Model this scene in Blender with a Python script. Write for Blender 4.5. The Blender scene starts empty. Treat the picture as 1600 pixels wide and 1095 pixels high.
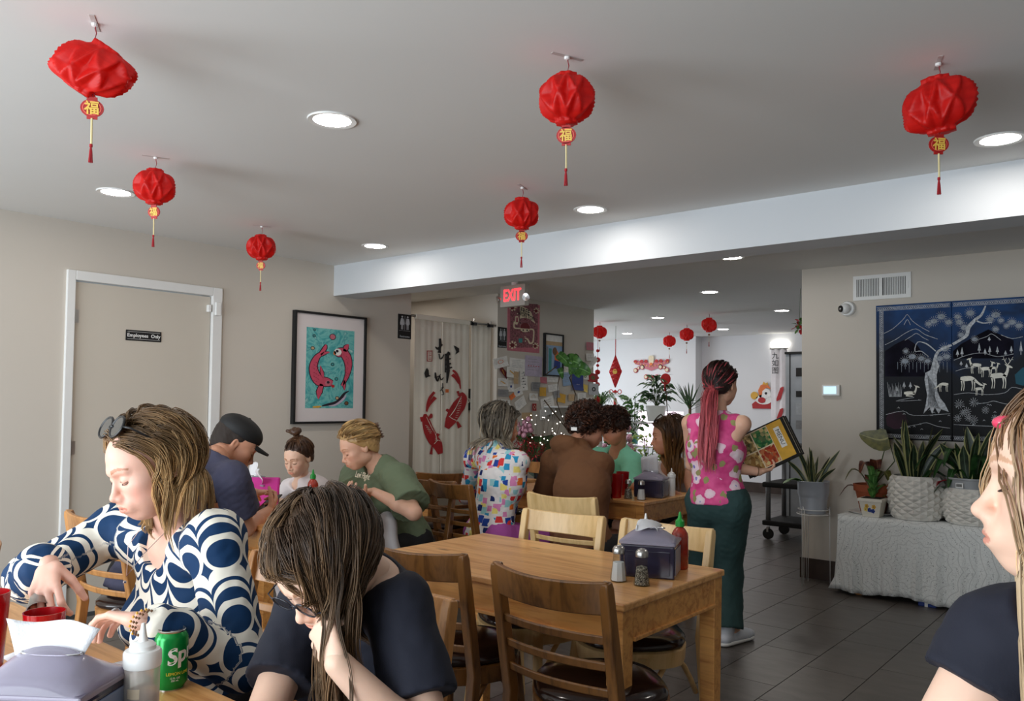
import bpy, math, random
import numpy as np
from mathutils import Vector, Matrix
sc = bpy.context.scene
COL = sc.collection
random.seed(7); RNG = np.random.default_rng(7)

# ---------------------------------------------------------------- camera
H = 1.348
FOC, CY, YAW, PIT, ROL = 1260.4, 583.8, 0.691254, 0.0340781, 0.0122160
_F = np.array([-math.sin(YAW)*math.cos(PIT), math.cos(YAW)*math.cos(PIT), math.sin(PIT)])
_R0 = np.array([math.cos(YAW), math.sin(YAW), 0.0]); _U0 = np.cross(_R0, _F)
_R = _R0*math.cos(ROL)+_U0*math.sin(ROL); _U = -_R0*math.sin(ROL)+_U0*math.cos(ROL)
cd = bpy.data.cameras.new('camera'); cam = bpy.data.objects.new('camera', cd); COL.objects.link(cam)
cd.sensor_width = 36; cd.lens = FOC/1600*36; cd.shift_y = (CY-547.5)/1600; cd.clip_start = .05
M = Matrix.Identity(4)
for i in range(3):
    M[i][0] = _R[i]; M[i][1] = _U[i]; M[i][2] = -_F[i]
M[2][3] = H
cam.matrix_world = M
sc.camera = cam

def at(px, py, x=None, y=None, z=None):
    """world point where the line of sight of a photograph pixel meets a real plane x=, y= or z="""
    d = _F+_R*(px-800)/FOC-_U*(py-CY)/FOC
    if x is not None: t = x/d[0]
    elif y is not None: t = y/d[1]
    else: t = (z-H)/d[2]
    return np.array([0, 0, H])+d*t

# ---------------------------------------------------------------- view, world, lights
sc.view_settings.view_transform = 'Standard'; sc.view_settings.look = 'None'
sc.view_settings.gamma = 1; sc.view_settings.use_curve_mapping = False
sc.view_settings.exposure = 0.14
sc.cycles.max_bounces = 8; sc.cycles.diffuse_bounces = 4; sc.cycles.glossy_bounces = 3
sc.cycles.transmission_bounces = 6; sc.cycles.transparent_max_bounces = 8
sc.cycles.sample_clamp_indirect = 6; sc.cycles.caustics_reflective = False; sc.cycles.caustics_refractive = False
sc.cycles.blur_glossy = 1.0
W = bpy.data.worlds.new('world'); sc.world = W; W.use_nodes = True
W.node_tree.nodes['Background'].inputs[0].default_value = (.75, .88, 1, 1)
W.node_tree.nodes['Background'].inputs[1].default_value = 1.2
LAMP_E = 75.0
def area(name, loc, tgt, sx, sy, power, col):
    l = bpy.data.lights.new(name, 'AREA'); l.shape = 'RECTANGLE'; l.size = sx; l.size_y = sy
    l.energy = power; l.color = col
    o = bpy.data.objects.new(name, l); COL.objects.link(o); o.location = loc
    o.rotation_euler = (Vector(tgt)-Vector(loc)).to_track_quat('-Z', 'Y').to_euler()
    return o
# daylight standing in the three shopfront windows behind the photographer, and the side window of the far room
area('window_daylight', (-3.9, -1.75, 1.25), (-3.9, 4, 1.45), 2.3, 1.5, 88, (.86, .94, 1))
area('window_daylight', (-1.2, -1.75, 1.25), (-1.2, 4, 1.45), 2.2, 1.5, 84, (.86, .94, 1))
area('window_daylight', (-8.6, 9.6, 1.3), (-4, 9.6, 1.1), 2.6, 1.5, 60, (.88, .95, 1))

# ---------------------------------------------------------------- materials
def C(r, g=None, b=None):
    if g is None: r, g, b = r, r, r
    f = lambda v: (v/255)/12.92 if v/255 <= .04045 else ((v/255+.055)/1.055)**2.4
    return (f(r), f(g), f(b), 1)
class NT:
    def __init__(s, name):
        s.m = bpy.data.materials.new(name); s.m.use_nodes = True; s.t = s.m.node_tree
        s.b = s.t.nodes['Principled BSDF']
    def n(s, typ, **kw):
        nd = s.t.nodes.new('ShaderNode'+typ)
        for k, v in kw.items(): setattr(nd, k, v)
        return nd
    def l(s, a, b): s.t.links.new(a, b)
    def math(s, op, a, b=None, c=None):
        nd = s.n('Math', operation=op)
        for i, v in enumerate((a, b, c)):
            if v is None: continue
            if isinstance(v, (int, float)): nd.inputs[i].default_value = v
            else: s.l(v, nd.inputs[i])
        return nd.outputs[0]
    def mix(s, f, a, b):
        nd = s.n('Mix', data_type='RGBA')
        for i, v in ((0, f), (6, a), (7, b)):
            if hasattr(v, 'links'): s.l(v, nd.inputs[i])
            else: nd.inputs[i].default_value = v
        return nd.outputs[2]
    def coords(s, scale=(1, 1, 1), which='Object', rot=(0, 0, 0)):
        tc = s.n('TexCoord'); mp = s.n('Mapping'); mp.inputs[3].default_value = scale; mp.inputs[2].default_value = rot
        s.l(tc.outputs[which], mp.inputs[0]); return mp.outputs[0]
    def noise(s, vec, scale=5, detail=3, rough=.5, dist=0):
        nd = s.n('TexNoise'); nd.inputs['Scale'].default_value = scale; nd.inputs['Detail'].default_value = detail
        nd.inputs['Roughness'].default_value = rough; nd.inputs['Distortion'].default_value = dist
        if vec is not None: s.l(vec, nd.inputs['Vector'])
        return nd
    def ramp(s, fac, stops, interp='LINEAR'):
        nd = s.n('ValToRGB'); e = nd.color_ramp; e.interpolation = interp
        while len(e.elements) < len(stops): e.elements.new(.5)
        for el, (p, c) in zip(e.elements, stops): el.position = p; el.color = c
        s.l(fac, nd.inputs[0]); return nd.outputs[0]
    def bump(s, h, strength=.2, dist=.01):
        nd = s.n('Bump'); nd.inputs['Strength'].default_value = strength; nd.inputs['Distance'].default_value = dist
        s.l(h, nd.inputs['Height']); s.l(nd.outputs[0], s.b.inputs['Normal'])
    def col(s, v):
        if hasattr(v, 'links'): s.l(v, s.b.inputs['Base Color'])
        else: s.b.inputs['Base Color'].default_value = v
    def set(s, **kw):
        for k, v in kw.items(): s.b.inputs[k.replace('_', ' ')].default_value = v
MC = {}
def plain(name, col, rough=.5, metal=0, vary=.06, nscale=6, bump=0, bscale=60, **kw):
    """procedural paint/plastic/fabric: base colour with a fine noise variation and optional fine relief"""
    if name in MC: return MC[name]
    t = NT(name); v = t.coords()
    n = t.noise(v, nscale, 3)
    dk = tuple(c*(1-vary*2.2) for c in col[:3])+(1,); lt = tuple(min(1, c*(1+vary)) for c in col[:3])+(1,)
    t.col(t.ramp(n.outputs[0], [(.3, dk), (.7, lt)]))
    t.set(Roughness=rough, Metallic=metal, **kw)
    if bump:
        n2 = t.noise(v, bscale, 4); t.bump(n2.outputs[0], bump, .004)
    MC[name] = t.m; return t.m
def wood(name, lt, dk, scale=(2, 26, 26), rough=.38, knots=True, coat=.15):
    if name in MC: return MC[name]
    t = NT(name); v = t.coords(scale)
    n = t.noise(v, 1.3, 5, .6, .8); n2 = t.noise(t.coords(tuple(a*4 for a in scale)), 2, 3)
    f = t.math('ADD', t.math('MULTIPLY', n.outputs[0], .8), t.math('MULTIPLY', n2.outputs[0], .2))
    c = t.ramp(f, [(.36, dk), (.52, lt), (.68, tuple(min(1, q*1.12) for q in lt[:3])+(1,))])
    if knots:
        w = t.n('TexVoronoi', feature='F1'); w.inputs['Scale'].default_value = 1
        t.l(t.coords((1.6, 7, 7)), w.inputs['Vector'])
        k = t.ramp(w.outputs['Distance'], [(.03, (0, 0, 0, 1)), (.075, (1, 1, 1, 1))])
        c = t.mix(k, tuple(q*.4 for q in dk[:3])+(1,), c)
    t.col(c); t.set(Roughness=rough, Coat_Weight=coat, Coat_Roughness=.25)
    t.bump(n2.outputs[0], .06, .002)
    MC[name] = t.m; return t.m
def emis(name, col, st):
    if name in MC: return MC[name]
    t = NT(name); t.set(Base_Color=col, Emission_Color=col, Emission_Strength=st); MC[name] = t.m; return t.m
def glassy(name, col, rough=.05, alpha=.35, ior=1.4):
    """clear plastic or glass: part transmissive with real thickness"""
    if name in MC: return MC[name]
    t = NT(name); t.set(Base_Color=col if alpha > .1 else (.01, .01, .01, 1), Roughness=max(rough, .05)); tr = t.n('BsdfTransparent'); tr.inputs[0].default_value = tuple(q**.6 for q in col[:3])+(1,)
    fr = t.n('LayerWeight'); fr.inputs[0].default_value = .5; mx = t.n('MixShader'); t.l(t.math('MINIMUM', t.math('ADD', t.math('MULTIPLY', t.math('POWER', fr.outputs['Facing'], 3.0), .6), alpha+.04), 1.0), mx.inputs[0])
    out = [x for x in t.t.nodes if x.type == 'OUTPUT_MATERIAL'][0]; t.l(tr.outputs[0], mx.inputs[1]); t.l(t.b.outputs[0], mx.inputs[2]); t.l(mx.outputs[0], out.inputs[0]); MC[name] = t.m; return t.m

# ---------------------------------------------------------------- mesh building
def link(name, me, mat=None, parent=None, smooth=False, kind=None):
    o = bpy.data.objects.new(name, me); COL.objects.link(o)
    if mat is not None:
        for m in (mat if isinstance(mat, (list, tuple)) else [mat]): me.materials.append(m)
    if smooth and len(me.polygons):
        me.polygons.foreach_set('use_smooth', np.ones(len(me.polygons), bool))
    if parent is not None: o.parent = parent
    if kind: o['kind'] = kind
    return o
def tag(o, label, cat, group=None):
    o['label'] = label; o['category'] = cat
    if group: o['group'] = group
    return o
def thing(name, label, cat, loc=(0, 0, 0), rz=0, group=None):
    o = bpy.data.objects.new(name, None); COL.objects.link(o); o.location = tuple(float(a) for a in loc); o.rotation_euler = (0, 0, rz)
    o.empty_display_size = .05
    return tag(o, label, cat, group)
def dup(root, label, loc=None, rz=None, group=None, mats=None):
    r = root.copy(); COL.objects.link(r)
    if loc is not None: r.location = tuple(float(a) for a in loc)
    if rz is not None: r.rotation_euler = (0, 0, rz)
    r['label'] = label
    if group: r['group'] = group
    def rec(src, dst):
        for ch in [c for c in bpy.data.objects if c.parent == src]:
            c = ch.copy(); COL.objects.link(c); c.parent = dst
            if mats and c.type == 'MESH' and c.data.materials and c.data.materials[0].name in mats:
                key = (ch.data.name, mats[c.data.materials[0].name].name)
                if key not in DUPM:
                    DUPM[key] = c.data.copy(); DUPM[key].materials[0] = mats[c.data.materials[0].name]
                c.data = DUPM[key]
            rec(ch, c)
    rec(root, r); return r
DUPM = {}
def nrm(v): v = np.asarray(v, float); return v/(np.linalg.norm(v)+1e-12)
def P3(*a): return np.array(a, float)
class MB:
    """collects boxes, tubes, lathes and prisms into one mesh"""
    def __init__(s): s.v = []; s.f = []; s.mi = []; s.cur = 0
    def add(s, vs, fs):
        b = len(s.v); s.v += [tuple(float(c) for c in v) for v in vs]; s.f += [tuple(b+i for i in f) for f in fs]; s.mi += [s.cur]*len(fs); return s
    def box(s, c, d, rz=0, R=None):
        x, y, z = d[0]/2, d[1]/2, d[2]/2
        vs = [Vector(p) for p in ((-x, -y, -z), (x, -y, -z), (x, y, -z), (-x, y, -z), (-x, -y, z), (x, -y, z), (x, y, z), (-x, y, z))]
        m = R if R is not None else Matrix.Rotation(rz, 3, 'Z')
        return s.add([m @ v+Vector(c) for v in vs], [(0, 3, 2, 1), (4, 5, 6, 7), (0, 1, 5, 4), (1, 2, 6, 5), (2, 3, 7, 6), (3, 0, 4, 7)])
    def bb(s, lo, hi):
        return s.box([(a+b)/2 for a, b in zip(lo, hi)], [b-a for a, b in zip(lo, hi)])
    def sweep(s, pts, sect, up=(0, 0, 1), cap=True):
        """sect: list of (a,b) offsets, or function(i,t)->list"""
        pts = [Vector(tuple(float(c) for c in p)) for p in pts]; n = len(pts); rings = []; up = Vector(up)
        for i, p in enumerate(pts):
            t = (pts[min(i+1, n-1)]-pts[max(i-1, 0)]).normalized()
            a = t.cross(up)
            if a.length < 1e-4: a = t.cross(Vector((1, .01, 0)))
            a.normalize(); b = a.cross(t).normalized()
            se = sect(i, i/(n-1)) if callable(sect) else sect
            rings.append([p+a*q[0]+b*q[1] for q in se])
        k = len(rings[0]); vs = [v for r in rings for v in r]; fs = []
        for i in range(n-1):
            for j in range(k):
                j2 = (j+1) % k; fs.append((i*k+j, i*k+j2, (i+1)*k+j2, (i+1)*k+j))
        if cap: fs += [tuple(range(k))[::-1], tuple((n-1)*k+j for j in range(k))]
        return s.add(vs, fs)
    def tube(s, pts, r, k=8, up=(0, 0, 1), cap=True):
        R = r if isinstance(r, (list, tuple)) else None
        def sect(i, t):
            q = R[i] if R is not None and len(R) == len(pts) else (R[0]*(1-t)+R[1]*t if R is not None else r)
            return [(q*math.cos(2*math.pi*j/k), q*math.sin(2*math.pi*j/k)) for j in range(k)]
        return s.sweep(pts, sect, up, cap)
    def bar(s, pts, w, h, up=(0, 0, 1)):
        return s.sweep(pts, [(-w/2, -h/2), (w/2, -h/2), (w/2, h/2), (-w/2, h/2)], up)
    def lathe(s, prof, c=(0, 0, 0), k=24, axis=None, sx=1, sy=1, cap=True):
        q = Vector((0, 0, 1)).rotation_difference(Vector(axis).normalized()).to_matrix() if axis is not None else Matrix.Identity(3)
        vs = []; fs = []; n = len(prof)
        for r, z in prof:
            for j in range(k):
                a = 2*math.pi*j/k; vs.append(q @ Vector((r*math.cos(a)*sx, r*math.sin(a)*sy, z))+Vector(c))
        for i in range(n-1):
            for j in range(k):
                j2 = (j+1) % k; fs.append((i*k+j, i*k+j2, (i+1)*k+j2, (i+1)*k+j))
        if cap:
            if prof[0][0] > 1e-6: fs.append(tuple(range(k))[::-1])
            if prof[-1][0] > 1e-6: fs.append(tuple((n-1)*k+j for j in range(k)))
        return s.add(vs, fs)
    def prism(s, poly, o, u, v, th):
        """polygon (a,b) in frame o+u*a+v*b, thickness th along u x v"""
        o, u, v = Vector(tuple(map(float, o))), Vector(u), Vector(v); w = u.cross(v).normalized()*th; n = len(poly)
        A = [o+u*a+v*b for a, b in poly]; B = [p+w for p in A]
        fs = [tuple(range(n))[::-1], tuple(range(n, 2*n))]+[(i, (i+1) % n, n+(i+1) % n, n+i) for i in range(n)]
        return s.add(A+B, fs)
    def quadstrip(s, L, Rr):
        n = len(L); return s.add(list(L)+list(Rr), [(i, n+i, n+i+1, i+1) for i in range(n-1)])
    def mesh(s, name='m'):
        me = bpy.data.meshes.new(name); me.from_pydata(s.v, [], s.f); me.polygons.foreach_set('material_index', s.mi); me.update(); return me
    def build(s, name, mat, parent=None, smooth=False, bevel=0, kind=None, auto=False):
        o = link(name, s.mesh(name), mat, parent, smooth or auto, kind)
        if bevel:
            b = o.modifiers.new('bevel', 'BEVEL'); b.width = bevel; b.segments = 2; b.limit_method = 'ANGLE'; b.angle_limit = .6
        if auto: shade_auto(o.data)
        return o
def shade_auto(me, ang=.7):
    """mark sharp edges so that flats stay flat and curves stay smooth"""
    import bmesh
    bm = bmesh.new(); bm.from_mesh(me)
    for e in bm.edges:
        if len(e.link_faces) == 2 and e.calc_face_angle(0) > ang: e.smooth = False
    for f in bm.faces: f.smooth = True
    bm.to_mesh(me); bm.free()
def circ(r, k=8, ry=None): return [(r*math.cos(2*math.pi*j/k), (ry or r)*math.sin(2*math.pi*j/k)) for j in range(k)]
def npmesh(name, V, Fq, mat, parent=None, smooth=True, attrs=None, kind=None):
    me = bpy.data.meshes.new(name); V = np.asarray(V, np.float32); Fq = np.asarray(Fq, np.int32); k = Fq.shape[1]
    me.vertices.add(len(V)); me.vertices.foreach_set('co', V.ravel())
    me.loops.add(Fq.size); me.loops.foreach_set('vertex_index', Fq.ravel())
    me.polygons.add(len(Fq)); me.polygons.foreach_set('loop_start', np.arange(0, Fq.size, k, dtype=np.int32))
    me.polygons.foreach_set('loop_total', np.full(len(Fq), k, np.int32))
    me.update(calc_edges=True); me.validate()
    for an, (ty, arr) in (attrs or {}).items():
        a = me.attributes.new(an, ty, 'POINT')
        a.data.foreach_set('vector' if ty == 'FLOAT_VECTOR' else ('color' if ty == 'FLOAT_COLOR' else 'value'), np.asarray(arr, np.float32).ravel())
    return link(name, me, mat, parent, smooth, kind)
_tc = {}
def text(name, body, size, o, u, v, mat, parent=None, ext=.0008, lift=.0012, shear=0, sx=1, center=True, bold=0):
    """flat lettering as a mesh lying on a real surface; u = reading direction, v = up"""
    cu = bpy.data.curves.new('t', 'FONT'); cu.body = body; cu.size = size; cu.extrude = ext; cu.shear = shear; cu.offset = bold
    cu.align_x = 'CENTER' if center else 'LEFT'; cu.align_y = 'CENTER' if center else 'BOTTOM'; cu.resolution_u = 3
    t = bpy.data.objects.new('t', cu); COL.objects.link(t)
    dg = bpy.context.evaluated_depsgraph_get(); me = bpy.data.meshes.new_from_object(t.evaluated_get(dg))
    bpy.data.objects.remove(t); 
    me.materials.clear()
    u = Vector(u).normalized(); v = Vector(v).normalized(); w = u.cross(v)
    o = Vector(tuple(map(float, o)))+w*lift
    mm = Matrix(((u.x*sx, v.x, w.x, o.x), (u.y*sx, v.y, w.y, o.y), (u.z*sx, v.z, w.z, o.z), (0, 0, 0, 1)))
    me.transform(mm)
    return link(name, me, mat, parent)

# ---------------------------------------------------------------- palette
m_wall = plain('wall_paint', C(206, 198, 187), .8, vary=.012, nscale=1.2, bump=.04, bscale=180)
m_white = plain('trim_paint', C(232, 232, 230), .45, vary=.01)
m_ceil = plain('ceiling_paint', C(228, 227, 224), .9, vary=.012, nscale=.8)
m_beam = plain('beam_paint', C(208, 212, 216), .6, vary=.01, nscale=1)
m_door = plain('door_paint', C(205, 197, 184), .5, vary=.01, nscale=1.5)
m_far = plain('far_wall_paint', C(226, 226, 228), .8, vary=.01, nscale=1)
m_black = plain('black_plastic', C(18, 18, 20), .35, vary=.1)
m_blackm = plain('black_matte', C(14, 14, 15), .7, vary=.1)
m_whitep = plain('white_plastic', C(238, 238, 236), .35, vary=.01)
m_chrome = plain('chrome', C(215, 215, 218), .15, 1, vary=.03)
m_steel = plain('brushed_steel', C(190, 188, 184), .28, 1, vary=.05)
m_pine = wood('pine_wood', C(218, 156, 86), C(184, 116, 56))
m_pinetop = wood('pine_table_top', C(230, 172, 108), C(198, 132, 70), scale=(1.2, 20, 20), rough=.3, coat=.3)
m_walnut = wood('dark_walnut_wood', C(130, 86, 42), C(90, 56, 25), scale=(14, 14, 2.5), knots=False, rough=.33)
m_blond = wood('blond_wood', C(226, 192, 136), C(210, 172, 112), scale=(12, 12, 2), knots=False, rough=.4)
m_oakc = wood('honey_wood', C(196, 138, 80), C(156, 102, 54), scale=(14, 14, 2.5), knots=False, rough=.35)
m_vinyl = plain('dark_brown_vinyl', C(40, 24, 20), .16, vary=.12, nscale=9, bump=.05, bscale=40)
m_red = plain('red_paper', C(214, 20, 18), .55, vary=.05, Transmission_Weight=0.0)
m_gold = plain('gold_paint', C(236, 196, 84), .4, vary=.03)
m_cream = plain('cream_cord', C(230, 214, 160), .7)
m_paper = plain('white_paper', C(236, 235, 232), .8, vary=.015)

# ---------------------------------------------------------------- the room
CEIL = 2.42; LX = -5.226; BY = 4.056; RY = 6.37; RX = -2.297; FY = 11.75; FX = -7.5
def struct(name, mb, mat, bevel=0, **k):
    o = mb.build(name, mat, bevel=bevel, kind='structure', **k); return o
fl = struct('floor', MB().bb((-9, -2.2, -.12), (3.2, 12.2, -.004)), plain('grout', C(44, 41, 39), .8))
def tile_mat():
    t = NT('slate_tile'); oi = t.n('ObjectInfo'); v = t.coords((1, 3, 1))
    add = t.n('VectorMath', operation='ADD'); t.l(v, add.inputs[0]); t.l(oi.outputs['Location'], add.inputs[1])
    n = t.noise(add.outputs[0], 5, 5, .6, .6); n2 = t.noise(add.outputs[0], 40, 3)
    c = t.ramp(n.outputs[0], [(.25, C(84, 79, 75)), (.5, C(97, 91, 87)), (.75, C(108, 103, 98))])
    c2 = t.mix(t.math('MULTIPLY', oi.outputs['Random'], .22), c, C(74, 70, 68))
    t.col(c2); t.set(Roughness=.34); t.bump(n2.outputs[0], .08, .002)
    return t.m
m_tile = tile_mat()
TW, TL, G = .305, .609, .0022
tm = MB().bb((-TW/2+G, -TL/2+G, -.012), (TW/2-G, TL/2-G, 0)).mesh('tile'); tm.materials.append(m_tile)
tiles = []
x0 = -1.507
for i in range(-24, 15):
    off = (4.226 if i % 2 == 0 else 4.440)          # running bond shifted by a third
    for j in range(-12, 14):
        cx = x0+(i+.5)*TW; cy = off+(j+.5)*TL
        if not (-9 < cx < 3.1 and -2.1 < cy < 12.1): continue
        if cy > RY and cx > RX+.1: continue
        if cx < LX and cy < 7.75: continue
        q = np.array([cx, cy, -H]); d = q @ _F
        vis = d > .6 and abs((q @ _R)/d*FOC) < 860 and (-(q @ _U)/d*FOC+CY) < 1190
        tiles.append((0 if vis else 1, (q @ q), cx, cy))
tiles.sort()
rest = MB()
for k, (vis, d2, cx, cy) in enumerate(tiles):
    if k < 300 and vis == 0:
        o = link('tile', tm, None, fl); o.location = (cx, cy, 0)
    else: rest.bb((cx-TW/2+G, cy-TL/2+G, -.012), (cx+TW/2-G, cy+TL/2-G, 0))
rest.build('tile_field', m_tile, fl, kind='stuff')
struct('ceiling', MB().bb((-9, -2.2, CEIL), (3.2, 12.2, CEIL+.1)), m_ceil)
struct('trim_1', MB().bb((LX, BY, 2.176), (3.2, 4.30, CEIL)), m_beam)
# walls
wl = MB().bb((LX-.14, -2.2, 0), (LX, 2.075, CEIL)).bb((LX-.14, 3.015, 0), (LX, 4.905, CEIL)).bb((LX-.14, 2.075, 2.075), (LX, 3.015, CEIL))
wl.bb((-7.2, 4.765, 0), (LX-.14, 4.905, CEIL))
struct('wall_left', wl, m_wall)
struct('wall_notice', MB().bb((-7.2, 6.08, 0), (LX, 6.22, CEIL)).bb((LX-.14, 6.22, 0), (LX, 7.794, CEIL)).bb((-9, 7.65, 0), (LX-.14, 7.794, CEIL)), m_wall)
struct('wall_corridor', MB().bb((-7.3, 4.765, 0), (-7.2, 6.22, CEIL)), m_far)
struct('wall_right', MB().bb((RX, RY, 0), (3.2, RY+.15, CEIL)), m_wall)
struct('wall_far', MB().bb((-9, FY, 0), (-5.95, FY+.12, CEIL)).bb((-5.95, FY+.22, 0), (RX+1.2, FY+.34, CEIL)).bb((-5.95, FY, 0), (-5.93, FY+.3, CEIL)), m_far)
struct('wall_side', MB().bb((-9, 7.794, 0), (-8.9, 12.2, .55)).bb((-9, 7.794, 2.05), (-8.9, 12.2, CEIL)).bb((-9, 7.794, .55), (-8.9, 8.3, 2.05)).bb((-9, 10.9, .55), (-8.9, 12.2, 2.05)), m_far)
struct('wall_hall', MB().bb((-1.6, RY+.15, 0), (-1.5, 12.2, CEIL)), m_far)
struct('wall_near', MB().bb((-5.3, -2, 0), (3.2, -1.85, .5)).bb((-5.3, -2, 2.15), (3.2, -1.85, CEIL)).bb((-5.3, -2, .5), (-5.1, -1.85, 2.15)).bb((-2.7, -2, .5), (-2.35, -1.85, 2.15)).bb((-.05, -2, .5), (3.2, -1.85, 2.15)), m_wall)
struct('wall_east', MB().bb((3.1, -2.2, 0), (3.2, RY, CEIL)), m_wall)
m_base = plain('dark_tile_baseboard', C(62, 47, 40), .4, vary=.12, nscale=12)
struct('baseboard_right', MB().bb((RX-.012, RY-.012, 0), (3.1, RY, .155)).bb((RX-.012, RY-.012, 0), (RX, RY+.15, .155)), m_base)
struct('baseboard_left', MB().bb((LX, -1.8, 0), (LX+.012, 2.02, .1)).bb((LX, 3.08, 0), (LX+.012, 4.905, .1)), m_base)
struct('baseboard_far', MB().bb((-5.93, FY+.2, 0), (-2, FY+.22, .15)).bb((-8.9, FY-.015, 0), (-5.95, FY, .15)), m_base)
# employees door
dr = struct('door_1', MB().bb((LX-.05, 2.094, .01), (LX-.008, 2.995, 2.053)), m_door)
cs = MB()
for a, b in (((LX-.14, 2.038, 0), (LX+.02, 2.088, 2.12)), ((LX-.14, 3.0, 0), (LX+.02, 3.072, 2.12)), ((LX-.14, 2.088, 2.06), (LX+.02, 3.0, 2.12))): cs.bb(a, b)
struct('trim_2', cs, m_white, bevel=.004)
for z in (1.84, 1.03, .22):
    h = MB(); h.tube([(LX+.006, 2.091, z-.045), (LX+.006, 2.091, z+.045)], .007, 8); h.bb((LX-.008, 2.094, z-.04), (LX-.005, 2.12, z+.04))
    h.build('hinge', m_steel, dr, auto=True)
sg = tag(MB().bb((LX-.008, 2.41, 1.712), (LX-.002, 2.645, 1.78)).build('door_sign', m_blackm, bevel=.002), 'black Employees Only sign on the beige door', 'sign')
text('lettering', 'Employees  Only', .032, (LX-.002, 2.5275, 1.746), (0, 1, 0), (0, 0, 1), m_whitep, sg, ext=.0004, lift=.0006, bold=.0006)
hx = MB(); hx.bb((LX-.002, 2.42, 1.722), (LX-.0015, 2.635, 1.7235)); hx.bb((LX-.002, 2.42, 1.7685), (LX-.0015, 2.635, 1.77)); hx.build('border', m_whitep, sg)
sn = thing('door_sensor', 'small white alarm contact at the top right of the beige door frame', 'sensor', (LX+.02, 3.03, 1.97))
MB().bb((0, -.018, -.045), (.022, .02, .045)).build('sensor_body', m_whitep, sn, bevel=.003)
MB().bb((-.028, -.065, -.025), (.004, -.045, .025)).build('magnet', m_whitep, sn, bevel=.003)
db = tag(MB().lathe([(0, 0), (.03, 0), (.028, .008), (.012, .012), (.012, .035), (.028, .045), (.03, .06), (.02, .07), (0, .072)], (LX-.008, 2.905, 1.03), 20, (1, 0, 0)).build('door_knob', m_steel, auto=True), 'round metal knob of the beige door', 'knob')
db.parent = dr; del db['category']; del db['label']

# recessed ceiling lights
m_led = emis('led_disc', (1, .93, .85, 1), LAMP_E)
def downlight(x, y, label, r=.072):
    t = thing('recessed_light', label, 'light', (x, y, CEIL))
    MB().lathe([(r+.022, 0), (r+.02, -.006), (r, -.004), (r, 0)], k=32).build('trim_ring', m_white, t, auto=True)
    MB().lathe([(0, -.0025), (r-.001, -.0025)][::-1], k=32, cap=False).build('lens', m_led, t)
for (x, y, lb) in ((-2.495, 1.913, 'round recessed ceiling light nearest the camera, between the two largest lanterns on the left'), (-4.29, 1.904, 'recessed ceiling light in front of the employees door, left of a lantern'),
        (-2.511, 3.703, 'recessed ceiling light right of the small middle lantern, before the beam'), (-4.313, 3.696, 'recessed ceiling light beside the left end of the beam, above the koi painting'),
        (-.539, 3.696, 'large recessed ceiling light at the right edge by the right lantern'), (-2.513, 5.542, 'recessed ceiling light just behind the beam, nearest of those beyond it'),
        (-3.462, 7.148, 'recessed ceiling light in the middle of the passage beyond the beam'), (-5.03, 8.938, 'recessed ceiling light above the left far lanterns, near the notice wall end'),
        (-3.48, 9.024, 'recessed ceiling light above the grey fridge'), (-6.59, 10.76, 'farthest recessed ceiling light on the left, above the red knot ornament'),
        (-5.03, 10.82, 'farthest recessed ceiling light, just right of the three far lanterns'), (-.75, 1.9, 'recessed ceiling light over the right side, outside the view'), (-6.2, 5.5, 'added unseen ceiling light brightening the corridor behind the fish curtain')):  # the corridor lamp is unseen, added to brighten the space above the curtain
    if 'outside' in lb: continue
    downlight(x, y, lb)
# ---------------------------------------------------------------- tables
def table(label, x0, x1, y0, y1, h=.745):
    cx, cy = (x0+x1)/2, (y0+y1)/2; t = thing('dining_table', label, 'table', (cx, cy, 0)); a, b = (x1-x0)/2, (y1-y0)/2
    MB().bb((-a, -b, h-.024), (a, b, h)).build('tabletop', m_pinetop, t, bevel=.005)
    for sx in (-1, 1):
        for sy in (-1, 1):
            l = MB(); px, py = sx*(a-.038), sy*(b-.038)
            l.sweep([(px, py, h-.024), (px, py, 0)], lambda i, q: [(c*(.031-.006*q), d*(.031-.006*q)) for c, d in ((-1, -1), (1, -1), (1, 1), (-1, 1))], up=(0, 1, 0))
            l.build('leg', m_pine, t, bevel=.003)
    for sy in (-1, 1):
        MB().bb((-a+.07, sy*(b-.018)-.009, h-.125), (a-.07, sy*(b-.018)+.009, h-.024)).bb((-a+.07, sy*(b-.011)-.012, h-.125), (a-.07, sy*(b-.011)+.010, h-.113)).build('apron', m_pine, t, bevel=.002)
    for sx in (-1, 1):
        MB().bb((sx*(a-.018)-.009, -b+.07, h-.125), (sx*(a-.018)+.009, b-.07, h-.024)).bb((sx*(a-.011)-.012, -b+.07, h-.125), (sx*(a-.011)+.010, b-.07, h-.113)).build('apron', m_pine, t, bevel=.002)
    return t
table('empty pine table in the middle with shakers and a napkin box on its corner', -2.46, -1.285, 2.09, 2.785)
table('pine table in the left foreground with a green soda can and red cups on it', -2.64, -1.38, .20, .912)
table('pine table between the man in the black cap and the woman in the green shirt', -4.48, -3.32, 2.2, 2.9)
table('pine table where the person in the brown hoodie sits, behind the empty middle table', -3.72, -2.505, 4.3, 4.99)
table('small pine table with nobody at it near the white fish curtain', -4.5, -3.86, 4.36, 5.0)
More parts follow.
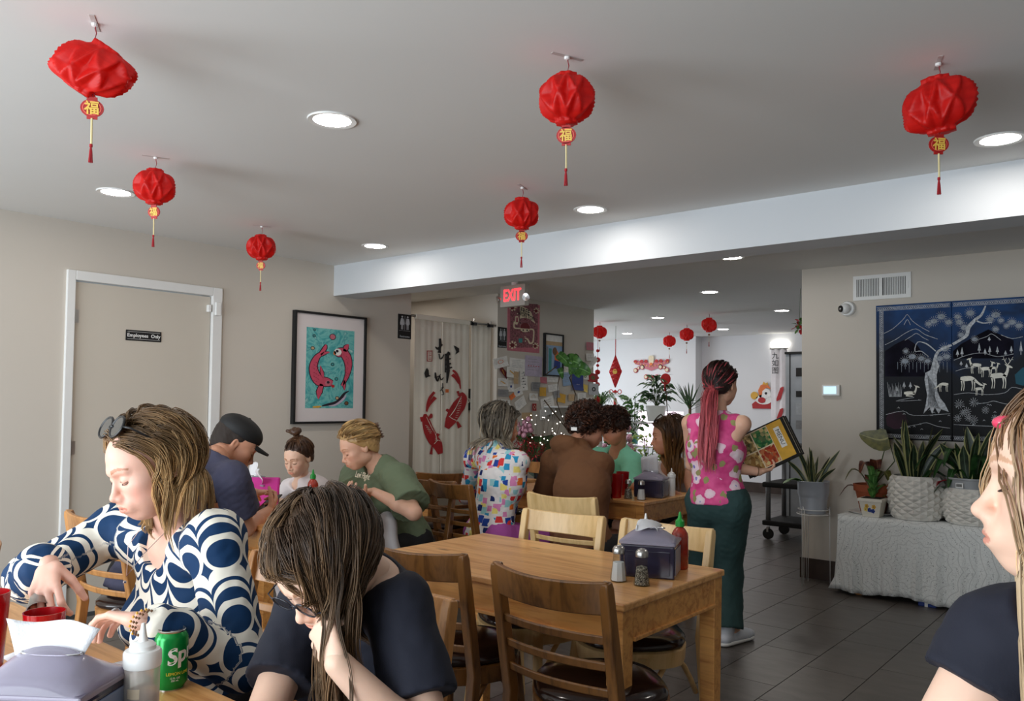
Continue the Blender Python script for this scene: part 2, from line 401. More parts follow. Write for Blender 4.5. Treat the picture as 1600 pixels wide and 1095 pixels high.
# ---------------------------------------------------------------- chairs
def chair(name, label, wm, loc, rz, sc_=1.0):
    """ladder back cafe chair, faces +y; origin on the floor under the seat"""
    t = thing(name, label, 'chair', loc, rz)
    W2 = .212; zt = .85*sc_; zs = .445*sc_
    def post_y(z): return -.19-.075*((z-zs)/(zt-zs)) if z > zs else -.19-.05*(1-z/zs)
    for s in (-1, 1):
        pts = [(s*(W2-.01), post_y(z), z) for z in (0, zs*.5, zs, zs+.15, zt-.02, zt)]
        m = MB(); m.sweep(pts, lambda i, q: [(c*(.013+.004*math.sin(q*3)), d*(.014+.007*math.sin(q*3.1))) for c, d in ((-1, -1), (1, -1), (1, 1), (-1, 1))], up=(0, 1, 0))
        m.build('back_post', wm, t, bevel=.004, auto=True)
    def slat(z0, z1, th, bow, name, inset=0):
        m = MB(); n = 12; vs = []
        for i in range(n+1):
            u = -1+2*i/n; x = u*(W2-inset); b = bow*(1-u*u)
            zt_ = z1-(.012*(1-u*u) if name == 'top_rail' else 0); zb = z0-(.006*(1-u*u) if name == 'top_rail' else 0)
            yy0, yy1 = post_y(zb)-b, post_y(zt_)-b
            vs += [(x, yy0-th/2, zb), (x, yy0+th/2, zb), (x, yy1+th/2, zt_), (x, yy1-th/2, zt_)]
        fs = []
        for i in range(n):
            for j in range(4):
                fs.append((i*4+j, i*4+(j+1) % 4, (i+1)*4+(j+1) % 4, (i+1)*4+j))
        fs += [(3, 2, 1, 0), tuple(n*4+j for j in range(4))]
        m.add(vs, fs); m.build(name, wm, t, bevel=.004, auto=True)
    slat(zt-.092, zt+.004, .02, .045, 'top_rail')
    for k in range(3): slat(zt-.155-.077*k-.026, zt-.155-.077*k, .012, .035, 'back_slat', .012)
    # seat ring and cushion, rounded trapezoid
    def outline(k, r): return [(r*(1+.04*math.cos(4*a))*math.cos(a)*(1.0 if math.sin(a) > 0 else .96), r*(1+.04*math.cos(4*a))*math.sin(a)) for a in [2*math.pi*j/k for j in range(k)]]
    def layers(ls, k=32):
        m = MB(); o = [[(x, y, z) for x, y in outline(k, r)] for r, z in ls]; n = len(ls)
        vs = [v for r in o for v in r]; fs = []
        for i in range(n-1):
            for j in range(k): fs.append((i*k+j, i*k+(j+1) % k, (i+1)*k+(j+1) % k, (i+1)*k+j))
        fs += [tuple(range(k))[::-1], tuple((n-1)*k+j for j in range(k))]
        return m.add(vs, fs)
    layers([(.208, zs-.065), (.217, zs-.061), (.222, zs-.005), (.214, zs)]).build('seat_frame', wm, t, auto=True)
    layers([(.210, zs), (.219, zs+.008), (.219, zs+.02), (.204, zs+.034), (.15, zs+.043), (.05, zs+.047), (.01, zs+.047)]).build('seat_cushion', m_vinyl, t, smooth=True)
    for s in (-1, 1):
        MB().tube([(s*.15, .14, zs-.02), (s*.165, .165, zs*.5), (s*.185, .19, 0)], [.021, .018, .013], 10, up=(0, 1, 0)).build('front_leg', wm, t, smooth=True)
        pts = []
        for k in range(9):
            a = k/8; pts.append((s*.165+s*.004*a, .15-.36*a, .22*sc_+.17*sc_*math.sin(a*math.pi)))
        MB().tube(pts, .0105, 8).build('bentwood_brace', wm, t, smooth=True)
    return t
ch = chair('dining_chair', 'dark walnut ladder-back chair in front of the shakers end of the middle table', m_walnut, (-1.425, 2.17, 0), -.02)
dup(ch, 'dark walnut ladder-back chair beside the first, nearer the long-haired boy, at the middle table', (-2.03, 2.17, 0), .12)
B = {'dark_walnut_wood': m_blond}; HN = {'dark_walnut_wood': m_oakc}
dup(ch, 'blond wooden chair at the far left side of the middle table', (-2.13, 2.70, 0), math.pi+.05, mats=B)
dup(ch, 'blond wooden chair at the far right side of the middle table, behind the napkin box', (-1.65, 2.73, 0), math.pi-.04, mats=B)
dup(ch, 'yellowish wooden chair the person in the brown hoodie sits on', (-2.58, 3.79, 0), .06, mats=B)
dup(ch, 'dark wooden chair the grey-haired woman sits on', (-3.40, 3.84, 0), -.18)
dup(ch, 'honey-coloured chair tucked under the far side of the small empty table', (-4.28, 5.06, 0), math.pi-.15, mats=HN)
dup(ch, 'dark wooden chair the woman in the green shirt sits on', (-3.60, 3.32, 0), math.pi+.15)
dup(ch, 'dark wooden chair with its back to the curtain, between green-shirt woman and small table', (-4.14, 4.22, 0), .9)
dup(ch, 'brown wooden chair the long-haired boy sits on', (-1.60, 1.20, 0), math.pi+.05, mats=HN)
dup(ch, 'brown wooden chair the woman in the scallop-print blouse sits on', (-2.16, 1.24, 0), math.pi-.1, mats=HN)
dup(ch, 'wooden chair of which a top corner shows at the left picture edge', (-3.24, .74, 0), math.pi-.2, mats=HN)
dup(ch, 'wooden chair the man in the black cap sits on', (-3.56, 1.78, 0), .1, mats=HN)
dup(ch, 'chair the child with the bun sits on', (-4.2, 3.32, 0), math.pi, mats=HN)
dup(ch, 'chair the person in the mint shirt sits on', (-3.25, 5.4, 0), math.pi, mats=B)
dup(ch, 'chair the long-haired girl in profile sits on', (-2.78, 5.4, 0), math.pi, mats=B)
# ---------------------------------------------------------------- things on tables
m_smoke = glassy('smoked_plastic', C(196, 190, 206), .15, .35)
m_smoked = plain('dark_smoked_plastic', C(48, 45, 66), .12, vary=.1, Coat_Weight=.6)
m_panel = plain('grey_violet_panel', C(112, 106, 122), .3)
m_panelb = plain('blue_grey_panel', C(120, 138, 168), .3)
m_tissue = plain('napkin_tissue', C(226, 226, 229), .9, vary=.01, bump=.3, bscale=260)
def napkin_box(label, loc, rz, panel=m_panel, napkin='low', s=1.0):
    """two-sided dispenser: dark body, bowed clear lid, plastic end panels, napkins coming out of the slot"""
    t = thing('napkin_dispenser', label, 'napkin dispenser', loc, rz)
    L, Wd, h = .098*s, .076*s, .112*s
    MB().bb((-L+.004, -Wd+.004, 0), (L-.004, Wd-.004, h)).build('body', m_smoked, t, bevel=.006)
    MB().bb((L-.004, -Wd+.014, .012), (L-.001, Wd-.014, h-.012)).build('end_panel', panel, t, bevel=.001); MB().bb((-L+.001, -Wd+.014, .012), (-L+.004, Wd-.014, h-.012)).build('end_panel', panel, t, bevel=.001)
    MB().bb((-L+.02, -Wd+.001, .012), (L-.02, -Wd+.004, h-.02)).build('side_panel', panel if panel is m_panelb else m_smoked, t, bevel=.001)
    n = 14; m = MB(); rim = MB().bb((-L, -Wd, h), (L, Wd, h+.012))
    rim.build('lid_rim', m_smoke, t, bevel=.004)
    vs = []
    for i in range(n+1):
        u = -1+2*i/n
        for j in range(7):
            v = -1+2*j/6; z = h+.012+(.042 if s < 1.01 else .052)*s*max(0, 1-abs(v))**.8*(1-u**4)*(.45+.55*math.cos(u*1.45))
            vs.append((u*L*.99, v*Wd*.98, z))
    fs = [(i*7+j, (i+1)*7+j, (i+1)*7+j+1, i*7+j+1) for i in range(n) for j in range(6)]
    m.add(vs, fs); o = m.build('lid', m_smoke, t, smooth=True); so = o.modifiers.new('s', 'SOLIDIFY'); so.thickness = .0025
    MB().tube([(.05*math.cos(a)*s, .013*math.sin(a)*s, h+.052*s) for a in [k*math.pi/8 for k in range(17)]], .0022, 6).build('slot_rim', m_chrome, t, smooth=True)
    MB().bb((-L+.012, -Wd+.012, h-.02), (L-.012, Wd-.012, h+.008)).build('napkin_stack', m_tissue, t, bevel=.004)
    return t
def sheet(name, label, P, nu, nv, mat=None, th=.0012, parent=None, sub=1):
    """P(u,v)->xyz for u,v in 0..1: a crumpled or curled sheet with thickness"""
    m = MB(); m.add([P(i/nu, j/nv) for i in range(nu+1) for j in range(nv+1)], [(i*(nv+1)+j, (i+1)*(nv+1)+j, (i+1)*(nv+1)+j+1, i*(nv+1)+j+1) for i in range(nu) for j in range(nv)])
    o = m.build(name, mat or m_tissue, parent, smooth=True); s_ = o.modifiers.new('s', 'SOLIDIFY'); s_.thickness = th
    if label: tag(o, label, 'napkin')
    return o
def shaker(label, loc, content, h=.092, name='salt_shaker'):
    t = thing(name, label, 'shaker', loc, random.random()); t.scale = (1.27, 1.27, 1.3)
    prof = [(0, 0), (.0215, 0), (.023, .004), (.021, .02), (.0165, .05), (.0145, .068), (.014, .074)]
    MB().lathe(prof, k=8).build('glass_body', glassy('shaker_glass', C(235, 240, 240), .04, .04), t, auto=True)
    MB().lathe([(0, .003), (.0195, .003), (.0185, .02), (.0150, .05 if name == 'salt_shaker' else .046), (0, .051)], k=8).build('contents', content, t)
    MB().lathe([(.0165, .072), (.0168, .083), (.013, .09), (.005, .0935), (0, .0935)], k=20).build('metal_cap', m_steel, t, auto=True)
    hm = MB()
    for k in range(6):
        a = k*math.pi/3; hm.lathe([(.0012, .0918), (0, .0919)], (.007*math.cos(a), .007*math.sin(a), 0), 6)
    hm.build('cap_hole', m_black, t)
    return t
def pepper_mat():
    t = NT('ground_pepper'); v = t.n('TexVoronoi'); v.inputs['Scale'].default_value = 480; t.l(t.coords(), v.inputs['Vector'])
    t.col(t.ramp(v.outputs['Color'], [(.2, C(40, 36, 32)), (.5, C(120, 110, 95)), (.8, C(190, 182, 165))])); t.set(Roughness=.9); return t.m
m_pepper = pepper_mat(); m_salt = plain('salt_grains', C(245, 245, 245), .9, bump=.2, bscale=600)
m_sri = plain('chilli_sauce', C(168, 44, 22), .25, vary=.15, nscale=40, Coat_Weight=.6)
m_grn = plain('green_cap', C(28, 150, 58), .35)
def chilli_bottle(label, loc, s=1.0, rz=0):
    t = thing('chilli_sauce_bottle', label, 'bottle', loc, rz)
    MB().lathe([(0, 0), (.028*s, 0), (.031*s, .004), (.031*s, .115*s), (.029*s, .128*s), (.02*s, .143*s), (.013*s, .150*s), (.012*s, .156*s)], k=28).build('bottle_body', m_sri, t, auto=True)
    MB().lathe([(.0165*s, .153*s), (.0165*s, .173*s), (.012*s, .178*s), (.008*s, .182*s), (.0035*s, .205*s), (0, .207*s)], k=24).build('nozzle_cap', m_grn, t, auto=True)
    if s > .9:
        for a, w in ((-1.9, 'HOT CHILI SAUCE'), (-1.15, 'SRIRACHA')):
            c, si = math.cos(a), math.sin(a)
            text('lettering', w, .014 if w[0] == 'S' else .0085, (.0312*c, .0312*si, .062), (0, 0, -1), (-si, c, 0), m_whitep, t, ext=.0002, lift=.0004)
    return t
def squeeze_bottle(label, loc, fill=None, s=1.0):
    t = thing('squeeze_bottle', label, 'bottle', loc)
    MB().lathe([(0, 0), (.027*s, 0), (.0295*s, .004), (.0295*s, .135*s), (.026*s, .142*s)], k=28).build('bottle_body', glassy('cloudy_plastic', C(232, 226, 218), .25, .35) if fill else m_whitep, t, auto=True)
    if fill:
        MB().lathe([(0, .003), (.0275*s, .003), (.0278*s, .085*s), (0, .086*s)], k=28).build('sauce', fill, t, auto=True)
        lb = MB()
        for k in range(8):
            a0 = -1.3+k*.09; p = [(.0300*math.cos(a)*s, .0300*math.sin(a)*s, z) for a, z in ((a0, .088*s), (a0+.09, .088*s), (a0+.09, .105*s), (a0, .105*s))]; lb.add(p, [(0, 1, 2, 3)])
        lb.build('tape_label', plain('label_tape', C(214, 200, 176), .6), t)
    MB().lathe([(.031*s, .137*s), (.032*s, .140*s), (.032*s, .162*s), (.029*s, .166*s), (.022*s, .167*s), (.022*s, .174*s), (.017*s, .179*s), (.009*s, .181*s), (.0065*s, .19*s), (.0032*s, .212*s), (0, .213*s)], k=28).build('nozzle_cap', m_whitep, t, auto=True)
    return t
m_cup = plain('red_cup_plastic', C(168, 12, 20), .22, vary=.04, Coat_Weight=.3)
def cup(label, loc, h=.13, r=.041):
    t = thing('red_tumbler', label, 'cup', loc)
    MB().lathe([(0, 0), (r*.76, 0), (r*.78, .004), (r, h), (r-.0025, h), (r*.76-.003, .006), (0, .006)], k=28).build('tumbler', m_cup, t, auto=True)
    return t
# middle table
napkin_box('smoked napkin dispenser with white tissue on the corner of the middle table', (-1.445, 2.525, .745), .35)
def P_tis(u, v):
    x = -.055+.13*u; a = v*math.pi*1.15
    return (-1.455+x*math.cos(1.95)+.035*math.cos(a)*math.sin(1.95)*1.1, 2.53+x*math.sin(1.95)-.035*math.cos(a)*math.cos(1.95), .903+.010*math.sin(a)+.03*math.sin(u*3)*v+.008*math.sin(u*9+v*7))
sheet('paper_napkin', 'folded white napkin lying over the dispenser on the middle table', P_tis, 10, 10)
shaker('glass salt shaker left of the pepper on the middle table', (-1.468, 2.352, .745), m_salt)
shaker('glass pepper shaker full of grey pepper on the middle table', (-1.378, 2.352, .745), m_pepper, name='pepper_shaker')
chilli_bottle('red chilli sauce bottle with green nozzle behind the middle table napkin box', (-1.415, 2.685, .745), 1.0, -.55)
squeeze_bottle('white squeeze bottle behind the napkin box of the middle table', (-1.54, 2.655, .745), None, .90)
# table of the hoodie party
T3 = .745
napkin_box('smoked napkin dispenser with a standing tissue on the table of the brown hoodie', (-2.63, 4.60, T3), .25)
sheet('paper_napkin', 'white tissue standing up from the dispenser by the long-haired girl', lambda u, v: (-2.70+.13*u+.02*v, 4.60+.015*math.sin(u*5)-.05*v, T3+.15+.10*v+.035*u*v), 6, 5)
shaker('salt shaker in front of the dispenser on the hoodie table', (-2.585, 4.40, T3), m_salt, name='salt_shaker')
shaker('small pepper shaker next to the red tumblers', (-2.68, 4.40, T3), m_pepper, name='pepper_shaker')
cup('tall red tumbler at the front of the hoodie table', (-2.76, 4.385, T3), .15, .043)
cup('red tumbler standing behind the front one on the hoodie table', (-2.82, 4.56, T3), .15, .043)
squeeze_bottle('white-capped squeeze bottle behind the dispenser on the hoodie table', (-2.56, 4.74, T3), None, .85)
# family table
chilli_bottle('chilli sauce bottle with green cap by the hands of the woman in green', (-3.80, 2.83, .745), .98)
napkin_box('napkin dispenser in front of the child with the bun', (-4.02, 2.62, .745), .3)
sheet('paper_napkin', 'big white napkin puffed out in front of the child', lambda u, v: (-4.12+.22*u+.02*math.sin(v*6), 2.60+.05*math.sin(u*4+v), .865+.11*v*(1-.25*u)+.012*math.sin(u*8)), 8, 6)
# foreground table
nb = napkin_box('big clear-lidded napkin dispenser in the lower left corner', (-1.462, .565, .745), .62, m_panelb, s=1.05)
def P_big(u, v):
    c = .62; x = (u-.5)*(.09+.085*v)-.012; lean = .02*v+.012*math.sin(u*5)*v
    return (-1.462+x*math.cos(c)-lean*math.sin(c), .568+x*math.sin(c)+lean*math.cos(c), .875+.090*v*(1-.06*u)+.006*math.sin(u*7+v*3)*v)
sheet('paper_napkin', 'white napkin pulled up from the big dispenser in the lower left corner', P_big, 12, 10)
squeeze_bottle('squeeze bottle of dark sauce beside the green can', (-1.40, .690, .745), plain('dark_soy_sauce', C(42, 22, 18), .2), .98)
cup('big red tumbler cut by the left picture edge', (-2.02, .64, .745), .17, .05)
cup('red tumbler under the poured steel cup, between the woman\'s hands', (-1.945, .735, .745), .125, .043)
cup('low red tumbler in front of the big one at the left edge', (-1.79, .52, .745), .12, .045)
sheet('paper_napkin', 'flat folded napkin under the left hand of the blouse woman', lambda u, v: (-1.86+.2*u, .80+.09*v-.05*u, .7475+.012*u*v), 4, 3)
sheet('paper_napkin', 'small napkin between the big tumbler and the pouring hand', lambda u, v: (-2.09+.10*u, .70+.1*v, .7475+.02*v*(1-u)), 4, 3)
can = thing('soda_can', 'open green soda can on the foreground table beside the sauce bottle', 'can', (-1.625, .862, .745), -.60)
m_can = plain('green_can_paint', C(14, 150, 66), .25, .35, vary=.03)
MB().lathe([(.0262, .002), (.0275, .006), (.033, .014), (.033, .104), (.031, .109), (.0268, .1165)], k=36, cap=False).build('can_body', m_can, can, auto=True)
MB().lathe([(0, .006), (.022, .004), (.0262, 0), (.0262, .002)], k=36).lathe([(.0268, .1165), (.0275, .1195), (.0262, .121), (.0248, .117), (.023, .1155), (0, .1155)], k=36, cap=False).build('can_rims', m_steel, can, auto=True)
MB().lathe([(0, .1162), (.009, .1164), (.009, .1175), (0, .1178)], (0, .004, 0), 16).build('pull_tab', m_chrome, can)
MB().lathe([(0, .1158), (.008, .1159)], (0, -.013, 0), 16, sx=1.3).build('can_opening', m_black, can)
def wrap_text(name, body, size, r, z, a0, mat, parent, shear=0, tilt=0, bold=0):
    o = text(name, body, size, (0, 0, 0), (1, 0, 0), (0, 1, 0), mat, None, ext=.0002, lift=0, shear=shear, bold=bold)
    for v in o.data.vertices:
        x, y, e = v.co; x, y = x*math.cos(tilt)-y*math.sin(tilt), x*math.sin(tilt)+y*math.cos(tilt); a = a0+x/r; rr = r+.0004+e
        v.co = (rr*math.cos(a), rr*math.sin(a), z+y)
    o.parent = parent; return o
wrap_text('logo_lettering', 'Sprite', .044, .033, .078, 1.35, m_whitep, can, .25, .22, .0012)
wrap_text('small_lettering', 'LEMON LIME', .0085, .033, .036, .55, plain('yellow_print', C(240, 224, 70), .5), can)
wrap_text('small_print', '12 FL OZ\n355 mL', .005, .033, .025, .35, m_whitep, can)
# ---------------------------------------------------------------- flat drawing on real surfaces
class Draw:
    """collects flat shapes lying just proud of a surface; conv maps sheet units to the world surface point, nrm is its normal"""
    def __init__(s, parent, conv, nrm, step=.0006, base=.0008):
        s.p = parent; s.c = conv; s.n = np.array(nrm, float); s.st = step; s.b = base; s.g = {}
    def mb(s, name, mat): return s.g.setdefault((name, mat.name), (MB(), mat))[0]
    def P(s, x, y, L): return tuple(np.array(s.c(x, y))+s.n*(s.b+s.st*L))
    def poly(s, name, mat, pts, L=0):
        from mathutils.geometry import tessellate_polygon
        T = tessellate_polygon([[Vector((x, y, 0)) for x, y in pts]])
        s.mb(name, mat).add([s.P(x, y, L) for x, y in pts], [tuple(t) for t in T])
    def blob(s, name, mat, sp, w, L=0, sub=4):
        sp = np.array(sp, float); n = len(sp)
        if len(w) != n: w = np.interp(np.linspace(0, 1, n), np.linspace(0, 1, len(w)), w)
        t = np.linspace(0, n-1, (n-1)*sub+1); w = np.interp(t, range(n), w)
        def cr(a):
            out = []
            for q in t:
                i = min(int(q), n-2); f = q-i; p0, p1, p2, p3 = a[max(i-1, 0)], a[i], a[i+1], a[min(i+2, n-1)]
                out.append(.5*((2*p1)+(-p0+p2)*f+(2*p0-5*p1+4*p2-p3)*f*f+(-p0+3*p1-3*p2+p3)*f**3))
            return np.array(out)
        sp = np.stack([cr(sp[:, 0]), cr(sp[:, 1])], 1)
        d = np.gradient(sp, axis=0); d /= np.linalg.norm(d, axis=1)[:, None]+1e-9; nn = np.stack([-d[:, 1], d[:, 0]], 1)
        A = sp+nn*w[:, None]/2; B = sp-nn*w[:, None]/2
        m = s.mb(name, mat); k = len(A)
        m.add([s.P(*p, L) for p in A]+[s.P(*p, L) for p in B], [(i, i+1, k+i+1, k+i) for i in range(k-1)])
    def disc(s, name, mat, x, y, r, L=0, ry=None, k=14, a0=0):
        s.mb(name, mat).add([s.P(x+r*math.cos(a0+2*math.pi*j/k), y+(ry or r)*math.sin(a0+2*math.pi*j/k), L) for j in range(k)], [tuple(range(k))])
    def ring(s, name, mat, x, y, r, w, L=0, k=14, ry=None):
        ry = ry or r
        s.mb(name, mat).add([s.P(x+(r+q)*math.cos(2*math.pi*j/k), y+(ry+q)*math.sin(2*math.pi*j/k), L) for q in (0, -w) for j in range(k)], [(j, (j+1) % k, k+(j+1) % k, k+j) for j in range(k)])
    def rect(s, name, mat, x0, y0, x1, y1, L=0): s.poly(name, mat, [(x0, y0), (x1, y0), (x1, y1), (x0, y1)], L)
    def done(s):
        for (nm, mn), (m, mat) in s.g.items():
            o = m.build(nm, mat, s.p)
            if len(m.f) > 1: o['kind'] = 'stuff'
def cols(d): return {k: plain('print_'+k, C(*v), .6, vary=.05, nscale=30) for k, v in d.items()}
K = cols(dict(ink=(28, 24, 24), red=(176, 34, 38), pink=(206, 78, 104), rose=(196, 110, 124), dpink=(150, 36, 70), cream=(228, 212, 182), teal=(60, 150, 150), dark=(34, 24, 40), gold=(222, 170, 60),
              orange=(226, 120, 60), blue=(36, 62, 140), grey=(150, 150, 152), lilac=(196, 184, 206), sky=(150, 180, 214), maroon=(112, 14, 26), green=(70, 130, 70), tan=(200, 170, 130), white=(240, 238, 234), pearl=(196, 200, 205), brown=(120, 84, 54), yellow=(236, 206, 96)))
# ---- koi painting on the left wall
kp = thing('framed_painting', 'framed watercolour of two pink koi circling in teal water', 'picture', (LX, 4.022, 1.59))
fr = MB()
for a, b in (((0, -.352, -.436), (.04, -.335, .436)), ((0, .335, -.436), (.04, .352, .436)), ((0, -.335, -.436), (.04, .335, -.419)), ((0, -.335, .419), (.04, .335, .436))): fr.bb(a, b)
fr.build('frame', m_blackm, kp)
MB().bb((0, -.335, -.419), (.022, .335, .419)).build('mat_board', plain('mat_board', C(222, 214, 214), .85, vary=.01), kp)
def water_mat():
    t = NT('teal_watercolour'); v = t.coords((6, 6, 6)); n = t.noise(v, 1.1, 5, .6, 1.6); n2 = t.noise(v, 3.5, 4, .6, 1)
    c = t.ramp(n.outputs[0], [(.28, C(14, 104, 122)), (.42, C(56, 160, 164)), (.52, C(130, 200, 194)), (.6, C(52, 150, 156)), (.74, C(206, 232, 224))])
    t.col(t.mix(t.math('MULTIPLY', n2.outputs[0], .5), c, C(96, 180, 180))); t.set(Roughness=.6); return t.m
MB().bb((.022, -.235, -.315), (.0225, .235, .315)).build('watercolour_sheet', water_mat(), kp)
# picture coordinates: 0..400 x 0..700 down
D = Draw(kp, lambda x, y: (.0225, -.235+.47*x/400, .315-.63*y/700), (1, 0, 0), .0004, .0004)
for col_, grow, L in ((K['dark'], 14, 1), (K['pink'], 0, 2)):
    D.blob('koi', col_, [(218, 480), (170, 470), (110, 460), (70, 400), (60, 330), (85, 260), (120, 220), (150, 170), (158, 140)], [(62 if 0 else a)+grow for a in (40, 74, 84, 72, 58, 42, 26, 30, 6)], L)
    D.blob('koi', col_, [(120, 235), (150, 215), (190, 205)], [22+grow, 24+grow, 4], L)
    D.blob('koi', col_, [(130, 490), (110, 560), (104, 620)], [30+grow, 44+grow, 4], L)
    D.blob('koi', col_, [(115, 330), (130, 390), (140, 430)], [4, 26+grow, 14], L)
    D.blob('koi', col_, [(230, 205), (262, 205), (300, 200), (335, 240), (352, 310), (345, 390), (325, 450), (300, 500)], [a+grow for a in (30, 72, 76, 72, 58, 36, 24, 18)], L)
    D.blob('koi', col_, [(320, 450), (318, 500), (322, 540)], [12+grow, 22+grow, 2], L)
    D.blob('koi', col_, [(318, 190), (330, 150), (350, 125)], [30+grow, 40+grow, 10], L)
for x, y in ((182, 480), (258, 200)):
    D.disc('koi_eye', K['rose'] if x < 200 else K['white'], x, y, 26 if x < 200 else 32, 3); D.disc('koi_eye', K['dark'], x-(0 if x < 200 else 6), y-8, 12, 4)
D.disc('koi_mouth', K['red'], 222, 505, 14, 3); D.disc('koi_mouth', K['orange'], 232, 210, 12, 3, 18)
for k in range(16): D.blob('scale_mark', K['dpink'], [(78+20*math.sin(k*2.1), 300+k*11), (88+20*math.sin(k*2.1), 306+k*11)], [5], 4); D.blob('scale_mark', K['dpink'], [(330+14*math.sin(k*1.7), 230+k*13), (338+14*math.sin(k*1.7), 238+k*13)], [4], 4)
for x, y, r, c_ in ((212, 68, 24, 'rose'), (50, 180, 13, 'tan'), (215, 312, 11, 'teal'), (250, 440, 12, 'teal'), (260, 610, 13, 'tan'), (340, 655, 15, 'brown'), (60, 72, 9, 'teal'), (62, 20, 7, 'teal')):
    D.ring('bubble', K['dark'], x, y, r+4, 5, 3); D.disc('bubble', K[c_], x, y, r, 2)
D.blob('driftwood', K['dark'], [(135, 680), (180, 668), (240, 655), (280, 630), (320, 570), (360, 545)], [10, 20, 30, 34, 20, 6], 3); D.blob('driftwood', K['lilac'], [(190, 680), (250, 668), (310, 620), (335, 580)], [6, 16, 20, 6], 4)
D.blob('driftwood', K['gold'], [(60, 690), (100, 688), (130, 684)], [10, 18, 6], 4)
D.done()
# ---- restroom signs
def wc_sign(label, y, z, w=.155, h=.215, x=LX):
    t = thing('restroom_sign', label, 'sign', (x, y, z))
    MB().bb((0, -w/2, -h/2), (.006, w/2, h/2)).build('plate', m_blackm, t, bevel=.002)
    d = Draw(t, lambda a, b: (.006, a*w/2, b*h/2), (1, 0, 0), .0004, .0006); g = K['pearl']
    for s_ in (-.42, .42):
        d.disc('pictogram', g, s_, .78, .13, 0, .085)
        if s_ < 0: d.poly('pictogram', g, [(s_-.12, .66), (s_+.12, .66), (s_+.3, .12), (s_-.3, .12)])
        else: d.rect('pictogram', g, s_-.2, .12, s_+.2, .66)
        for q in (-.09, .09): d.rect('pictogram', g, s_+q-.055, -.25, s_+q+.055, .14, 1)
        for q in (-.27, .27): d.blob('pictogram', g, [(s_+q*.6, .62), (s_+q*1.1, .2)], [.09, .08], 2)
    d.rect('pictogram', g, -.02, -.28, .02, .86)
    d.poly('border', g, [(-.85, -.36), (.85, -.36), (.85, -.345), (-.85, -.345)])
    d.done(); text('lettering', 'Restrooms', .026, (.006, 0, -.088), (0, 1, 0), (0, 0, 1), g, t, ext=.0003, lift=.0006)
wc_sign('black restroom sign at the wall corner left of the fish curtain', 4.828, 1.99)
wc_sign('black restroom sign on the notice wall under the left of the pink poster', 6.152, 1.985, .135, .205)
ws = tag(MB().bb((-.0, -.06, -.11), (.005, .06, .11)).build('access_sign', m_blackm), 'small black wheelchair sign half hidden left of the curtain', 'sign'); ws.location = (LX-.10, 4.925, 1.33)
ws.location = (-5.60, 6.072, 1.36); ws.rotation_euler = (0, 0, -math.pi/2)
d = Draw(ws, lambda a, b: (.005, a*.06, b*.11), (1, 0, 0), .0004, .0006); d.disc('pictogram', K['white'], -.1, .5, .12, 0, .07); d.blob('pictogram', K['white'], [(-.1, .38), (-.05, .1), (.35, .05), (.5, -.25)], [.12, .12, .1, .1]); d.ring('pictogram', K['white'], -.02, -.1, .4, .09, 0, 16, .25); d.done()
# ---- exit sign
ex = thing('exit_sign', 'lit red EXIT sign with two side lamps under the beam', 'sign', (-4.55, 5.52, 2.285), -.10)
MB().bb((-.155, -.03, -.095), (.155, .03, .095)).build('housing', plain('exit_housing', C(190, 184, 176), .5), ex, bevel=.006)
text('lettering', 'EXIT', .15, (-.0, -.03, 0), (1, 0, 0), (0, 0, 1), emis('exit_red', (1, .03, .04, 1), 3.0), ex, ext=.0015, lift=.002, sx=.72, bold=.001)
MB().tube([(0, 0, .095), (0, 0, .135)], .03, 12).build('canopy', m_white, ex)
for s_ in (-1, 1):
    MB().lathe([(0, 0), (.03, 0), (.036, .03), (.034, .034), (0, .036)], (s_*.165, -.01, -.02), 20, (s_*.5, -1, -.3)).build('emergency_lamp', m_chrome, ex, auto=True)
# ---- fish curtain in the corridor opening
cz0, cz1 = .62, 2.085
def cw(y, z): return LX-.03+.0035*math.sin(y*31)*(.3+.7*(cz1-z)/(cz1-cz0))+.0012*math.sin(y*80+z)
def curtain(name, label, y0, y1, mat, z0=cz0, z1=cz1):
    ny, nz = 46, 16
    m = MB(); m.add([(cw(y0+(y1-y0)*i/ny, z0+(z1-z0)*j/nz), y0+(y1-y0)*i/ny, z0+(z1-z0)*j/nz) for i in range(ny+1) for j in range(nz+1)], [(i*(nz+1)+j, (i+1)*(nz+1)+j, (i+1)*(nz+1)+j+1, i*(nz+1)+j+1) for i in range(ny) for j in range(nz)])
    o = m.build(name, mat, None, smooth=True); s_ = o.modifiers.new('s', 'SOLIDIFY'); s_.thickness = .0015; s_.offset = -1
    return tag(o, label, 'curtain')
m_linen = plain('linen', C(238, 232, 218), .9, vary=.03, nscale=3, bump=.25, bscale=300)
c1 = curtain('door_curtain', 'left cream curtain panel with a red koi and part of the black characters', 4.985, 5.322, m_linen)
c2 = curtain('door_curtain', 'right cream curtain panel with the upper red koi beside the slit', 5.328, 5.70, m_linen)
c3 = curtain('door_curtain', 'plain pleated cream curtain clipped beside the fish curtain', 5.73, 6.02, plain('muslin', C(242, 236, 222), .9, vary=.03, bump=.2, bscale=200), z0=.35)
tag(MB().tube([(LX-.03, 4.9, 2.1), (LX-.03, 6.08, 2.1)], .011, 10).build('curtain_rod', m_steel, smooth=True), 'thin rod carrying the fish curtain across the corridor', 'rod')
MB().bb((LX-.045, 4.985, 2.075), (LX-.015, 5.70, 2.118)).build('rod_pocket', m_linen, c1, bevel=.004)
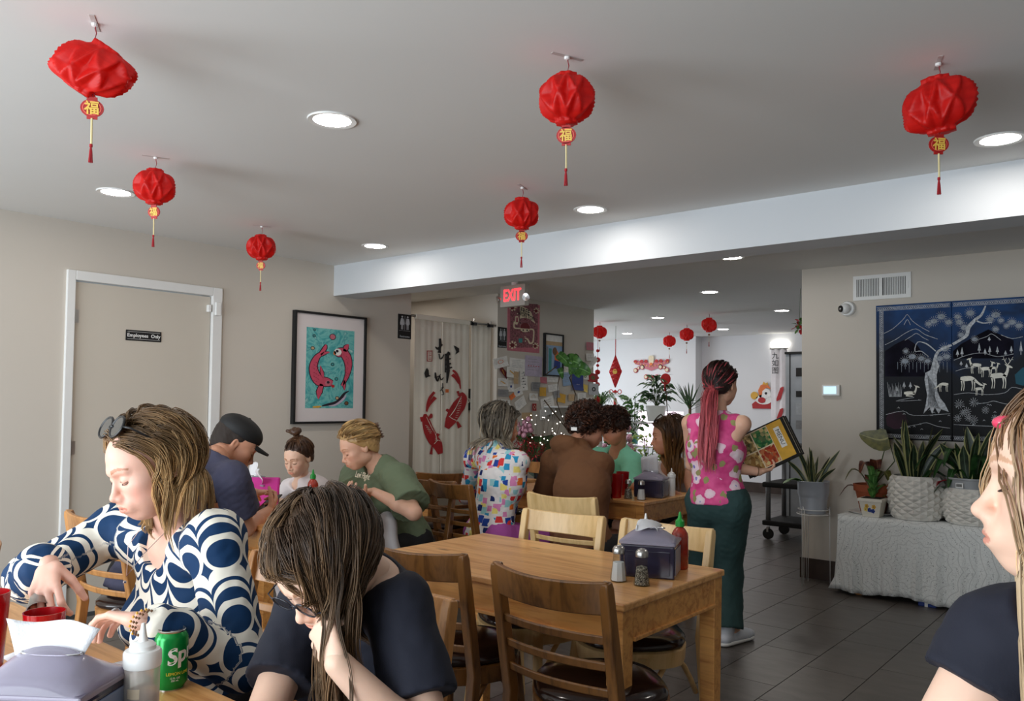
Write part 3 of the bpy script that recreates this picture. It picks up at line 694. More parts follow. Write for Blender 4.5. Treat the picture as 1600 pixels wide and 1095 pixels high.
for y_, lb in ((5.75, 'black binder clip on the rod where the two curtains meet'), (5.99, 'black binder clip at the right end of the rod')):
    t = thing('binder_clip', lb, 'clip', (LX-.012, y_, 2.095)); MB().prism([(-.02, -.012), (.02, -.012), (.004, .016), (-.004, .016)], (0, -.02, 0), (0, 0, 1), (0, 1, 0), .02).bb((0, -.022, -.02), (.018, .022, .008)).build('clip_body', m_black, t)
    MB().tube([(0, -.01, .005), (.004, -.006, .04), (.004, .006, .04), (0, .01, .005)], .0018, 6).build('clip_handle', m_chrome, t)
def onc(px, py):
    p = at(px, py, x=LX-.02); return (cw(p[1], p[2])+.004, p[1], p[2])
for par, rng in ((c1, 0), (c2, 1)):
    d = Draw(par, onc, (1, 0, 0), .0008, .003); f = lambda L_: [(640+x/6.84, 600+y/6.84) for x, y in L_]; e = lambda L_: [(640+x/7.82, 500+y/7.82) for x, y in L_]
    W_ = lambda ws, s_=6.84: [w/s_ for w in ws]
    if rng == 0:
        d.blob('koi_print', K['red'], f([(270, 85), (225, 140), (195, 210), (180, 290)]), W_([26, 34, 26, 14])); d.blob('koi_print', K['red'], f([(278, 140), (240, 185), (205, 240), (185, 300)]), W_([40, 34, 18, 8]), 1)
        d.blob('koi_print', K['red'], f([(165, 320), (180, 400), (210, 500), (255, 590), (300, 650), (330, 745)]), W_([30, 90, 120, 120, 104, 50]))
        d.blob('koi_print', K['red'], f([(195, 365), (230, 345), (235, 315)]), W_([10, 44, 20]), 1); d.blob('koi_print', K['red'], f([(130, 350), (140, 400)]), W_([36, 30]), 1); d.blob('koi_print', K['red'], f([(290, 570), (310, 530)]), W_([14, 34]), 1); d.blob('koi_print', K['red'], f([(245, 660), (232, 750)]), W_([14, 36]), 1)
        for k in range(9): d.blob('koi_scale_line', m_linen, f([(165+k*12, 440+k*20), (200+k*13, 452+k*18)]), W_([4]), 3)
        d.blob('koi_scale_line', m_linen, f([(180, 350), (230, 450), (280, 540), (290, 600)]), W_([5, 7, 6, 4]), 3); d.blob('koi_scale_line', m_linen, f([(265, 640), (300, 600), (330, 610)]), W_([5]), 3)
        d.blob('seal_print', K['red'], e([(247, 372), (247, 505)]), W_([66], 7.82)); d.blob('seal_print', m_linen, e([(247, 382), (247, 495)]), W_([48], 7.82), 1)
        for k in range(7): d.blob('seal_print', K['red'], e([(230, 392+k*15), (264, 390+k*15+(k % 3)*3)]), W_([6], 7.82), 2)
        d.poly('bird_print', K['ink'], e([(180, 650), (195, 610), (213, 582), (235, 610), (240, 670), (268, 684), (225, 695), (200, 708), (190, 690)]))
        d.blob('calligraphy', K['ink'], e([(374, 225), (378, 290), (372, 350), (366, 400)]), W_([28, 34, 26, 44], 7.82)); d.blob('calligraphy', K['ink'], e([(318, 325), (350, 350), (400, 296)]), W_([8, 34, 16], 7.82), 1)
        d.blob('calligraphy', K['ink'], e([(362, 410), (372, 470), (395, 465), (420, 420)]), W_([16, 12, 16, 14], 7.82), 1)
        d.blob('calligraphy', K['ink'], e([(318, 640), (325, 700), (345, 745), (368, 680)]), W_([14, 26, 18, 8], 7.82)); d.blob('calligraphy', K['ink'], e([(310, 700), (350, 690), (384, 660)]), W_([12, 12, 6], 7.82), 1); d.blob('calligraphy', K['ink'], e([(370, 675), (385, 730), (418, 700)]), W_([10, 16, 8], 7.82), 1)
        d.blob('calligraphy', K['ink'], e([(404, 768), (404, 830), (372, 868)]), W_([8, 14, 4], 7.82)); d.blob('calligraphy', K['ink'], e([(385, 830), (420, 820)]), W_([8], 7.82), 1); d.blob('calligraphy', K['ink'], e([(395, 850), (418, 905), (385, 912)]), W_([12, 12, 4], 7.82), 1)
    else:
        d.poly('bird_print', K['ink'], e([(540, 308), (575, 325), (606, 345), (608, 388), (560, 422), (572, 385), (552, 345)]))
        d.blob('calligraphy', K['ink'], e([(488, 390), (470, 430), (470, 520), (474, 620), (460, 770)]), W_([36, 34, 40, 44, 12], 7.82)); d.blob('calligraphy', K['ink'], e([(436, 430), (500, 410)]), W_([30, 34], 7.82), 1)
        d.blob('calligraphy', K['ink'], e([(436, 490), (505, 470)]), W_([22, 18], 7.82), 1); d.blob('calligraphy', K['ink'], e([(438, 545), (510, 530)]), W_([26, 18], 7.82), 2); d.blob('calligraphy', K['ink'], e([(438, 600), (522, 576)]), W_([30, 14], 7.82), 3)
        d.blob('calligraphy', K['ink'], e([(440, 440), (440, 640)]), W_([14, 18], 7.82), 2)
        d.blob('seal_print', K['orange'], e([(462, 845), (462, 885)]), W_([38], 7.82))
        d.blob('koi_print', K['red'], e([(530, 612), (575, 660), (608, 740), (624, 840)]), W_([20, 34, 30, 12], 7.82)); d.blob('koi_print', K['red'], e([(524, 665), (565, 710), (605, 780)]), W_([40, 34, 14], 7.82), 1)
        d.blob('koi_print', K['red'], f([(555, 90), (570, 150), (530, 230), (480, 310), (440, 390), (400, 470)]), W_([30, 96, 140, 130, 110, 50]))
        d.blob('koi_print', K['red'], f([(470, 200), (490, 250)]), W_([10, 60]), 1); d.blob('koi_print', K['red'], f([(395, 270), (440, 300)]), W_([24, 44]), 1); d.blob('koi_print', K['red'], f([(508, 400), (540, 465)]), W_([20, 50]), 1); d.blob('koi_print', K['red'], f([(515, 75), (530, 130)]), W_([28, 14]), 1)
        for k in range(9): d.blob('koi_scale_line', m_linen, f([(575-k*8, 150+k*26), (535-k*6, 165+k*24)]), W_([4]), 3)
        d.blob('koi_scale_line', m_linen, f([(555, 130), (500, 240), (445, 330), (425, 350)]), W_([5, 8, 6, 4]), 3); d.blob('koi_scale_line', m_linen, f([(420, 340), (460, 370), (500, 390)]), W_([6]), 3)
    d.done()
# ---- pink poster
ps = tag(MB().bb((0, -.265, -.255), (.003, .265, .255)).build('pink_poster', K['rose']), 'pink illustrated poster reading free won ton on the notice wall', 'poster'); ps.location = (LX, 6.497, 2.115)
d = Draw(ps, lambda x, y: (.003, -.265+.53*(x-90)/570, .255-.51*(y-(60+.11*(x-90)))/920), (1, 0, 0), .0004, .0006)
d.rect('poster_ground', K['dpink'] if 0 else plain('poster_ground', C(150, 92, 100), .7, vary=.3, nscale=60), 135, 105, 625, 930)
d.poly('poster_art', K['cream'], [(300, 160), (350, 165), (430, 200), (500, 260), (530, 340), (580, 480), (520, 430), (480, 400), (400, 370), (300, 390)], 1)
d.blob('poster_art', K['cream'], [(240, 350), (250, 420), (230, 500)], [50, 66, 50], 1); d.blob('poster_art', K['dpink'], [(250, 370), (250, 460)], [22, 34], 2)
d.blob('poster_art', K['cream'], [(205, 450), (205, 560), (300, 575), (380, 575)], [26, 26, 24, 20], 2); d.blob('poster_art', K['cream'], [(470, 585), (545, 600), (550, 720), (535, 830), (480, 850), (445, 780), (390, 750)], [22, 26, 24, 30, 30, 26, 16], 2)
d.disc('poster_face', K['cream'], 395, 600, 78, 3, 42); d.poly('poster_face', K['maroon'], [(312, 570), (318, 510), (350, 480), (395, 465), (445, 485), (470, 530), (474, 580)], 4)
for x in (360, 430): d.disc('poster_face', K['ink'], x, 605, 14, 5)
for x, y, s_ in ((185, 880, 1), (590, 900, .8), (175, 190, .9), (600, 230, .8)):
    for k in range(7): a = k*.9; d.blob('poster_petal', K['cream'], [(x, y), (x+70*s_*math.cos(a), y+75*s_*math.sin(a))], [14, 34*s_], 1)
    d.disc('poster_petal', K['maroon'], x-10, y+5, 38*s_, 3)
d.blob('poster_art', K['teal'], [(315, 760), (318, 840)], [70, 62], 1)
for k in range(46):
    x, y = random.uniform(150, 610), random.uniform(120, 900); d.disc('poster_dot', K[random.choice(['maroon', 'rose', 'green', 'cream', 'ink'])], x, y, random.uniform(5, 13), 0.5)
d.done()
text('lettering', 'FREE', .075, (.003, -.265+.53*(390-90)/570, .255-.51*(258-95)/920), (0, 1, -.12), (0, .1, 1), K['ink'], ps, ext=.0003, lift=.0022, bold=.001)
text('lettering', 'WON TON', .055, (.003, -.265+.53*(415-90)/570, .255-.51*(345-97)/920), (0, 1, -.16), (0, .1, 1), K['ink'], ps, ext=.0003, lift=.0022, bold=.001)
# ---- framed child picture
fp = thing('framed_picture', 'black framed picture of a figure with a blue skirt on the notice wall', 'picture', (LX, 7.0, 1.852))
fr = MB()
for a, b in (((0, -.17, -.23), (.03, -.155, .23)), ((0, .155, -.23), (.03, .17, .23)), ((0, -.155, -.23), (.03, .155, -.215)), ((0, -.155, .215), (.03, .155, .23))): fr.bb(a, b)
fr.build('frame', m_blackm, fp); MB().bb((0, -.155, -.215), (.015, .155, .215)).build('print_sheet', K['sky'], fp)
d = Draw(fp, lambda x, y: (.015, -.155+.31*x/100, .215-.43*y/100), (1, 0, 0)); d.rect('print', K['white'], 0, 0, 100, 16); d.rect('print', K['tan'], 0, 16, 100, 26, 0)
d.rect('print', K['teal'], 22, 34, 38, 92); d.rect('print', K['grey'], 8, 30, 18, 94); d.blob('figure_print', K['orange'], [(62, 38), (70, 55), (80, 66)], [10, 34, 30], 1); d.disc('figure_print', K['brown'], 56, 40, 13, 2, 10); d.blob('figure_print', K['blue'], [(72, 64), (70, 84)], [34, 40], 2); d.done()
text('lettering', 'HUMMUS TIME', .034, (.015, .0, .18), (0, 1, 0), (0, 0, 1), K['ink'], fp, ext=.0002, lift=.001) if False else None
# ---- notices
notes = [(782, 566, 22, 20, -12, 'white', 'white card with a pale drawing, tilted, under the restroom sign'), (809, 570, 26, 25, 2, 'white', 'large handwritten white page below the pink poster'), (833, 572, 26, 40, 1, 'lilac', 'lilac sheet with a row of red stars, below the poster right side'),
 (786, 582, 14, 12, 38, 'maroon', 'dark red folded flyer at the left of the notices'), (785, 597, 16, 16, 0, 'white', 'small note under the dark red flyer'), (785, 614, 16, 14, 1, 'grey', 'greyish square note at the left edge of the notices'), (786, 628, 18, 10, 3, 'white', 'cut-off note just over the grey-haired woman'),
 (799, 582, 18, 20, 4, 'white', 'note with a yellow smear right of the red flyer'), (804, 590, 7, 24, 3, 'tan', 'narrow beige strip with yellow flowers'), (798, 603, 10, 22, 0, 'white', 'narrow pale note left of the violet drawing'), (818, 594, 11, 40, -5, 'white', 'long white strip note with black dots'),
 (809, 612, 13, 16, -18, 'white', 'tilted note with a violet flower drawing'), (799, 619, 8, 9, -30, 'orange', 'small orange-brown tag'), (812, 630, 16, 20, -28, 'white', 'tilted white drawing with grey scribbles'), (836, 604, 13, 17, 0, 'grey', 'printed grey page under the lilac sheet'),
 (832, 620, 13, 14, 1, 'white', 'small white page with faint lines above the red seal'), (833, 636, 6, 14, 0, 'red', 'small red seal card low on the notice wall'), (846, 612, 10, 17, 0, 'gold', 'mustard card right of the plant stem'), (849, 594, 10, 12, 2, 'rose', 'small pale pink note beside the frame bottom'),
 (863, 590, 17, 17, 0, 'white', 'lined page under the framed picture'), (864, 606, 16, 14, -6, 'white', 'lined page hanging tilted under the other lined page'), (855, 634, 20, 34, -12, 'white', 'large tilted white page low in the middle of the notices'), (882, 575, 11, 20, -8, 'white', 'white note beside the big green leaves'),
 (884, 592, 12, 26, -6, 'sky', 'pale blue curled letter left of the dark blue card'), (901, 597, 17, 31, 2, 'blue', 'dark blue card with two small white marks'), (920, 541, 11, 15, 0, 'rose', 'pinkish square card high at the wall end'), (920, 558, 12, 14, -2, 'white', 'white note with a grey frame at the wall end'),
 (926, 566, 14, 10, -38, 'white', 'white flap pointing down by the red ornament'), (926, 590, 15, 17, 4, 'red', 'red wreath card near the wall end'), (927, 608, 15, 22, 1, 'pearl', 'grey-green card with a black character'), (912, 606, 10, 14, 10, 'yellow', 'yellow card behind the grey-green card'),
 (913, 588, 11, 12, 0, 'white', 'small printed note left of the wreath card'), (876, 622, 12, 17, 8, 'gold', 'mustard envelope low right of the stem'), (868, 616, 9, 14, -8, 'grey', 'grey photo beside the mustard envelope'), (891, 621, 9, 13, 0, 'tan', 'beige card low on the notice wall'),
 (907, 621, 13, 18, -4, 'white', 'white page above the curly hair'), (922, 626, 12, 12, 0, 'white', 'small white page at the bottom right of the notices'), (823, 650, 16, 14, 0, 'tan', 'beige cardboard note behind the pink blossoms'), (848, 648, 10, 20, 0, 'white', 'narrow white page by the plant stem')]
for i, (px, py, w, h, r, c_, lb) in enumerate(notes):
    p = at(px, py, x=LX); q = at(px+w/2, py, x=LX); q0 = at(px-w/2, py, x=LX); a = abs(q[1]-q0[1])/2*1.02; b = h/2/200*1.02*(1+(p[1]-6.2)*.12)
    u_, v_ = Vector((0, math.cos(math.radians(-r)), math.sin(math.radians(-r)))), Vector((0, -math.sin(math.radians(-r)), math.cos(math.radians(-r))))
    lift = .002+.0022*(i % 9)
    m = MB(); n = 5; vs = []
    for k in range(n+1):
        s_ = -1+2*k/n; curl = .012*max(0, -s_)**2*(1 if i % 3 == 0 else .2)
        for e_ in (-1, 1):
            vs.append(tuple(u_*(a*e_)+v_*(b*s_)+Vector((lift+curl, 0, 0))))
    m.add(vs, [(2*k, 2*k+1, 2*k+3, 2*k+2) for k in range(n)])
    o = m.build('notice', K[c_]); o.location = (LX, p[1], p[2]); s2 = o.modifiers.new('s', 'SOLIDIFY'); s2.thickness = .0008; tag(o, lb+('' if len(lb.split()) > 3 else ' on the wall'), 'notice', None)
    d = Draw(o, lambda x, y: tuple(u_*(a*x)+v_*(b*y)+Vector((lift, 0, 0))), (1, 0, 0), .0003, .0012)
    if c_ in ('white', 'grey', 'sky', 'lilac', 'rose'):
        for k in range(5 if h > 13 else 3):
            yy = .65-k*.26; d.blob('handwriting', K['grey' if c_ != 'grey' else 'ink'], [(-.7, yy), (.2+.5*random.random(), yy+.03)], [.035])
    if 'stars' in lb:
        for k in range(5): d.disc('red_star', K['red'], -.6+k*.3, 0, .09, 1, .05, 5)
    if 'violet' in lb: d.disc('drawing', K['blue'], .05, -.1, .3, 1, .25, 9)
    if 'black dots' in lb:
        for k in range(6): d.disc('drawing', K['ink'], .3*math.sin(k*2), .8-k*.3, .2, 1, .06, 7)
    if 'white marks' in lb:
        for s_ in (-.2, .12): d.rect('mark', K['white'], s_, -.45, s_+.16, -.25, 1)
    if 'character' in lb or 'wreath' in lb:
        d.ring('drawing', K['ink' if 'char' in lb else 'green'], 0, 0, .4, .2, 1, 10)
    if 'flyer' in lb: d.blob('drawing', K['gold'], [(-.5, .3), (.4, -.4)], [.2], 1)
    if 'seal' in lb: d.ring('drawing', K['cream'], 0, 0, .7, .2, 1, 4)
    if 'drawing, tilted' in lb: d.ring('drawing', K['orange'], 0, .1, .4, .08, 1, 10)
    d.done()
# ---- lacquer panels on the right wall
def lacq():
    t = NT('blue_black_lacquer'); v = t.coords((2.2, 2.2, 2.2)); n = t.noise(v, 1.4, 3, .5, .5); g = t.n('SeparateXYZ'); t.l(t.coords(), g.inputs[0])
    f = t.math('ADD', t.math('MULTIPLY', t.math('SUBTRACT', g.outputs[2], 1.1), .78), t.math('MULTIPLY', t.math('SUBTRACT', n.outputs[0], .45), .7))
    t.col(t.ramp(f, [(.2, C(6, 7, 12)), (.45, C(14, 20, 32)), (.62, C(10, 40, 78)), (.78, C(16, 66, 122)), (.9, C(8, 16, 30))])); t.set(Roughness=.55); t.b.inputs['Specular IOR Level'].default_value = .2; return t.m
m_lac = lacq(); m_nacre = plain('mother_of_pearl', C(186, 190, 196), .45, vary=.22, nscale=60); m_ivory = plain('ivory_inlay', C(226, 222, 206), .35, vary=.08, nscale=30); m_fol = plain('pearl_foliage', C(104, 116, 132), .4, vary=.2, nscale=50)
PYP = RY-.022
panels = []
for i, (xa, xb, lb) in enumerate(((-1.736, -1.233, 'left blue-black lacquer panel with a pearl inlaid tree and mountains'), (-1.231, -.728, 'second lacquer panel with pearl deer and pines'), (-.726, -.223, 'third lacquer panel, behind the head of the woman at right'))):
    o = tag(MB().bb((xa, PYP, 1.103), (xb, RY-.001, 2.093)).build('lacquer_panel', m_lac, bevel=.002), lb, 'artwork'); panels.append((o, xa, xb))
def PX(cx, cy):
    p = at(1230+cx/3.532, 390+cy/3.532, y=PYP); return p
class PDraw:
    def __init__(s): s.d = [Draw(o, lambda x, y: (x, PYP, y), (0, -1, 0), .0004, .0006) for o, a, b in panels]
    def w(s, x): return 0 if x < -1.232 else (1 if x < -.727 else 2)
    def blob(s, nm, m, pts, w, L=0, sub=3):
        P = [PX(*p) for p in pts]; k = .00088; s.d[s.w(P[len(P)//2][0])].blob(nm, m, [(p[0], p[2]) for p in P], [q*k for q in w], L, sub)
    def poly(s, nm, m, pts, L=0):
        P = [PX(*p) for p in pts]; s.d[s.w(P[0][0])].poly(nm, m, [(p[0], p[2]) for p in P], L)
    def disc(s, nm, m, x, y, r, L=0, k=10, ry=None):
        p = PX(x, y); s.d[s.w(p[0])].disc(nm, m, p[0], p[2], r*.00088, L, (ry or r)*.00088, k)
    def fan(s, nm, m, x, y, r, n=11, a0=0, a1=2*math.pi, w=2.2, L=1):
        for k in range(n):
            a = a0+(a1-a0)*k/(n-1 if a1-a0 < 6 else n); s.blob(nm, m, [(x+r*.15*math.cos(a), y-r*.15*math.sin(a)), (x+r*math.cos(a), y-r*math.sin(a))], [w*.6, w], L, 1)
PD = PDraw()
dk = plain('dark_hill_paint', C(22, 20, 34), .75, vary=.3, nscale=8); dk.node_tree.nodes['Principled BSDF'].inputs['Specular IOR Level'].default_value = .1
PD.poly('hill', dk, [(540, 560), (600, 520), (660, 490), (720, 530), (760, 590), (800, 640), (800, 700), (540, 700)], -.5); PD.poly('hill', dk, [(915, 560), (960, 520), (1050, 470), (1110, 440), (1180, 470), (1250, 500), (1250, 600), (915, 600)], -.5)
PD.poly('hill', plain('plum_paint', C(46, 20, 36), .8, vary=.3, nscale=10), [(545, 930), (560, 900), (600, 890), (650, 905), (670, 950), (640, 985), (590, 990), (550, 970)], -.4)
for P_ in ([(535, 462), (585, 435), (640, 385), (663, 358), (690, 392), (735, 425), (785, 452)], [(540, 525), (600, 495), (650, 462), (710, 437), (760, 468), (830, 493)], [(650, 500), (690, 475), (715, 462), (750, 485), (780, 500)], [(645, 415), (663, 385), (680, 415)],
           [(1040, 500), (1100, 480), (1130, 465), (1180, 500)], [(920, 610), (1000, 580), (1080, 570), (1160, 590), (1250, 575)], [(930, 670), (980, 655), (1040, 650)], [(740, 830), (600, 835), (700, 815)], [(545, 910), (640, 890), (700, 915), (900, 905)], [(660, 975), (720, 965), (770, 955), (830, 975), (900, 985)],
           [(920, 800), (1000, 790), (1100, 800), (1200, 790), (1240, 760), (1300, 770)], [(920, 965), (1020, 970), (1150, 975)], [(1040, 850), (1100, 845), (1140, 835), (1200, 850), (1290, 860)], [(1180, 470), (1240, 490), (1300, 480)]):
    PD.blob('inlaid_line', m_nacre, P_, [3.4], 1)
PD.poly('tree_trunk', m_nacre, [(752, 905), (766, 850), (772, 800), (758, 720), (762, 680), (790, 665), (808, 600), (828, 612), (840, 640), (825, 690), (828, 780), (845, 820), (870, 850), (892, 895), (850, 880), (836, 905), (815, 870), (800, 905), (785, 870)], 1)
for k in range(12): PD.blob('bark_line', m_lac, [(775+k*4, 690+k*6), (782+k*3, 770+k*4), (778+k*6, 860+k*2)], [2.2], 3)
PD.blob('tree_branch', m_nacre, [(812, 615), (835, 560), (908, 526)], [24, 20, 18], 2); PD.blob('tree_branch', m_nacre, [(914, 522), (960, 495), (992, 470), (1000, 430), (1040, 385), (1072, 360), (1095, 310)], [20, 20, 26, 30, 24, 18, 10], 2)
PD.blob('tree_branch', m_nacre, [(820, 560), (770, 520), (720, 510), (705, 560), (740, 560), (780, 590)], [8, 10, 6, 6, 6, 4], 2); PD.blob('tree_branch', m_nacre, [(1040, 390), (1080, 405), (1130, 400)], [12, 10, 4], 2)
for x, y, r in ((690, 590, 34), (650, 615, 34), (655, 560, 22), (740, 600, 30), (775, 615, 26), (850, 370, 36), (810, 395, 32), (890, 400, 30), (780, 410, 26), (940, 370, 28), (980, 430, 34), (1010, 350, 36), (950, 400, 30), (1150, 360, 36), (1120, 385, 30), (1180, 390, 24), (1035, 495, 26), (870, 545, 38), (840, 600, 32), (880, 590, 30), (960, 470, 26), (1240, 400, 32), (1280, 420, 30), (1210, 420, 22), (1150, 440, 24)):
    PD.disc('foliage_ground', m_fol, x, y, r*.82, 0, 12, r*.6); PD.fan('foliage_inlay', m_nacre, x, y, r*.9, 15, w=1.8)
for x, y, r in ((950, 852, 27), (1030, 842, 26), (992, 892, 24), (1028, 940, 26), (1095, 885, 22), (940, 930, 22), (970, 900, 20), (1145, 930, 20), (1000, 925, 22)):
    PD.fan('flower_inlay', m_nacre, x, y, r, 11, w=3)
for x0_, y0_, h_ in ((940, 590, 40), (965, 590, 54), (1060, 570, 56), (1092, 580, 36), (1118, 575, 44), (1160, 575, 42), (1205, 585, 30), (1237, 570, 40), (1290, 580, 80), (960, 640, 26), (990, 655, 30), (1115, 505, 26), (645, 765, 38), (680, 765, 36), (605, 790, 40)):
    PD.poly('pine_inlay', m_nacre, [(x0_-9, y0_-h_*.25), (x0_, y0_-h_), (x0_+9, y0_-h_*.25), (x0_+2, y0_-h_*.25), (x0_+2, y0_), (x0_-2, y0_), (x0_-2, y0_-h_*.25)], 1)
for k in range(10): PD.blob('reed_inlay', m_nacre, [(565+k*7, 812), (552+k*9, 730+(k*13) % 30)], [6, 1], 1)
for k in range(14): PD.blob('hanging_moss', m_fol, [(610+k*21, 620), (610+k*21, 660+(k*17) % 34)], [4, 2], 1)
def deer(x, y, s, f=1, graze=False, ant=False, lie=False):
    q = lambda L_: [(x+f*a*s, y+b*s) for a, b in L_]; m = m_ivory
    PD.blob('deer_body', m, q([(-44, -6), (-20, -4), (10, -6), (34, 2)]), [20*s, 40*s, 36*s, 24*s], 3)
    if graze: PD.blob('deer_neck', m, q([(30, 0), (52, 18), (70, 30), (84, 34)]), [26*s, 16*s, 14*s, 6*s], 3)
    else: PD.blob('deer_neck', m, q([(28, 0), (42, -26), (46, -50)]), [28*s, 18*s, 14*s], 3); PD.blob('deer_head', m, q([(40, -56), (56, -52), (70, -46)]), [14*s, 16*s, 6*s], 3); PD.blob('deer_ear', m, q([(40, -56), (30, -66)]), [7*s, 3*s], 3)
    if not lie:
        for a in (-38, -26, 20, 32): PD.blob('deer_leg', m, q([(a, 8), (a+3, 34), (a-1, 62)]), [11*s, 5*s, 5*s], 3)
    else: PD.blob('deer_leg', m, q([(-30, 14), (20, 18)]), [14*s, 8*s], 3)
    if ant:
        for a in (-1, 1): PD.blob('antler', m, q([(44, -60), (44+a*14, -80), (48+a*26, -104)]), [5*s, 4*s, 2*s], 3); PD.blob('antler', m, q([(44+a*14, -80), (44+a*6, -98)]), [4*s, 2*s], 3); PD.blob('antler', m, q([(44+a*20, -92), (44+a*30, -88)]), [4*s, 2*s], 3)
deer(1182, 702, 1.0, -1 if False else -1, ant=True) if False else deer(1170, 700, 1.05, 1, ant=True)
deer(1000, 716, 1.0, 1, graze=True); deer(1062, 770, .55, 1); deer(1100, 660, .7, 1); deer(1040, 640, .7, -1); deer(1140, 655, .5, 1); deer(862, 745, .62, -1, graze=True); deer(678, 795, .75, 1, lie=True)
for k in range(26):
    x, y = random.uniform(560, 1180), random.uniform(830, 1000)
    PD.blob('grass_tuft', m_nacre, [(x-7, y), (x, y-6), (x+7, y)], [2, 5, 2], 1, 1)
# water
PD.poly('waterfall', plain('teal_paint', C(40, 96, 116), .8), [(1256, 690), (1300, 650), (1400, 640), (1400, 740), (1300, 750), (1262, 740)], 0)
# border: rows of little pearl rings
m_bd = MB()
for (o, xa, xb), dd in zip(panels, PD.d):
    for z_ in (1.128, 2.066):
        n = 34
        for k in range(n):
            x_ = xa+.012+(xb-xa-.024)*(k+.5)/n; dd.ring('border_inlay', m_nacre, x_, z_, .0085, .0035, 1, 8)
        dd.rect('border_inlay', m_nacre, xa+.006, z_-.014, xb-.006, z_-.0115, 1); dd.rect('border_inlay', m_nacre, xa+.006, z_+.0115, xb-.006, z_+.014, 1)
for k in range(62):
    z_ = 1.145+.905*k/61; PD.d[0].ring('border_inlay', m_nacre, -1.698, z_, .0085, .0035, 1, 8)
PD.d[0].rect('border_inlay', m_nacre, -1.712, 1.13, -1.7095, 2.07, 1); PD.d[0].rect('border_inlay', m_nacre, -1.6865, 1.13, -1.684, 2.07, 1)
for dd in PD.d: dd.done()
# ---- vent, camera, thermostat
vt = thing('wall_vent', 'white slatted air vent high on the right wall above the lacquer panels', 'vent', (-1.70, RY, 2.235))
vf = MB()
for a, b in (((-.203, -.012, -.093), (.203, 0, -.066)), ((-.203, -.012, .066), (.203, 0, .093)), ((-.203, -.012, -.066), (-.178, 0, .066)), ((.168, -.012, -.066), (.203, 0, .066)), ((-.012, -.012, -.066), (.006, 0, .066))): vf.bb(a, b)
vf.build('vent_frame', m_white, vt); MB().bb((-.18, -.002, -.068), (.17, 0, .068)).build('vent_opening', m_blackm, vt)
slm = MB().bb((-.0035, -.010, -.066), (.0035, -.003, .066)).mesh('vent_slat'); slm.materials.append(m_white)
for k in range(30):
    x_ = -.172+k*.0117
    if -.016 < x_ < .009: continue
    o = link('vent_slat', slm, None, vt); o.location = (x_, 0, 0); o.rotation_euler = (0, 0, .35)
MB().box((.182, -.014, .0), (.005, .006, .05)).build('damper_lever', m_white, vt)
scm = thing('security_camera', 'white dome security camera below the vent on the right wall', 'camera', (-1.945, RY, 2.085))
MB().lathe([(0, 0), (.058, 0), (.058, .018), (.05, .028), (0, .03)], (0, 0, 0), 32, (0, -1, 0)).build('mount', m_white, scm, auto=True)
MB().lathe([(.04*math.cos(a), .04*math.sin(a)) for a in [-math.pi/2+k*math.pi/14 for k in range(15)]], (-.008, -.045, -.002), 28, (-.75, -1, -.1), cap=False).build('camera_ball', m_white, scm, smooth=True)
MB().lathe([(0, .036), (.026, .036), (.024, .042), (0, .042)], (-.008, -.045, -.002), 24, (-.75, -1, -.1)).build('lens_ring', m_black, scm, auto=True)
MB().lathe([(0, .042), (.011, .042), (.008, .046), (0, .047)], (-.008, -.045, -.002), 18, (-.75, -1, -.1)).build('lens', m_chrome, scm, auto=True)
th = thing('thermostat', 'white thermostat with a lit pale blue screen on the right wall', 'thermostat', (-2.067, RY, 1.462))
MB().bb((-.067, -.025, -.043), (.067, 0, .043)).build('case', m_white, th, bevel=.006); MB().bb((-.053, -.0265, -.028), (.042, -.025, .03)).build('screen', emis('screen_glow', (.55, .8, .95, 1), .8), th)
# ---- lanterns
def lantern_mat():
    t = NT('red_lantern_paper'); n = t.noise(t.coords((1, 1, 4)), 18, 3); t.col(t.ramp(n.outputs[0], [(.3, C(206, 16, 14)), (.7, C(232, 34, 26))])); t.set(Roughness=.5)
    tr = t.n('BsdfTranslucent'); tr.inputs[0].default_value = C(255, 40, 24); mx = t.n('MixShader'); mx.inputs[0].default_value = .35
    out = [x for x in t.t.nodes if x.type == 'OUTPUT_MATERIAL'][0]; t.l(t.b.outputs[0], mx.inputs[1]); t.l(tr.outputs[0], mx.inputs[2]); t.l(mx.outputs[0], out.inputs[0]); return t.m
m_lan = lantern_mat()
def lantern_mesh(seed, open_=1.0, skew=0):
    """honeycomb paper lantern: leaves glued alternately, so the sides form pointed cells"""
    rg = random.Random(seed); N = 96; rows = 37; vs = []; m = MB(); R = .092; hh = .077; tri = lambda x: abs((x % 1)-.5)*2
    for j in range(rows):
        t = -1+2*j/(rows-1); col = abs(t) > .84
        r = .036 if col else .034+(R-.034)*math.sqrt(max(0, 1-(t/.84)**2))**.85
        for i in range(N):
            a = 2*math.pi*i/N; w = i/N*8+.12*math.sin(a*3+seed); d = min(1-tri(w+t*.62), 1-tri(w-t*.62))
            q = 1-.26*min(1, d*1.5)**.8 if not col else 1-.16*(1-tri(i/N*8+.25))
            q *= 1+skew*.18*math.cos(a*2+1)
            vs.append((r*q*math.cos(a), r*q*math.sin(a), t*hh+skew*.03*math.cos(a)*(1-t*t)))
    fs = [(j*N+i, j*N+(i+1) % N, (j+1)*N+(i+1) % N, (j+1)*N+i) for j in range(rows-1) for i in range(N)]
    fs += [tuple(range(N))[::-1], tuple((rows-1)*N+i for i in range(N))]
    m.add(vs, fs); me = m.mesh('lantern_body'); me.materials.append(m_lan); me.polygons.foreach_set('use_smooth', np.ones(len(me.polygons), bool)); return me
LM = [lantern_mesh(k, 1, s_) for k, s_ in enumerate((0, .5, 1.2))]
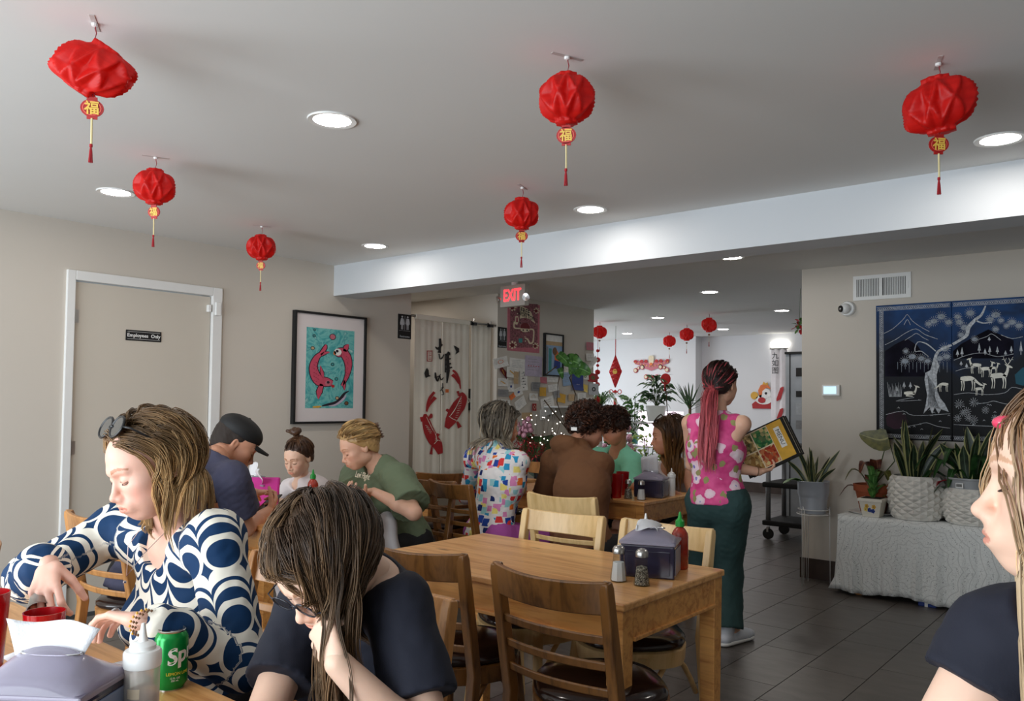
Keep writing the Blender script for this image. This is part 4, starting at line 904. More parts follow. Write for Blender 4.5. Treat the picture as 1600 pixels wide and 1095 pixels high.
glyph = text('fortune_character', '福', .040, (0, -.0045, 0), (1, 0, 0), (0, 0, 1), m_gold, None, ext=.0003, lift=0, bold=.0008); glm = glyph.data; bpy.data.objects.remove(glyph)
tagm = MB().lathe([(0, -.002), (.031, -.002), (.031, .002), (0, .002)], k=20, axis=(0, 1, 0), sx=1, sy=.82).bb((-.014, -.002, .022), (.014, .002, .031)).bb((-.014, -.002, -.031), (.014, .002, -.022)).mesh('paper_tag'); tagm.materials.append(plain('tag_red', C(178, 26, 26), .45))
rimm = MB(); 
for j in range(20):
    a, b = 2*math.pi*j/20, 2*math.pi*(j+1)/20
    rimm.add([(r_*math.cos(c_), -.0035, .82*r_*math.sin(c_)) for c_ in (a, b) for r_ in (.0225, .0255)], [(0, 1, 3, 2)])
rimm = rimm.mesh('tag_rim'); rimm.materials.append(plain('coral_print', C(226, 96, 80), .5))
def lantern(px, py, label, k=0, z_at=None, full=True, tiltx=0, tilty=0, s=1.0, group=None, drop=.135, faceyaw=YAW):
    p = at(px, py, z=CEIL); t = thing('paper_lantern', label, 'lantern', p, faceyaw, group)
    if full:
        tp = MB().box((0, .0, -.001), (.11, .014, .0012), rz=.5+.7*k)
        tp.build('ceiling_tape', plain('clear_tape', C(196, 188, 184), .3), t)
        MB().lathe([(0, -.012), (.008, -.010), (.009, -.002)], k=10).build('hook_pad', m_whitep, t)
    MB().tube([(0, 0, -.002), (.006, 0, -.03), (0, 0, -drop+.075*s)], .0016 if full else .003, 5).build('string', plain('red_string', C(140, 26, 40), .7), t)
    o = link('lantern_body', LM[k], None, t); o.location = (0, 0, -drop-.0*s); o.scale = (s, s, s); o.rotation_euler = (tiltx, tilty, random.random()*3)
    b = -drop-.078*s
    MB().tube([(0, 0, b+.02), (0, 0, b-.012)], .0012, 5).tube([(0, 0, b+.02), (.012, 0, b-.012)], .0012, 5).build('tag_string', plain('red_string', C(140, 26, 40), .7), t)
    if full:
        tg = link('paper_tag', tagm, None, t); tg.location = (0, 0, b-.035); tg.rotation_euler = (.1, 0, .25*(k-1))
        g = link('fortune_character', glm, None, tg); g.location = (0, 0, -.002); r_ = link('tag_rim', rimm, None, tg)
        MB().tube([(0, 0, b-.064), (.001, 0, b-.14)], .0028, 6).build('cord', m_cream, t); q = b-.14
    else:
        MB().lathe([(0, -.012), (.014, -.006), (.014, .006), (0, .012)], (0, 0, b-.03), 10).build('bead', K['brown'], t); MB().tube([(0, 0, b-.03), (0, 0, b-.12)], .002, 5).build('cord', m_cream, t); q = b-.12
    ts = MB()
    for j in range(9): a = j*.7; ts.tube([(0, 0, q), (.003*math.cos(a), .003*math.sin(a), q-.02), (.005*math.cos(a), .005*math.sin(a), q-.052)], .0013, 4)
    ts.lathe([(0, 0), (.0045, -.002), (.0045, -.01), (0, -.012)], (0, 0, q+.003), 8); ts.build('tassel', plain('tassel_red', C(170, 20, 34), .7), t)
    return t
lantern(148, 36, 'large red paper lantern at the upper left, fanned open and tilted', 2, tiltx=.35, tilty=.45, s=1.0)
lantern(886, 88, 'large red paper lantern at the top middle of the ceiling', 0, s=1.0)
lantern(1466, 98, 'large red paper lantern at the upper right near the big light', 1, s=1.12, tilty=-.12)
lantern(243, 245, 'red paper lantern above the employees door', 0)
lantern(816, 292, 'small-looking red paper lantern in the middle, just before the beam', 1)
lantern(409, 353, 'red paper lantern at the left end of the beam, near the left wall', 0, tilty=.1)
lantern(1046, 519, 'leftmost of the three far red lanterns beyond the beam', 0, full=False, s=1.1)
lantern(1073, 507, 'middle one of the three far red lanterns beyond the beam', 0, full=False, s=1.1)
lantern(1108, 490, 'nearest and highest of the three far red lanterns, right of the others', 1, full=False, s=1.1)
lantern(937, 503, 'red lantern hanging just behind the end of the notice wall', 0, full=False, s=1.1)
# ---------------------------------------------------------------- plants
def leaf_mat(name, a, b, edge=None, rough=.4):
    t = NT(name); tc = t.n('Attribute'); tc.attribute_name = 'lf'; s_ = t.n('SeparateXYZ'); t.l(tc.outputs['Vector'], s_.inputs[0]); n = t.noise(t.coords((1, 1, 1)), 30, 3)
    c = t.ramp(n.outputs[0], [(.35, C(*a)), (.65, C(*b))]); x = t.math('ABSOLUTE', s_.outputs[0]); c = t.mix(t.math('LESS_THAN', x, .07), c, C(*[min(255, q+40) for q in b]))
    if edge: c = t.mix(t.math('GREATER_THAN', x, .72), c, C(*edge))
    t.col(c); t.set(Roughness=rough); return t.m
m_snake = leaf_mat('snake_leaf', (22, 34, 22), (44, 62, 40), (170, 168, 112)); m_olive = leaf_mat('olive_leaf', (74, 78, 34), (112, 108, 52)); m_dkleaf = leaf_mat('deep_green_leaf', (22, 46, 22), (44, 84, 38)); m_lime = leaf_mat('lime_leaf', (110, 158, 60), (196, 216, 120)); m_midleaf = leaf_mat('mid_green_leaf', (50, 96, 44), (92, 140, 66)); m_burg = leaf_mat('burgundy_leaf', (70, 30, 26), (110, 58, 36)); m_soil = plain('potting_soil', C(38, 28, 22), .95, bump=.5, bscale=90)
m_stem = plain('plant_stem', C(70, 88, 42), .6); m_bark = plain('brown_stem', C(86, 66, 44), .8)
def leaf(par, pts, w, mat, shape='blade', fold=.25, name='leaf', n=9, up=(0, 0, 1), MBs=None):
    pts = [np.array(p, float) for p in pts]; k = len(pts)-1; V, A, F_ = [], [], []
    def cr(t):
        t = min(t*k, k-1e-6); i = int(t); f = t-i; p0, p1, p2, p3 = pts[max(i-1, 0)], pts[i], pts[i+1], pts[min(i+2, k)]
        return .5*((2*p1)+(-p0+p2)*f+(2*p0-5*p1+4*p2-p3)*f*f+(-p0+3*p1-3*p2+p3)*f**3)
    for i in range(n+1):
        t = i/n; p = cr(t); d = nrm(cr(min(1, t+.02))-cr(max(0, t-.02))); s_ = np.cross(d, np.asarray(up, float)); s_ = nrm(s_) if np.linalg.norm(s_) > .05 else nrm(np.cross(d, [.4, .9, 0])); nn = np.cross(s_, d)
        ww = {'blade': .55+.45*math.sin(math.pi*min(1, t*.9+.15)) if t < .7 else (1-t)/.3*.9+.02, 'oval': math.sin(math.pi*(.03+.95*t))**.75+.02, 'heart': (math.sin(math.pi*(.12+.86*t)**.72))**.8+.02}[shape]*w/2
        for x in (-1, -.5, 0, .5, 1): V.append(p+s_*x*ww+nn*abs(x)*ww*fold); A.append((x, t, 0))
    for i in range(n):
        for j in range(4): a = i*5+j; F_.append((a, a+1, a+6, a+5))
    if MBs is not None:
        b = len(MBs['v']); MBs['v'] += V; MBs['a'] += A; MBs['f'] += [tuple(b+q for q in f) for f in F_]; return
    return npmesh(name, V, F_, mat, par, True, {'lf': ('FLOAT_VECTOR', np.array(A))})
def bunch(par, name, M_, mat, kind='stuff'): 
    if M_['v']: o = npmesh(name, M_['v'], M_['f'], mat, par, True, {'lf': ('FLOAT_VECTOR', np.array(M_['a']))}); o['kind'] = kind; return o
def pot(par, prof, mat, z=0, name='pot', k=32, auto=True):
    o = MB().lathe(prof, (0, 0, z), k).build(name, mat, par, auto=auto); return o
def basic_pot(par, r, h, mat, z=0, taper=.78, rim=.0):
    pot(par, [(0, z), (r*taper, z), (r, z+h-rim*h), (r+rim*.12*r*8*.1, z+h-rim*h), (r+rim*.12*r*8*.1, z+h), (r*.9, z+h), (r*.86, z+h*.88)], mat, auto=True); MB().lathe([(0, z+h*.9), (r*.88, z+h*.88)], k=24, cap=False).build('soil', m_soil, par)
def diamond_pot(par, r, h):
    """pot wall made of rows of raised pyramids"""
    N, rows = 13, 6; m = MB()
    def rr(t): return r*(.74+.26*math.sin(math.pi*(.12+.70*t)))
    for j in range(rows*2+1):
        pass
    for j in range(rows*2-1):
        t0, tm, t1 = j/(rows*2), (j+1)/(rows*2), (j+2)/(rows*2); off = .5 if j % 2 else 0
        for i in range(N):
            a0, am, a1 = [2*math.pi*(i+off+q)/N for q in (0, .5, 1)]
            P_ = lambda a, t, e=0: ((rr(t)+e)*math.cos(a), (rr(t)+e)*math.sin(a), t*h)
            m.add([P_(am, t0), P_(a1, tm), P_(am, t1), P_(a0, tm), P_(am, tm, .014)], [(0, 1, 4), (1, 2, 4), (2, 3, 4), (3, 0, 4)])
    m.lathe([(0, 0), (rr(0)-.002, 0)]+[(rr(t/10)-.004, h*t/10) for t in range(11)]+[(rr(1)-.012, h), (rr(1)-.014, h*.9)], k=34); m.build('pot', plain('white_glazed_stoneware', C(224, 220, 212), .5, vary=.05, nscale=30, bump=.2, bscale=150), par)
    MB().lathe([(0, h*.92), (rr(1)-.012, h*.9)], k=24, cap=False).build('soil', m_soil, par)
def snake(par, z, n, hmin, hmax, spread, seed, w=.045):
    rg = random.Random(seed)
    for k in range(n):
        a = 2*math.pi*k/n+rg.uniform(-.3, .3); r0 = spread*.35*rg.random(); hh = rg.uniform(hmin, hmax); ln = rg.uniform(.25, .95)*spread
        leaf(par, [(r0*math.cos(a), r0*math.sin(a), z), ((r0+ln*.4)*math.cos(a), (r0+ln*.4)*math.sin(a), z+hh*.5), ((r0+ln)*math.cos(a+.2), (r0+ln)*math.sin(a+.2), z+hh)], w*rg.uniform(.8, 1.15), m_snake, 'blade', .22, n=10, up=(math.sin(a*3), math.cos(a*2), .2))
BT = .56     # top of the covered bench
bench = thing('plant_bench', 'low bench fully covered by a white lace tablecloth under the lacquer panels', 'bench', (-1.1, 6.19, 0))
MB().bb((-.72, -.14, BT-.03), (.75, .15, BT-.004)).build('bench_top', m_pine, bench, bevel=.003)
for sx in (-.68, .7):
    for sy in (-.11, .12): MB().bb((sx-.02, sy-.02, 0), (sx+.02, sy+.02, BT-.03)).build('leg', m_pine, bench)
def lace_mat():
    t = NT('cotton_lace'); v = t.coords(); s_ = t.n('SeparateXYZ'); t.l(v, s_.inputs[0]); x, y, z = s_.outputs
    def rings(cx, cz, fr):
        dx = t.math('SUBTRACT', x, cx); dz = t.math('SUBTRACT', z, cz); r = t.math('SQRT', t.math('ADD', t.math('MULTIPLY', dx, dx), t.math('MULTIPLY', dz, dz))); a = t.math('ARCTAN2', dz, dx)
        w = t.math('ADD', t.math('MULTIPLY', r, fr), t.math('MULTIPLY', t.math('ABSOLUTE', t.math('SINE', t.math('MULTIPLY', a, 7.0))), .35)); return t.math('ABSOLUTE', t.math('SUBTRACT', t.math('FRACT', w), .5)), r
    a1, r1 = rings(-.30, .27, 15.0); n = t.n('TexVoronoi', feature='DISTANCE_TO_EDGE'); n.inputs['Scale'].default_value = 40; t.l(v, n.inputs['Vector'])
    line = t.math('LESS_THAN', a1, .035); cell = t.math('LESS_THAN', n.outputs['Distance'], .022)
    holes = t.n('TexVoronoi', feature='F1'); holes.inputs['Scale'].default_value = 120; t.l(v, holes.inputs['Vector']); hl = t.math('MULTIPLY', t.math('LESS_THAN', holes.outputs['Distance'], .3), t.math('GREATER_THAN', a1, .40))
    f = t.math('MINIMUM', t.math('ADD', t.math('MULTIPLY', t.math('MAXIMUM', t.math('MULTIPLY', line, 1.1), cell), .3), t.math('MULTIPLY', hl, .8)), 1.0)
    t.col(t.mix(f, C(226, 228, 226), C(92, 94, 94))); t.set(Roughness=.9); w_ = t.n('TexNoise'); w_.inputs['Scale'].default_value = 500; t.l(v, w_.inputs['Vector']); t.bump(w_.outputs[0], .3, .002); return t.m
def lace_cloth():
    x0_, x1_, y0_, y1_ = -.80, .80, -.17, .165; prof = []; m = MB(); nx = 110
    rows = []
    def fold(s, d): return .014*d*math.sin(s*26+.8*math.sin(s*9))+.010*d*math.sin(s*55)
    cols_ = []
    # perimeter path: left side (back to front), then front (left to right)
    path = [(x0_, y1_-(y1_-y0_)*i/14) for i in range(15)]+[(x0_+(x1_-x0_)*i/90, y0_) for i in range(1, 91)]
    for i, (px_, py_) in enumerate(path):
        if i < 14: n_ = (-1, 0)
        elif i == 14: n_ = (-.7, -.7)
        else: n_ = (0, -1)
        c = []; 
        for j in range(15):
            d = j/14; z_ = BT*(1-d)+.035*d+(.012*math.sin(i*.21) if j > 12 else 0)+(.05*d*max(0, (px_-.1))*.9); o_ = .012+.035*d+fold(i*.03, d)
            if i == 14 and d > .8: o_ += .06*(d-.8)*5
            c.append((px_+n_[0]*o_, py_+n_[1]*o_, max(.012, z_)))
        cols_.append(c)
    vs = [p for c in cols_ for p in c]; fs = [(i*15+j, i*15+j+1, (i+1)*15+j+1, (i+1)*15+j) for i in range(len(cols_)-1) for j in range(14)]; m.add(vs, fs)
    tp = [(x0_-.012, y1_, BT), (x0_-.012, y0_-.012, BT), (x1_, y0_-.012, BT), (x1_, y1_, BT)]; m.add(tp, [(0, 1, 2, 3)])
    o = m.build('lace_tablecloth', lace_mat(), None, smooth=False, auto=True); o.location = (-1.1, 6.19, 0); tag(o, 'white lace tablecloth hanging from the plant bench to the floor', 'tablecloth'); s2 = o.modifiers.new('s', 'SOLIDIFY'); s2.thickness = .002
lace_cloth()
# white ribbed bucket on a wire stand
ws_ = thing('wire_plant_stand', 'thin white wire plant stand left of the lace-covered bench', 'stand', (-2.135, 6.16, 0))
wr_ = MB()
for z_, r in ((.565, .11), (.53, .118)): wr_.tube([(r*math.cos(a), r*math.sin(a), z_) for a in [2*math.pi*k/28 for k in range(29)]], .003, 6, cap=False)
wr_.build('ring', m_white, ws_, smooth=True)
for k in range(3):
    a = -1.9+k*2.09; c, s_ = math.cos(a), math.sin(a); MB().tube([(.118*c-.008*s_, .118*s_+.008*c, .02), (.116*c-.01*s_, .116*s_+.01*c, .56), (.118*c, .118*s_, .59), (.116*c+.01*s_, .116*s_-.01*c, .56), (.120*c+.006*s_, .120*s_-.006*c, 0)], .003, 6).build('leg', m_white, ws_, smooth=True)
MB().tube([(-.11, 0, .53), (.11, 0, .53)], .003, 6).tube([(0, -.11, .53), (0, .11, .53)], .003, 6).build('crossbar', m_white, ws_)
a_ = thing('potted_snake_plant', 'snake plant in a pale ribbed metal bucket on the wire stand', 'plant', (-2.135, 6.16, .535))
pot(a_, [(0, 0), (.088, 0), (.09, .01)]+[(.092+.0012*i+(.0022 if i % 2 else 0), .02+.012*i) for i in range(10)]+[(.112, .15), (.116, .235), (.120, .24), (.116, .243), (.11, .225)], plain('pale_zinc', C(182, 188, 198), .35, .25), auto=True); MB().lathe([(0, .225), (.112, .222)], k=24, cap=False).build('soil', m_soil, a_)
snake(a_, .215, 13, .13, .30, .16, 5, .035)
for k in range(5): leaf(a_, [(-.05, -.02*k, .22), (-.12, -.03-.02*k, .25), (-.17, -.04-.03*k, .22)], .05, m_midleaf, 'oval')
# terracotta pot with burgundy foliage
b_ = thing('terracotta_planter', 'terracotta pot with burgundy and olive leaves behind the small painted pot', 'plant', tuple(at(1364, 790, y=6.27)[:2])+(BT+.012,))
pot(b_, [(0, 0), (.085, 0), (.12, .15), (.132, .152), (.136, .20), (.125, .202), (.12, .18)], plain('terracotta', C(158, 78, 44), .75, vary=.08, bump=.1)); MB().lathe([(0, .185), (.12, .18)], k=24, cap=False).build('soil', m_soil, b_)
tag(MB().lathe([(0, 0), (.15, .002), (.165, .012), (.16, .012), (.145, .006), (0, .005)], k=36).build('saucer', m_whitep, auto=True), 'white saucer under the terracotta pot', 'saucer').location = (*b_.location[:2], BT+.003)
for k, (dx, dz, w_) in enumerate(((-.13, .30, .07), (-.05, .36, .09), (.04, .38, .08), (.10, .30, .09), (-.16, .18, .06), (.0, .26, .09), (.07, .20, .08))):
    leaf(b_, [(dx*.2, -.02, .18), (dx*.6, -.03, dz*.85+.02), (dx, -.05, dz), (dx*1.35, -.07, dz-.08)], w_, m_burg if k % 3 else m_olive, 'oval', name='leaf')
big = [np.array([.02, -.02, .2]), np.array([.09, -.04, .45]), np.array([.05, -.05, .56])]
MB().tube(big, .004, 6).build('stem', m_stem, b_, smooth=True)
tip = at(1357, 690, y=6.20)-np.array(b_.location); e0 = at(1388, 684, y=6.20)-np.array(b_.location); leaf(b_, [e0, (e0+tip)/2+P3(0, 0, .0), at(1343, 678, y=6.20)-np.array(b_.location)], .165, m_olive, 'heart', .12, up=(0, -1, .15)); MB().tube([(.02, -.02, .2), (.16, -.04, .38), e0], .004, 6).build('stem', m_stem, b_, smooth=True)
# small painted pot
c_ = thing('small_painted_pot', 'small white square pot with painted yellow and violet flowers and a green seedling', 'plant', tuple(at(1364, 806, y=6.08)[:2])+(BT+.004,))
m = MB(); m.sweep([(0, 0, 0), (0, 0, .11), (0, 0, .112)], lambda i, t: [(q*[.055, .075, .075][i], w*[.055, .075, .075][i]) for q, w in ((-1, -1), (1, -1), (1, 1), (-1, 1))], up=(0, 1, 0)); m.build('pot', plain('cream_glaze', C(226, 220, 206), .4), c_, bevel=.004); MB().box((0, 0, .118), (.165, .165, .022)).build('rim', plain('cream_glaze', C(226, 220, 206), .4), c_, bevel=.003)
MB().box((0, 0, .1305), (.13, .13, .002)).build('soil', m_soil, c_)
d = Draw(c_, lambda x, y: (x*.05, -.055-.02*(y+1)/2*1.0-.001, .008+.1*(y+1)/2), (0, -1, .1), .0005, .001)
for x, y, k in ((-.45, .35, 'gold'), (.5, .3, 'gold'), (-.1, -.2, 'blue'), (.35, -.3, 'blue'), (-.6, -.1, 'yellow')):
    for q in range(5): d.disc('painted_flower', K[k], x+.17*math.cos(q*1.256), y+.2*math.sin(q*1.256), .13, 0, .14, 8)
    d.disc('painted_flower', K['ink'], x, y, .06, 1, .07, 6)
d.done()
for k in range(16): a = k*2.4; r = .03+.05*(k % 4)/4; z_ = .15+.012*k; leaf(c_, [(0, 0, .125), (r*.5*math.cos(a), r*.5*math.sin(a), z_), (r*1.3*math.cos(a), r*1.3*math.sin(a), z_+.03)], .045, m_midleaf, 'oval', n=6)
# big faceted pots
d_ = thing('faceted_snake_planter', 'large white faceted pot with tall snake plant leaves, left of the two', 'plant', tuple(at(1432, 790, y=6.19)[:2])+(BT+.003,)); diamond_pot(d_, .178, .30); snake(d_, .27, 13, .25, .44, .19, 9, .075)
e_ = thing('faceted_planter', 'second white faceted pot holding a grey liner pot, partly behind the woman', 'plant', tuple(at(1520, 800, y=6.19)[:2])+(BT+.003,)); diamond_pot(e_, .178, .24)
MB().lathe([(.15, .2), (.155, .295), (.16, .30), (.16, .31), (.15, .31), (.145, .29)], k=36, cap=False).build('liner_pot', plain('grey_liner', C(150, 152, 154), .4), e_, auto=True); MB().lathe([(0, .296), (.15, .294)], k=24, cap=False).build('soil', m_soil, e_); snake(e_, .28, 10, .24, .40, .18, 12, .07)
lb_ = MB().box((-.05, -.1535, .262), (.05, .002, .034), rz=-.32); lb_.build('price_label', m_white, e_); bars = MB()
for k in range(8): bars.box((-.068+k*.0045, -.1555+.0014*k*-1.0, .264), (.002, .001, .02), rz=-.32)
bars.build('barcode_print', K['ink'], e_)
for k, (dx, dz, w_) in enumerate(((-.17, .42, .10), (-.24, .34, .11), (-.10, .36, .10), (-.20, .24, .10), (.10, .46, .16), (.16, .40, .17), (-.12, .50, .09), (-.27, .45, .08))):
    leaf(e_, [(dx*.2, 0, .28), (dx*.7, -.03, dz*.9), (dx, -.08, dz), (dx*1.25, -.12, dz-.12)], w_, m_dkleaf, 'heart', .15)
for k in range(4): leaf(e_, [(-.1, -.05, .29), (-.16, -.10, .28), (-.20, -.12, .24+.01*k)], .03, plain('red_petal', C(190, 40, 50), .5), 'oval', name='petal')
hf = thing('bench_storage', 'blue and white patterned box and dark things under the lace cloth hem', 'box', (-1.32, 6.06, 0)); MB().bb((-.06, -.05, 0), (.05, .04, .09)).build('box_body', K['blue'], hf, bevel=.004); MB().bb((-.061, -.051, .03), (.051, -.05, .05)).bb((-.02, -.051, 0), (0, -.05, .09)).build('white_stripe', K['white'], hf)
# ---------------------------------------------------------------- bussing cart and fridge
ct_ = thing('utility_cart', 'black three-shelf cart with grey posts and castors by the passage wall', 'cart', (-2.88, 8.12, 0))
for z_ in (.17, .55, .93): MB().bb((-.36, -.25, z_-.03), (.36, .25, z_+.02)).build('shelf', m_blackm, ct_, bevel=.012)
for sx in (-1, 1):
    for sy in (-1, 1):
        MB().tube([(sx*.31, sy*.21, .15), (sx*.31, sy*.21, .95)], .024, 12).build('post', plain('silver_post', C(150, 150, 152), .4, .5), ct_, smooth=True)
        w_ = MB().lathe([(0, -.016), (.05, -.016), (.055, -.01), (.055, .01), (.05, .016), (0, .016)], (sx*.31, sy*.21, .055), 20, (0, 1, .0)).build('castor', m_black, ct_, auto=True); MB().box((0, 0, 0), (.02, .045, .05)).build('fork', m_steel, w_).location = (sx*.31, sy*.21, .10)
fg = thing('fridge', 'tall grey fridge beyond the passage wall with photos on its side', 'fridge', (-3.05, 9.55, 0))
MB().bb((-.40, -.36, .04), (.40, .36, 1.93)).build('fridge_body', plain('fridge_grey', C(176, 180, 186), .35, .25), fg, bevel=.01); MB().bb((-.455, -.36, .06), (-.405, .36, 1.93)).build('door', plain('fridge_grey', C(176, 180, 186), .35, .25), fg, bevel=.008)
MB().bb((-.406, -.365, .05), (-.398, .36, 1.94)).build('door_gasket', m_blackm, fg); MB().bb((-.46, -.37, 1.93), (.4, .36, 1.955)).build('top_trim', m_blackm, fg); MB().bb((-.38, -.3, 0), (.38, .3, .04)).build('plinth', m_blackm, fg)
for k, (z_, h_, c2) in enumerate(((1.47, .07, 'ink'), (1.30, .13, 'pearl'), (1.12, .10, 'grey'), (1.72, .10, 'ink'))):
    o = tag(MB().bb((-.33, -.004, -h_/2), (-.18, 0, h_/2)).build('fridge_photo', K[c2]), ['small dark photo stuck on the fridge side', 'pale sketch on the fridge side', 'small framed grey print low on the fridge side', 'black decal high on the fridge side'][k], 'photo'); o.location = (-3.05, 9.188, z_)
fv = thing('hanging_flower', 'bunch of orange red flowers hanging at the edge of the passage wall', 'flowers', at(1249, 508, y=7.4)); MB().tube([(0, 0, 0), (.01, 0, CEIL-at(1249, 508, y=7.4)[2])], .002, 5).build('stem', m_stem, fv)
for k in range(9): a = k*.7; leaf(fv, [(0, 0, 0), (.04*math.cos(a), .03, .04*math.sin(a)), (.08*math.cos(a), .0, .08*math.sin(a)-.01)], .05, plain('red_petal', C(190, 40, 50), .5) if k % 2 else m_midleaf, 'oval', name='petal', n=5)
# ---------------------------------------------------------------- far room ornaments
def chip(name, label, cat, poly_sets, origin, u, v, th=.012, parent=None):
    t = thing(name, label, cat, origin)
    for nm, mat, pl, dz in poly_sets:
        m = MB(); w_ = np.cross(u, v); m.prism(pl, tuple(w_*dz), tuple(u), tuple(v), th if dz == 0 else .003); m.build(nm, mat, t)
    return t
def ringpoly(r, k=20, x=0, y=0, ry=None): return [(x+r*math.cos(2*math.pi*i/k), y+(ry or r)*math.sin(2*math.pi*i/k)) for i in range(k)]
X_, Z_ = (1, 0, 0), (0, 0, 1); YF = FY+.22-.014
ho = at(1192, 618, y=YF)
hs = [('base', K['red'], [(-.16, -.20), (.16, -.20), (.17, -.12), (.12, -.09), (-.12, -.09), (-.17, -.13)], 0), ('body', K['white'], ringpoly(.13, 22, .02, -.06, .075), .012), ('mane', K['orange'], [(-.05, -.02), (-.07, .08), (-.03, .16), (.03, .18), (.10, .15), (.13, .10), (.06, .12), (.0, .06), (-.02, -.04)], .012), ('head', K['white'], [(-.01, -.02), (.0, .07), (.05, .11), (.11, .09), (.135, .03), (.13, -.01), (.08, -.03), (.04, -.05)], .015), ('tail', K['gold'], ringpoly(.06, 16, -.13, -.0), .012), ('eye', K['ink'], ringpoly(.02, 12, .055, .035), .018), ('crown', K['gold'], [(.0, .17), (.02, .215), (.05, .185), (.08, .205), (.09, .16)], .018), ('saddle', K['red'], ringpoly(.06, 16, -.01, -.07, .045), .018)]
chip('horse_cutout', 'glossy red, gold and white paper horse cutout on the far wall', 'decoration', [(a, b, c2, d2) for a, b, c2, d2 in hs], ho-P3(0, .0, 0), X_, Z_, .01)
# year banner with hanging medallions
bo = at(1018, 566, y=FY-.012); gl = [('ribbon', K['rose'], [(-.32, .045), (-.20, .02), (-.10, .0), (0, .02), (.10, .0), (.20, .02), (.32, .045), (.32, -.02), (.22, -.05), (.12, -.10), (0, -.14), (-.12, -.10), (-.22, -.05), (-.32, -.02)], 0), ('ox_face', K['cream'], [(-.05, .09), (-.03, .11), (.03, .11), (.05, .09), (.045, .0), (.02, -.05), (-.02, -.05), (-.045, 0)], .012), ('ox_muzzle', K['orange'], ringpoly(.03, 14, 0, -.03, .024), .015)]
for k in range(6): gl.append(('bow', K['red'], ringpoly(.035, 10, -.3+.12*k if k != 2 and k != 3 else (-.1 if k == 2 else .1), .02, .028), .012))
for k, (x, y) in enumerate(((-.30, -.13), (-.17, -.08), (-.10, -.24), (.10, -.24), (.17, -.08), (.29, -.13), (0, -.26), (-.24, -.09), (.24, -.09))): gl.append(('medallion', K['rose'] if k % 2 else K['red'], ringpoly(.042 if k < 7 else .03, 16, x, y), 0)); gl.append(('medallion_face', K['cream'], ringpoly(.028 if k < 7 else .018, 14, x, y), .012))
for k in range(12): x = -.30+.055*k; gl.append(('gold_dot', K['gold'], ringpoly(.010, 8, x, .005-.1*(1-abs(x)/.32)*.8), .016))
bn = chip('banner_garland', 'red and gold paper ox garland with round medallions on the far white wall', 'decoration', gl, bo, X_, Z_, .004)
kn = thing('knot_ornament', 'large red knot ornament with long tassel hanging in the far room', 'decoration', at(962, 530, y=9.6)); MB().tube([(0, 0, 0), (0, 0, CEIL-at(962, 530, y=9.6)[2])], .003, 5).build('hanging_cord', m_stem, kn); kz = lambda py: (at(962, py, y=9.6)-at(962, 530, y=9.6))[2]
mr = plain('knot_red', C(206, 24, 30), .6); MB().tube([(0, 0, 0), (0, 0, kz(560))], .006, 6).build('cord', mr, kn)
w_ = .095; z0_, z1_ = kz(556), kz(605); m = MB()
for k in range(9):
    q = k/8; zc = z0_+(z1_-z0_)*q; ww = w_*(1-abs(2*q-1)); m.tube([(-ww, 0, zc), (0, -.01, zc+.02), (ww, 0, zc)], .010, 6)
    m.tube([(-w_*(1-q), 0, (z0_+z1_)/2+(z0_-z1_)/2*q), (w_*q, 0, (z0_+z1_)/2-(z0_-z1_)/2*(1-q))], .009, 6); m.tube([(w_*(1-q), 0, (z0_+z1_)/2+(z0_-z1_)/2*q), (-w_*q, 0, (z0_+z1_)/2-(z0_-z1_)/2*(1-q))], .009, 6)
for s_ in (-1, 1):
    for z_ in ((z0_+z1_)/2, kz(612)): m.tube([(s_*.07+.03*math.cos(a), 0, z_+.03*math.sin(a)) for a in [k*math.pi/6 for k in range(13)]], .006, 5, cap=False)
m.build('knot', mr, kn, smooth=True); MB().lathe([(0, -.004), (.036, -.004), (.036, .004), (0, .004)], (0, -.012, (z0_+z1_)/2), 20, (0, 1, 0)).build('gold_medallion', m_gold, kn)
MB().lathe([(0, -.03), (.05, 0), (0, .03)], (0, 0, kz(612)), 10, sy=.4).build('lower_knot', mr, kn)
m = MB(); 
for k in range(22): a = k*2.4; r = .022*((k % 5)+1)/5; m.tube([(r*math.cos(a), r*.6*math.sin(a), kz(622)), (r*1.3*math.cos(a), r*.8*math.sin(a), kz(700)+.02*math.sin(k))], .0035, 4)
m.build('tassel', mr, kn)
st_ = thing('hanging_string_ornament', 'vertical string of small red lanterns beside the notice wall end', 'decoration', at(934, 548, y=8.25)); m_s = MB().tube([(0, 0, .3), (0, 0, -.75)], .003, 5).build('string', mr, st_)
for k, (dy, r) in enumerate(((0, .022), (22, .034), (36, .02), (52, .034), (66, .02), (82, .03), (120, .045), (140, .04))): MB().lathe([(0, -r), (r*.8, -r*.6), (r, 0), (r*.8, r*.6), (0, r)], (0, 0, -dy/160*.8), 12).build('bead', mr, st_, smooth=True)
rf = thing('red_fan_ornament', 'small red fan with tassel on a stick among the far plants', 'decoration', at(1040, 592, y=9.0)); MB().lathe([(0, -.006), (.07, -.004), (.07, .004), (0, .006)], (0, 0, 0), 20, (0, 1, 0), sx=1).build('fan', plain('knot_red', C(206, 24, 30), .6), rf); MB().tube([(0, 0, -.05), (.03, 0, -.45)], .006, 6).build('stick', m_bark, rf); MB().tube([(-.01, 0, -.07), (-.01, 0, -.15)], .012, 6).build('tassel', mr, rf)
scr = thing('fish_scroll', 'white hanging scroll with ink characters and red fish by the fridge', 'scroll', at(1217, 545, y=YF-.06)); sx_ = .12; sh_ = (at(1217, 545, y=YF-.06)-at(1217, 712, y=YF-.06))[2]
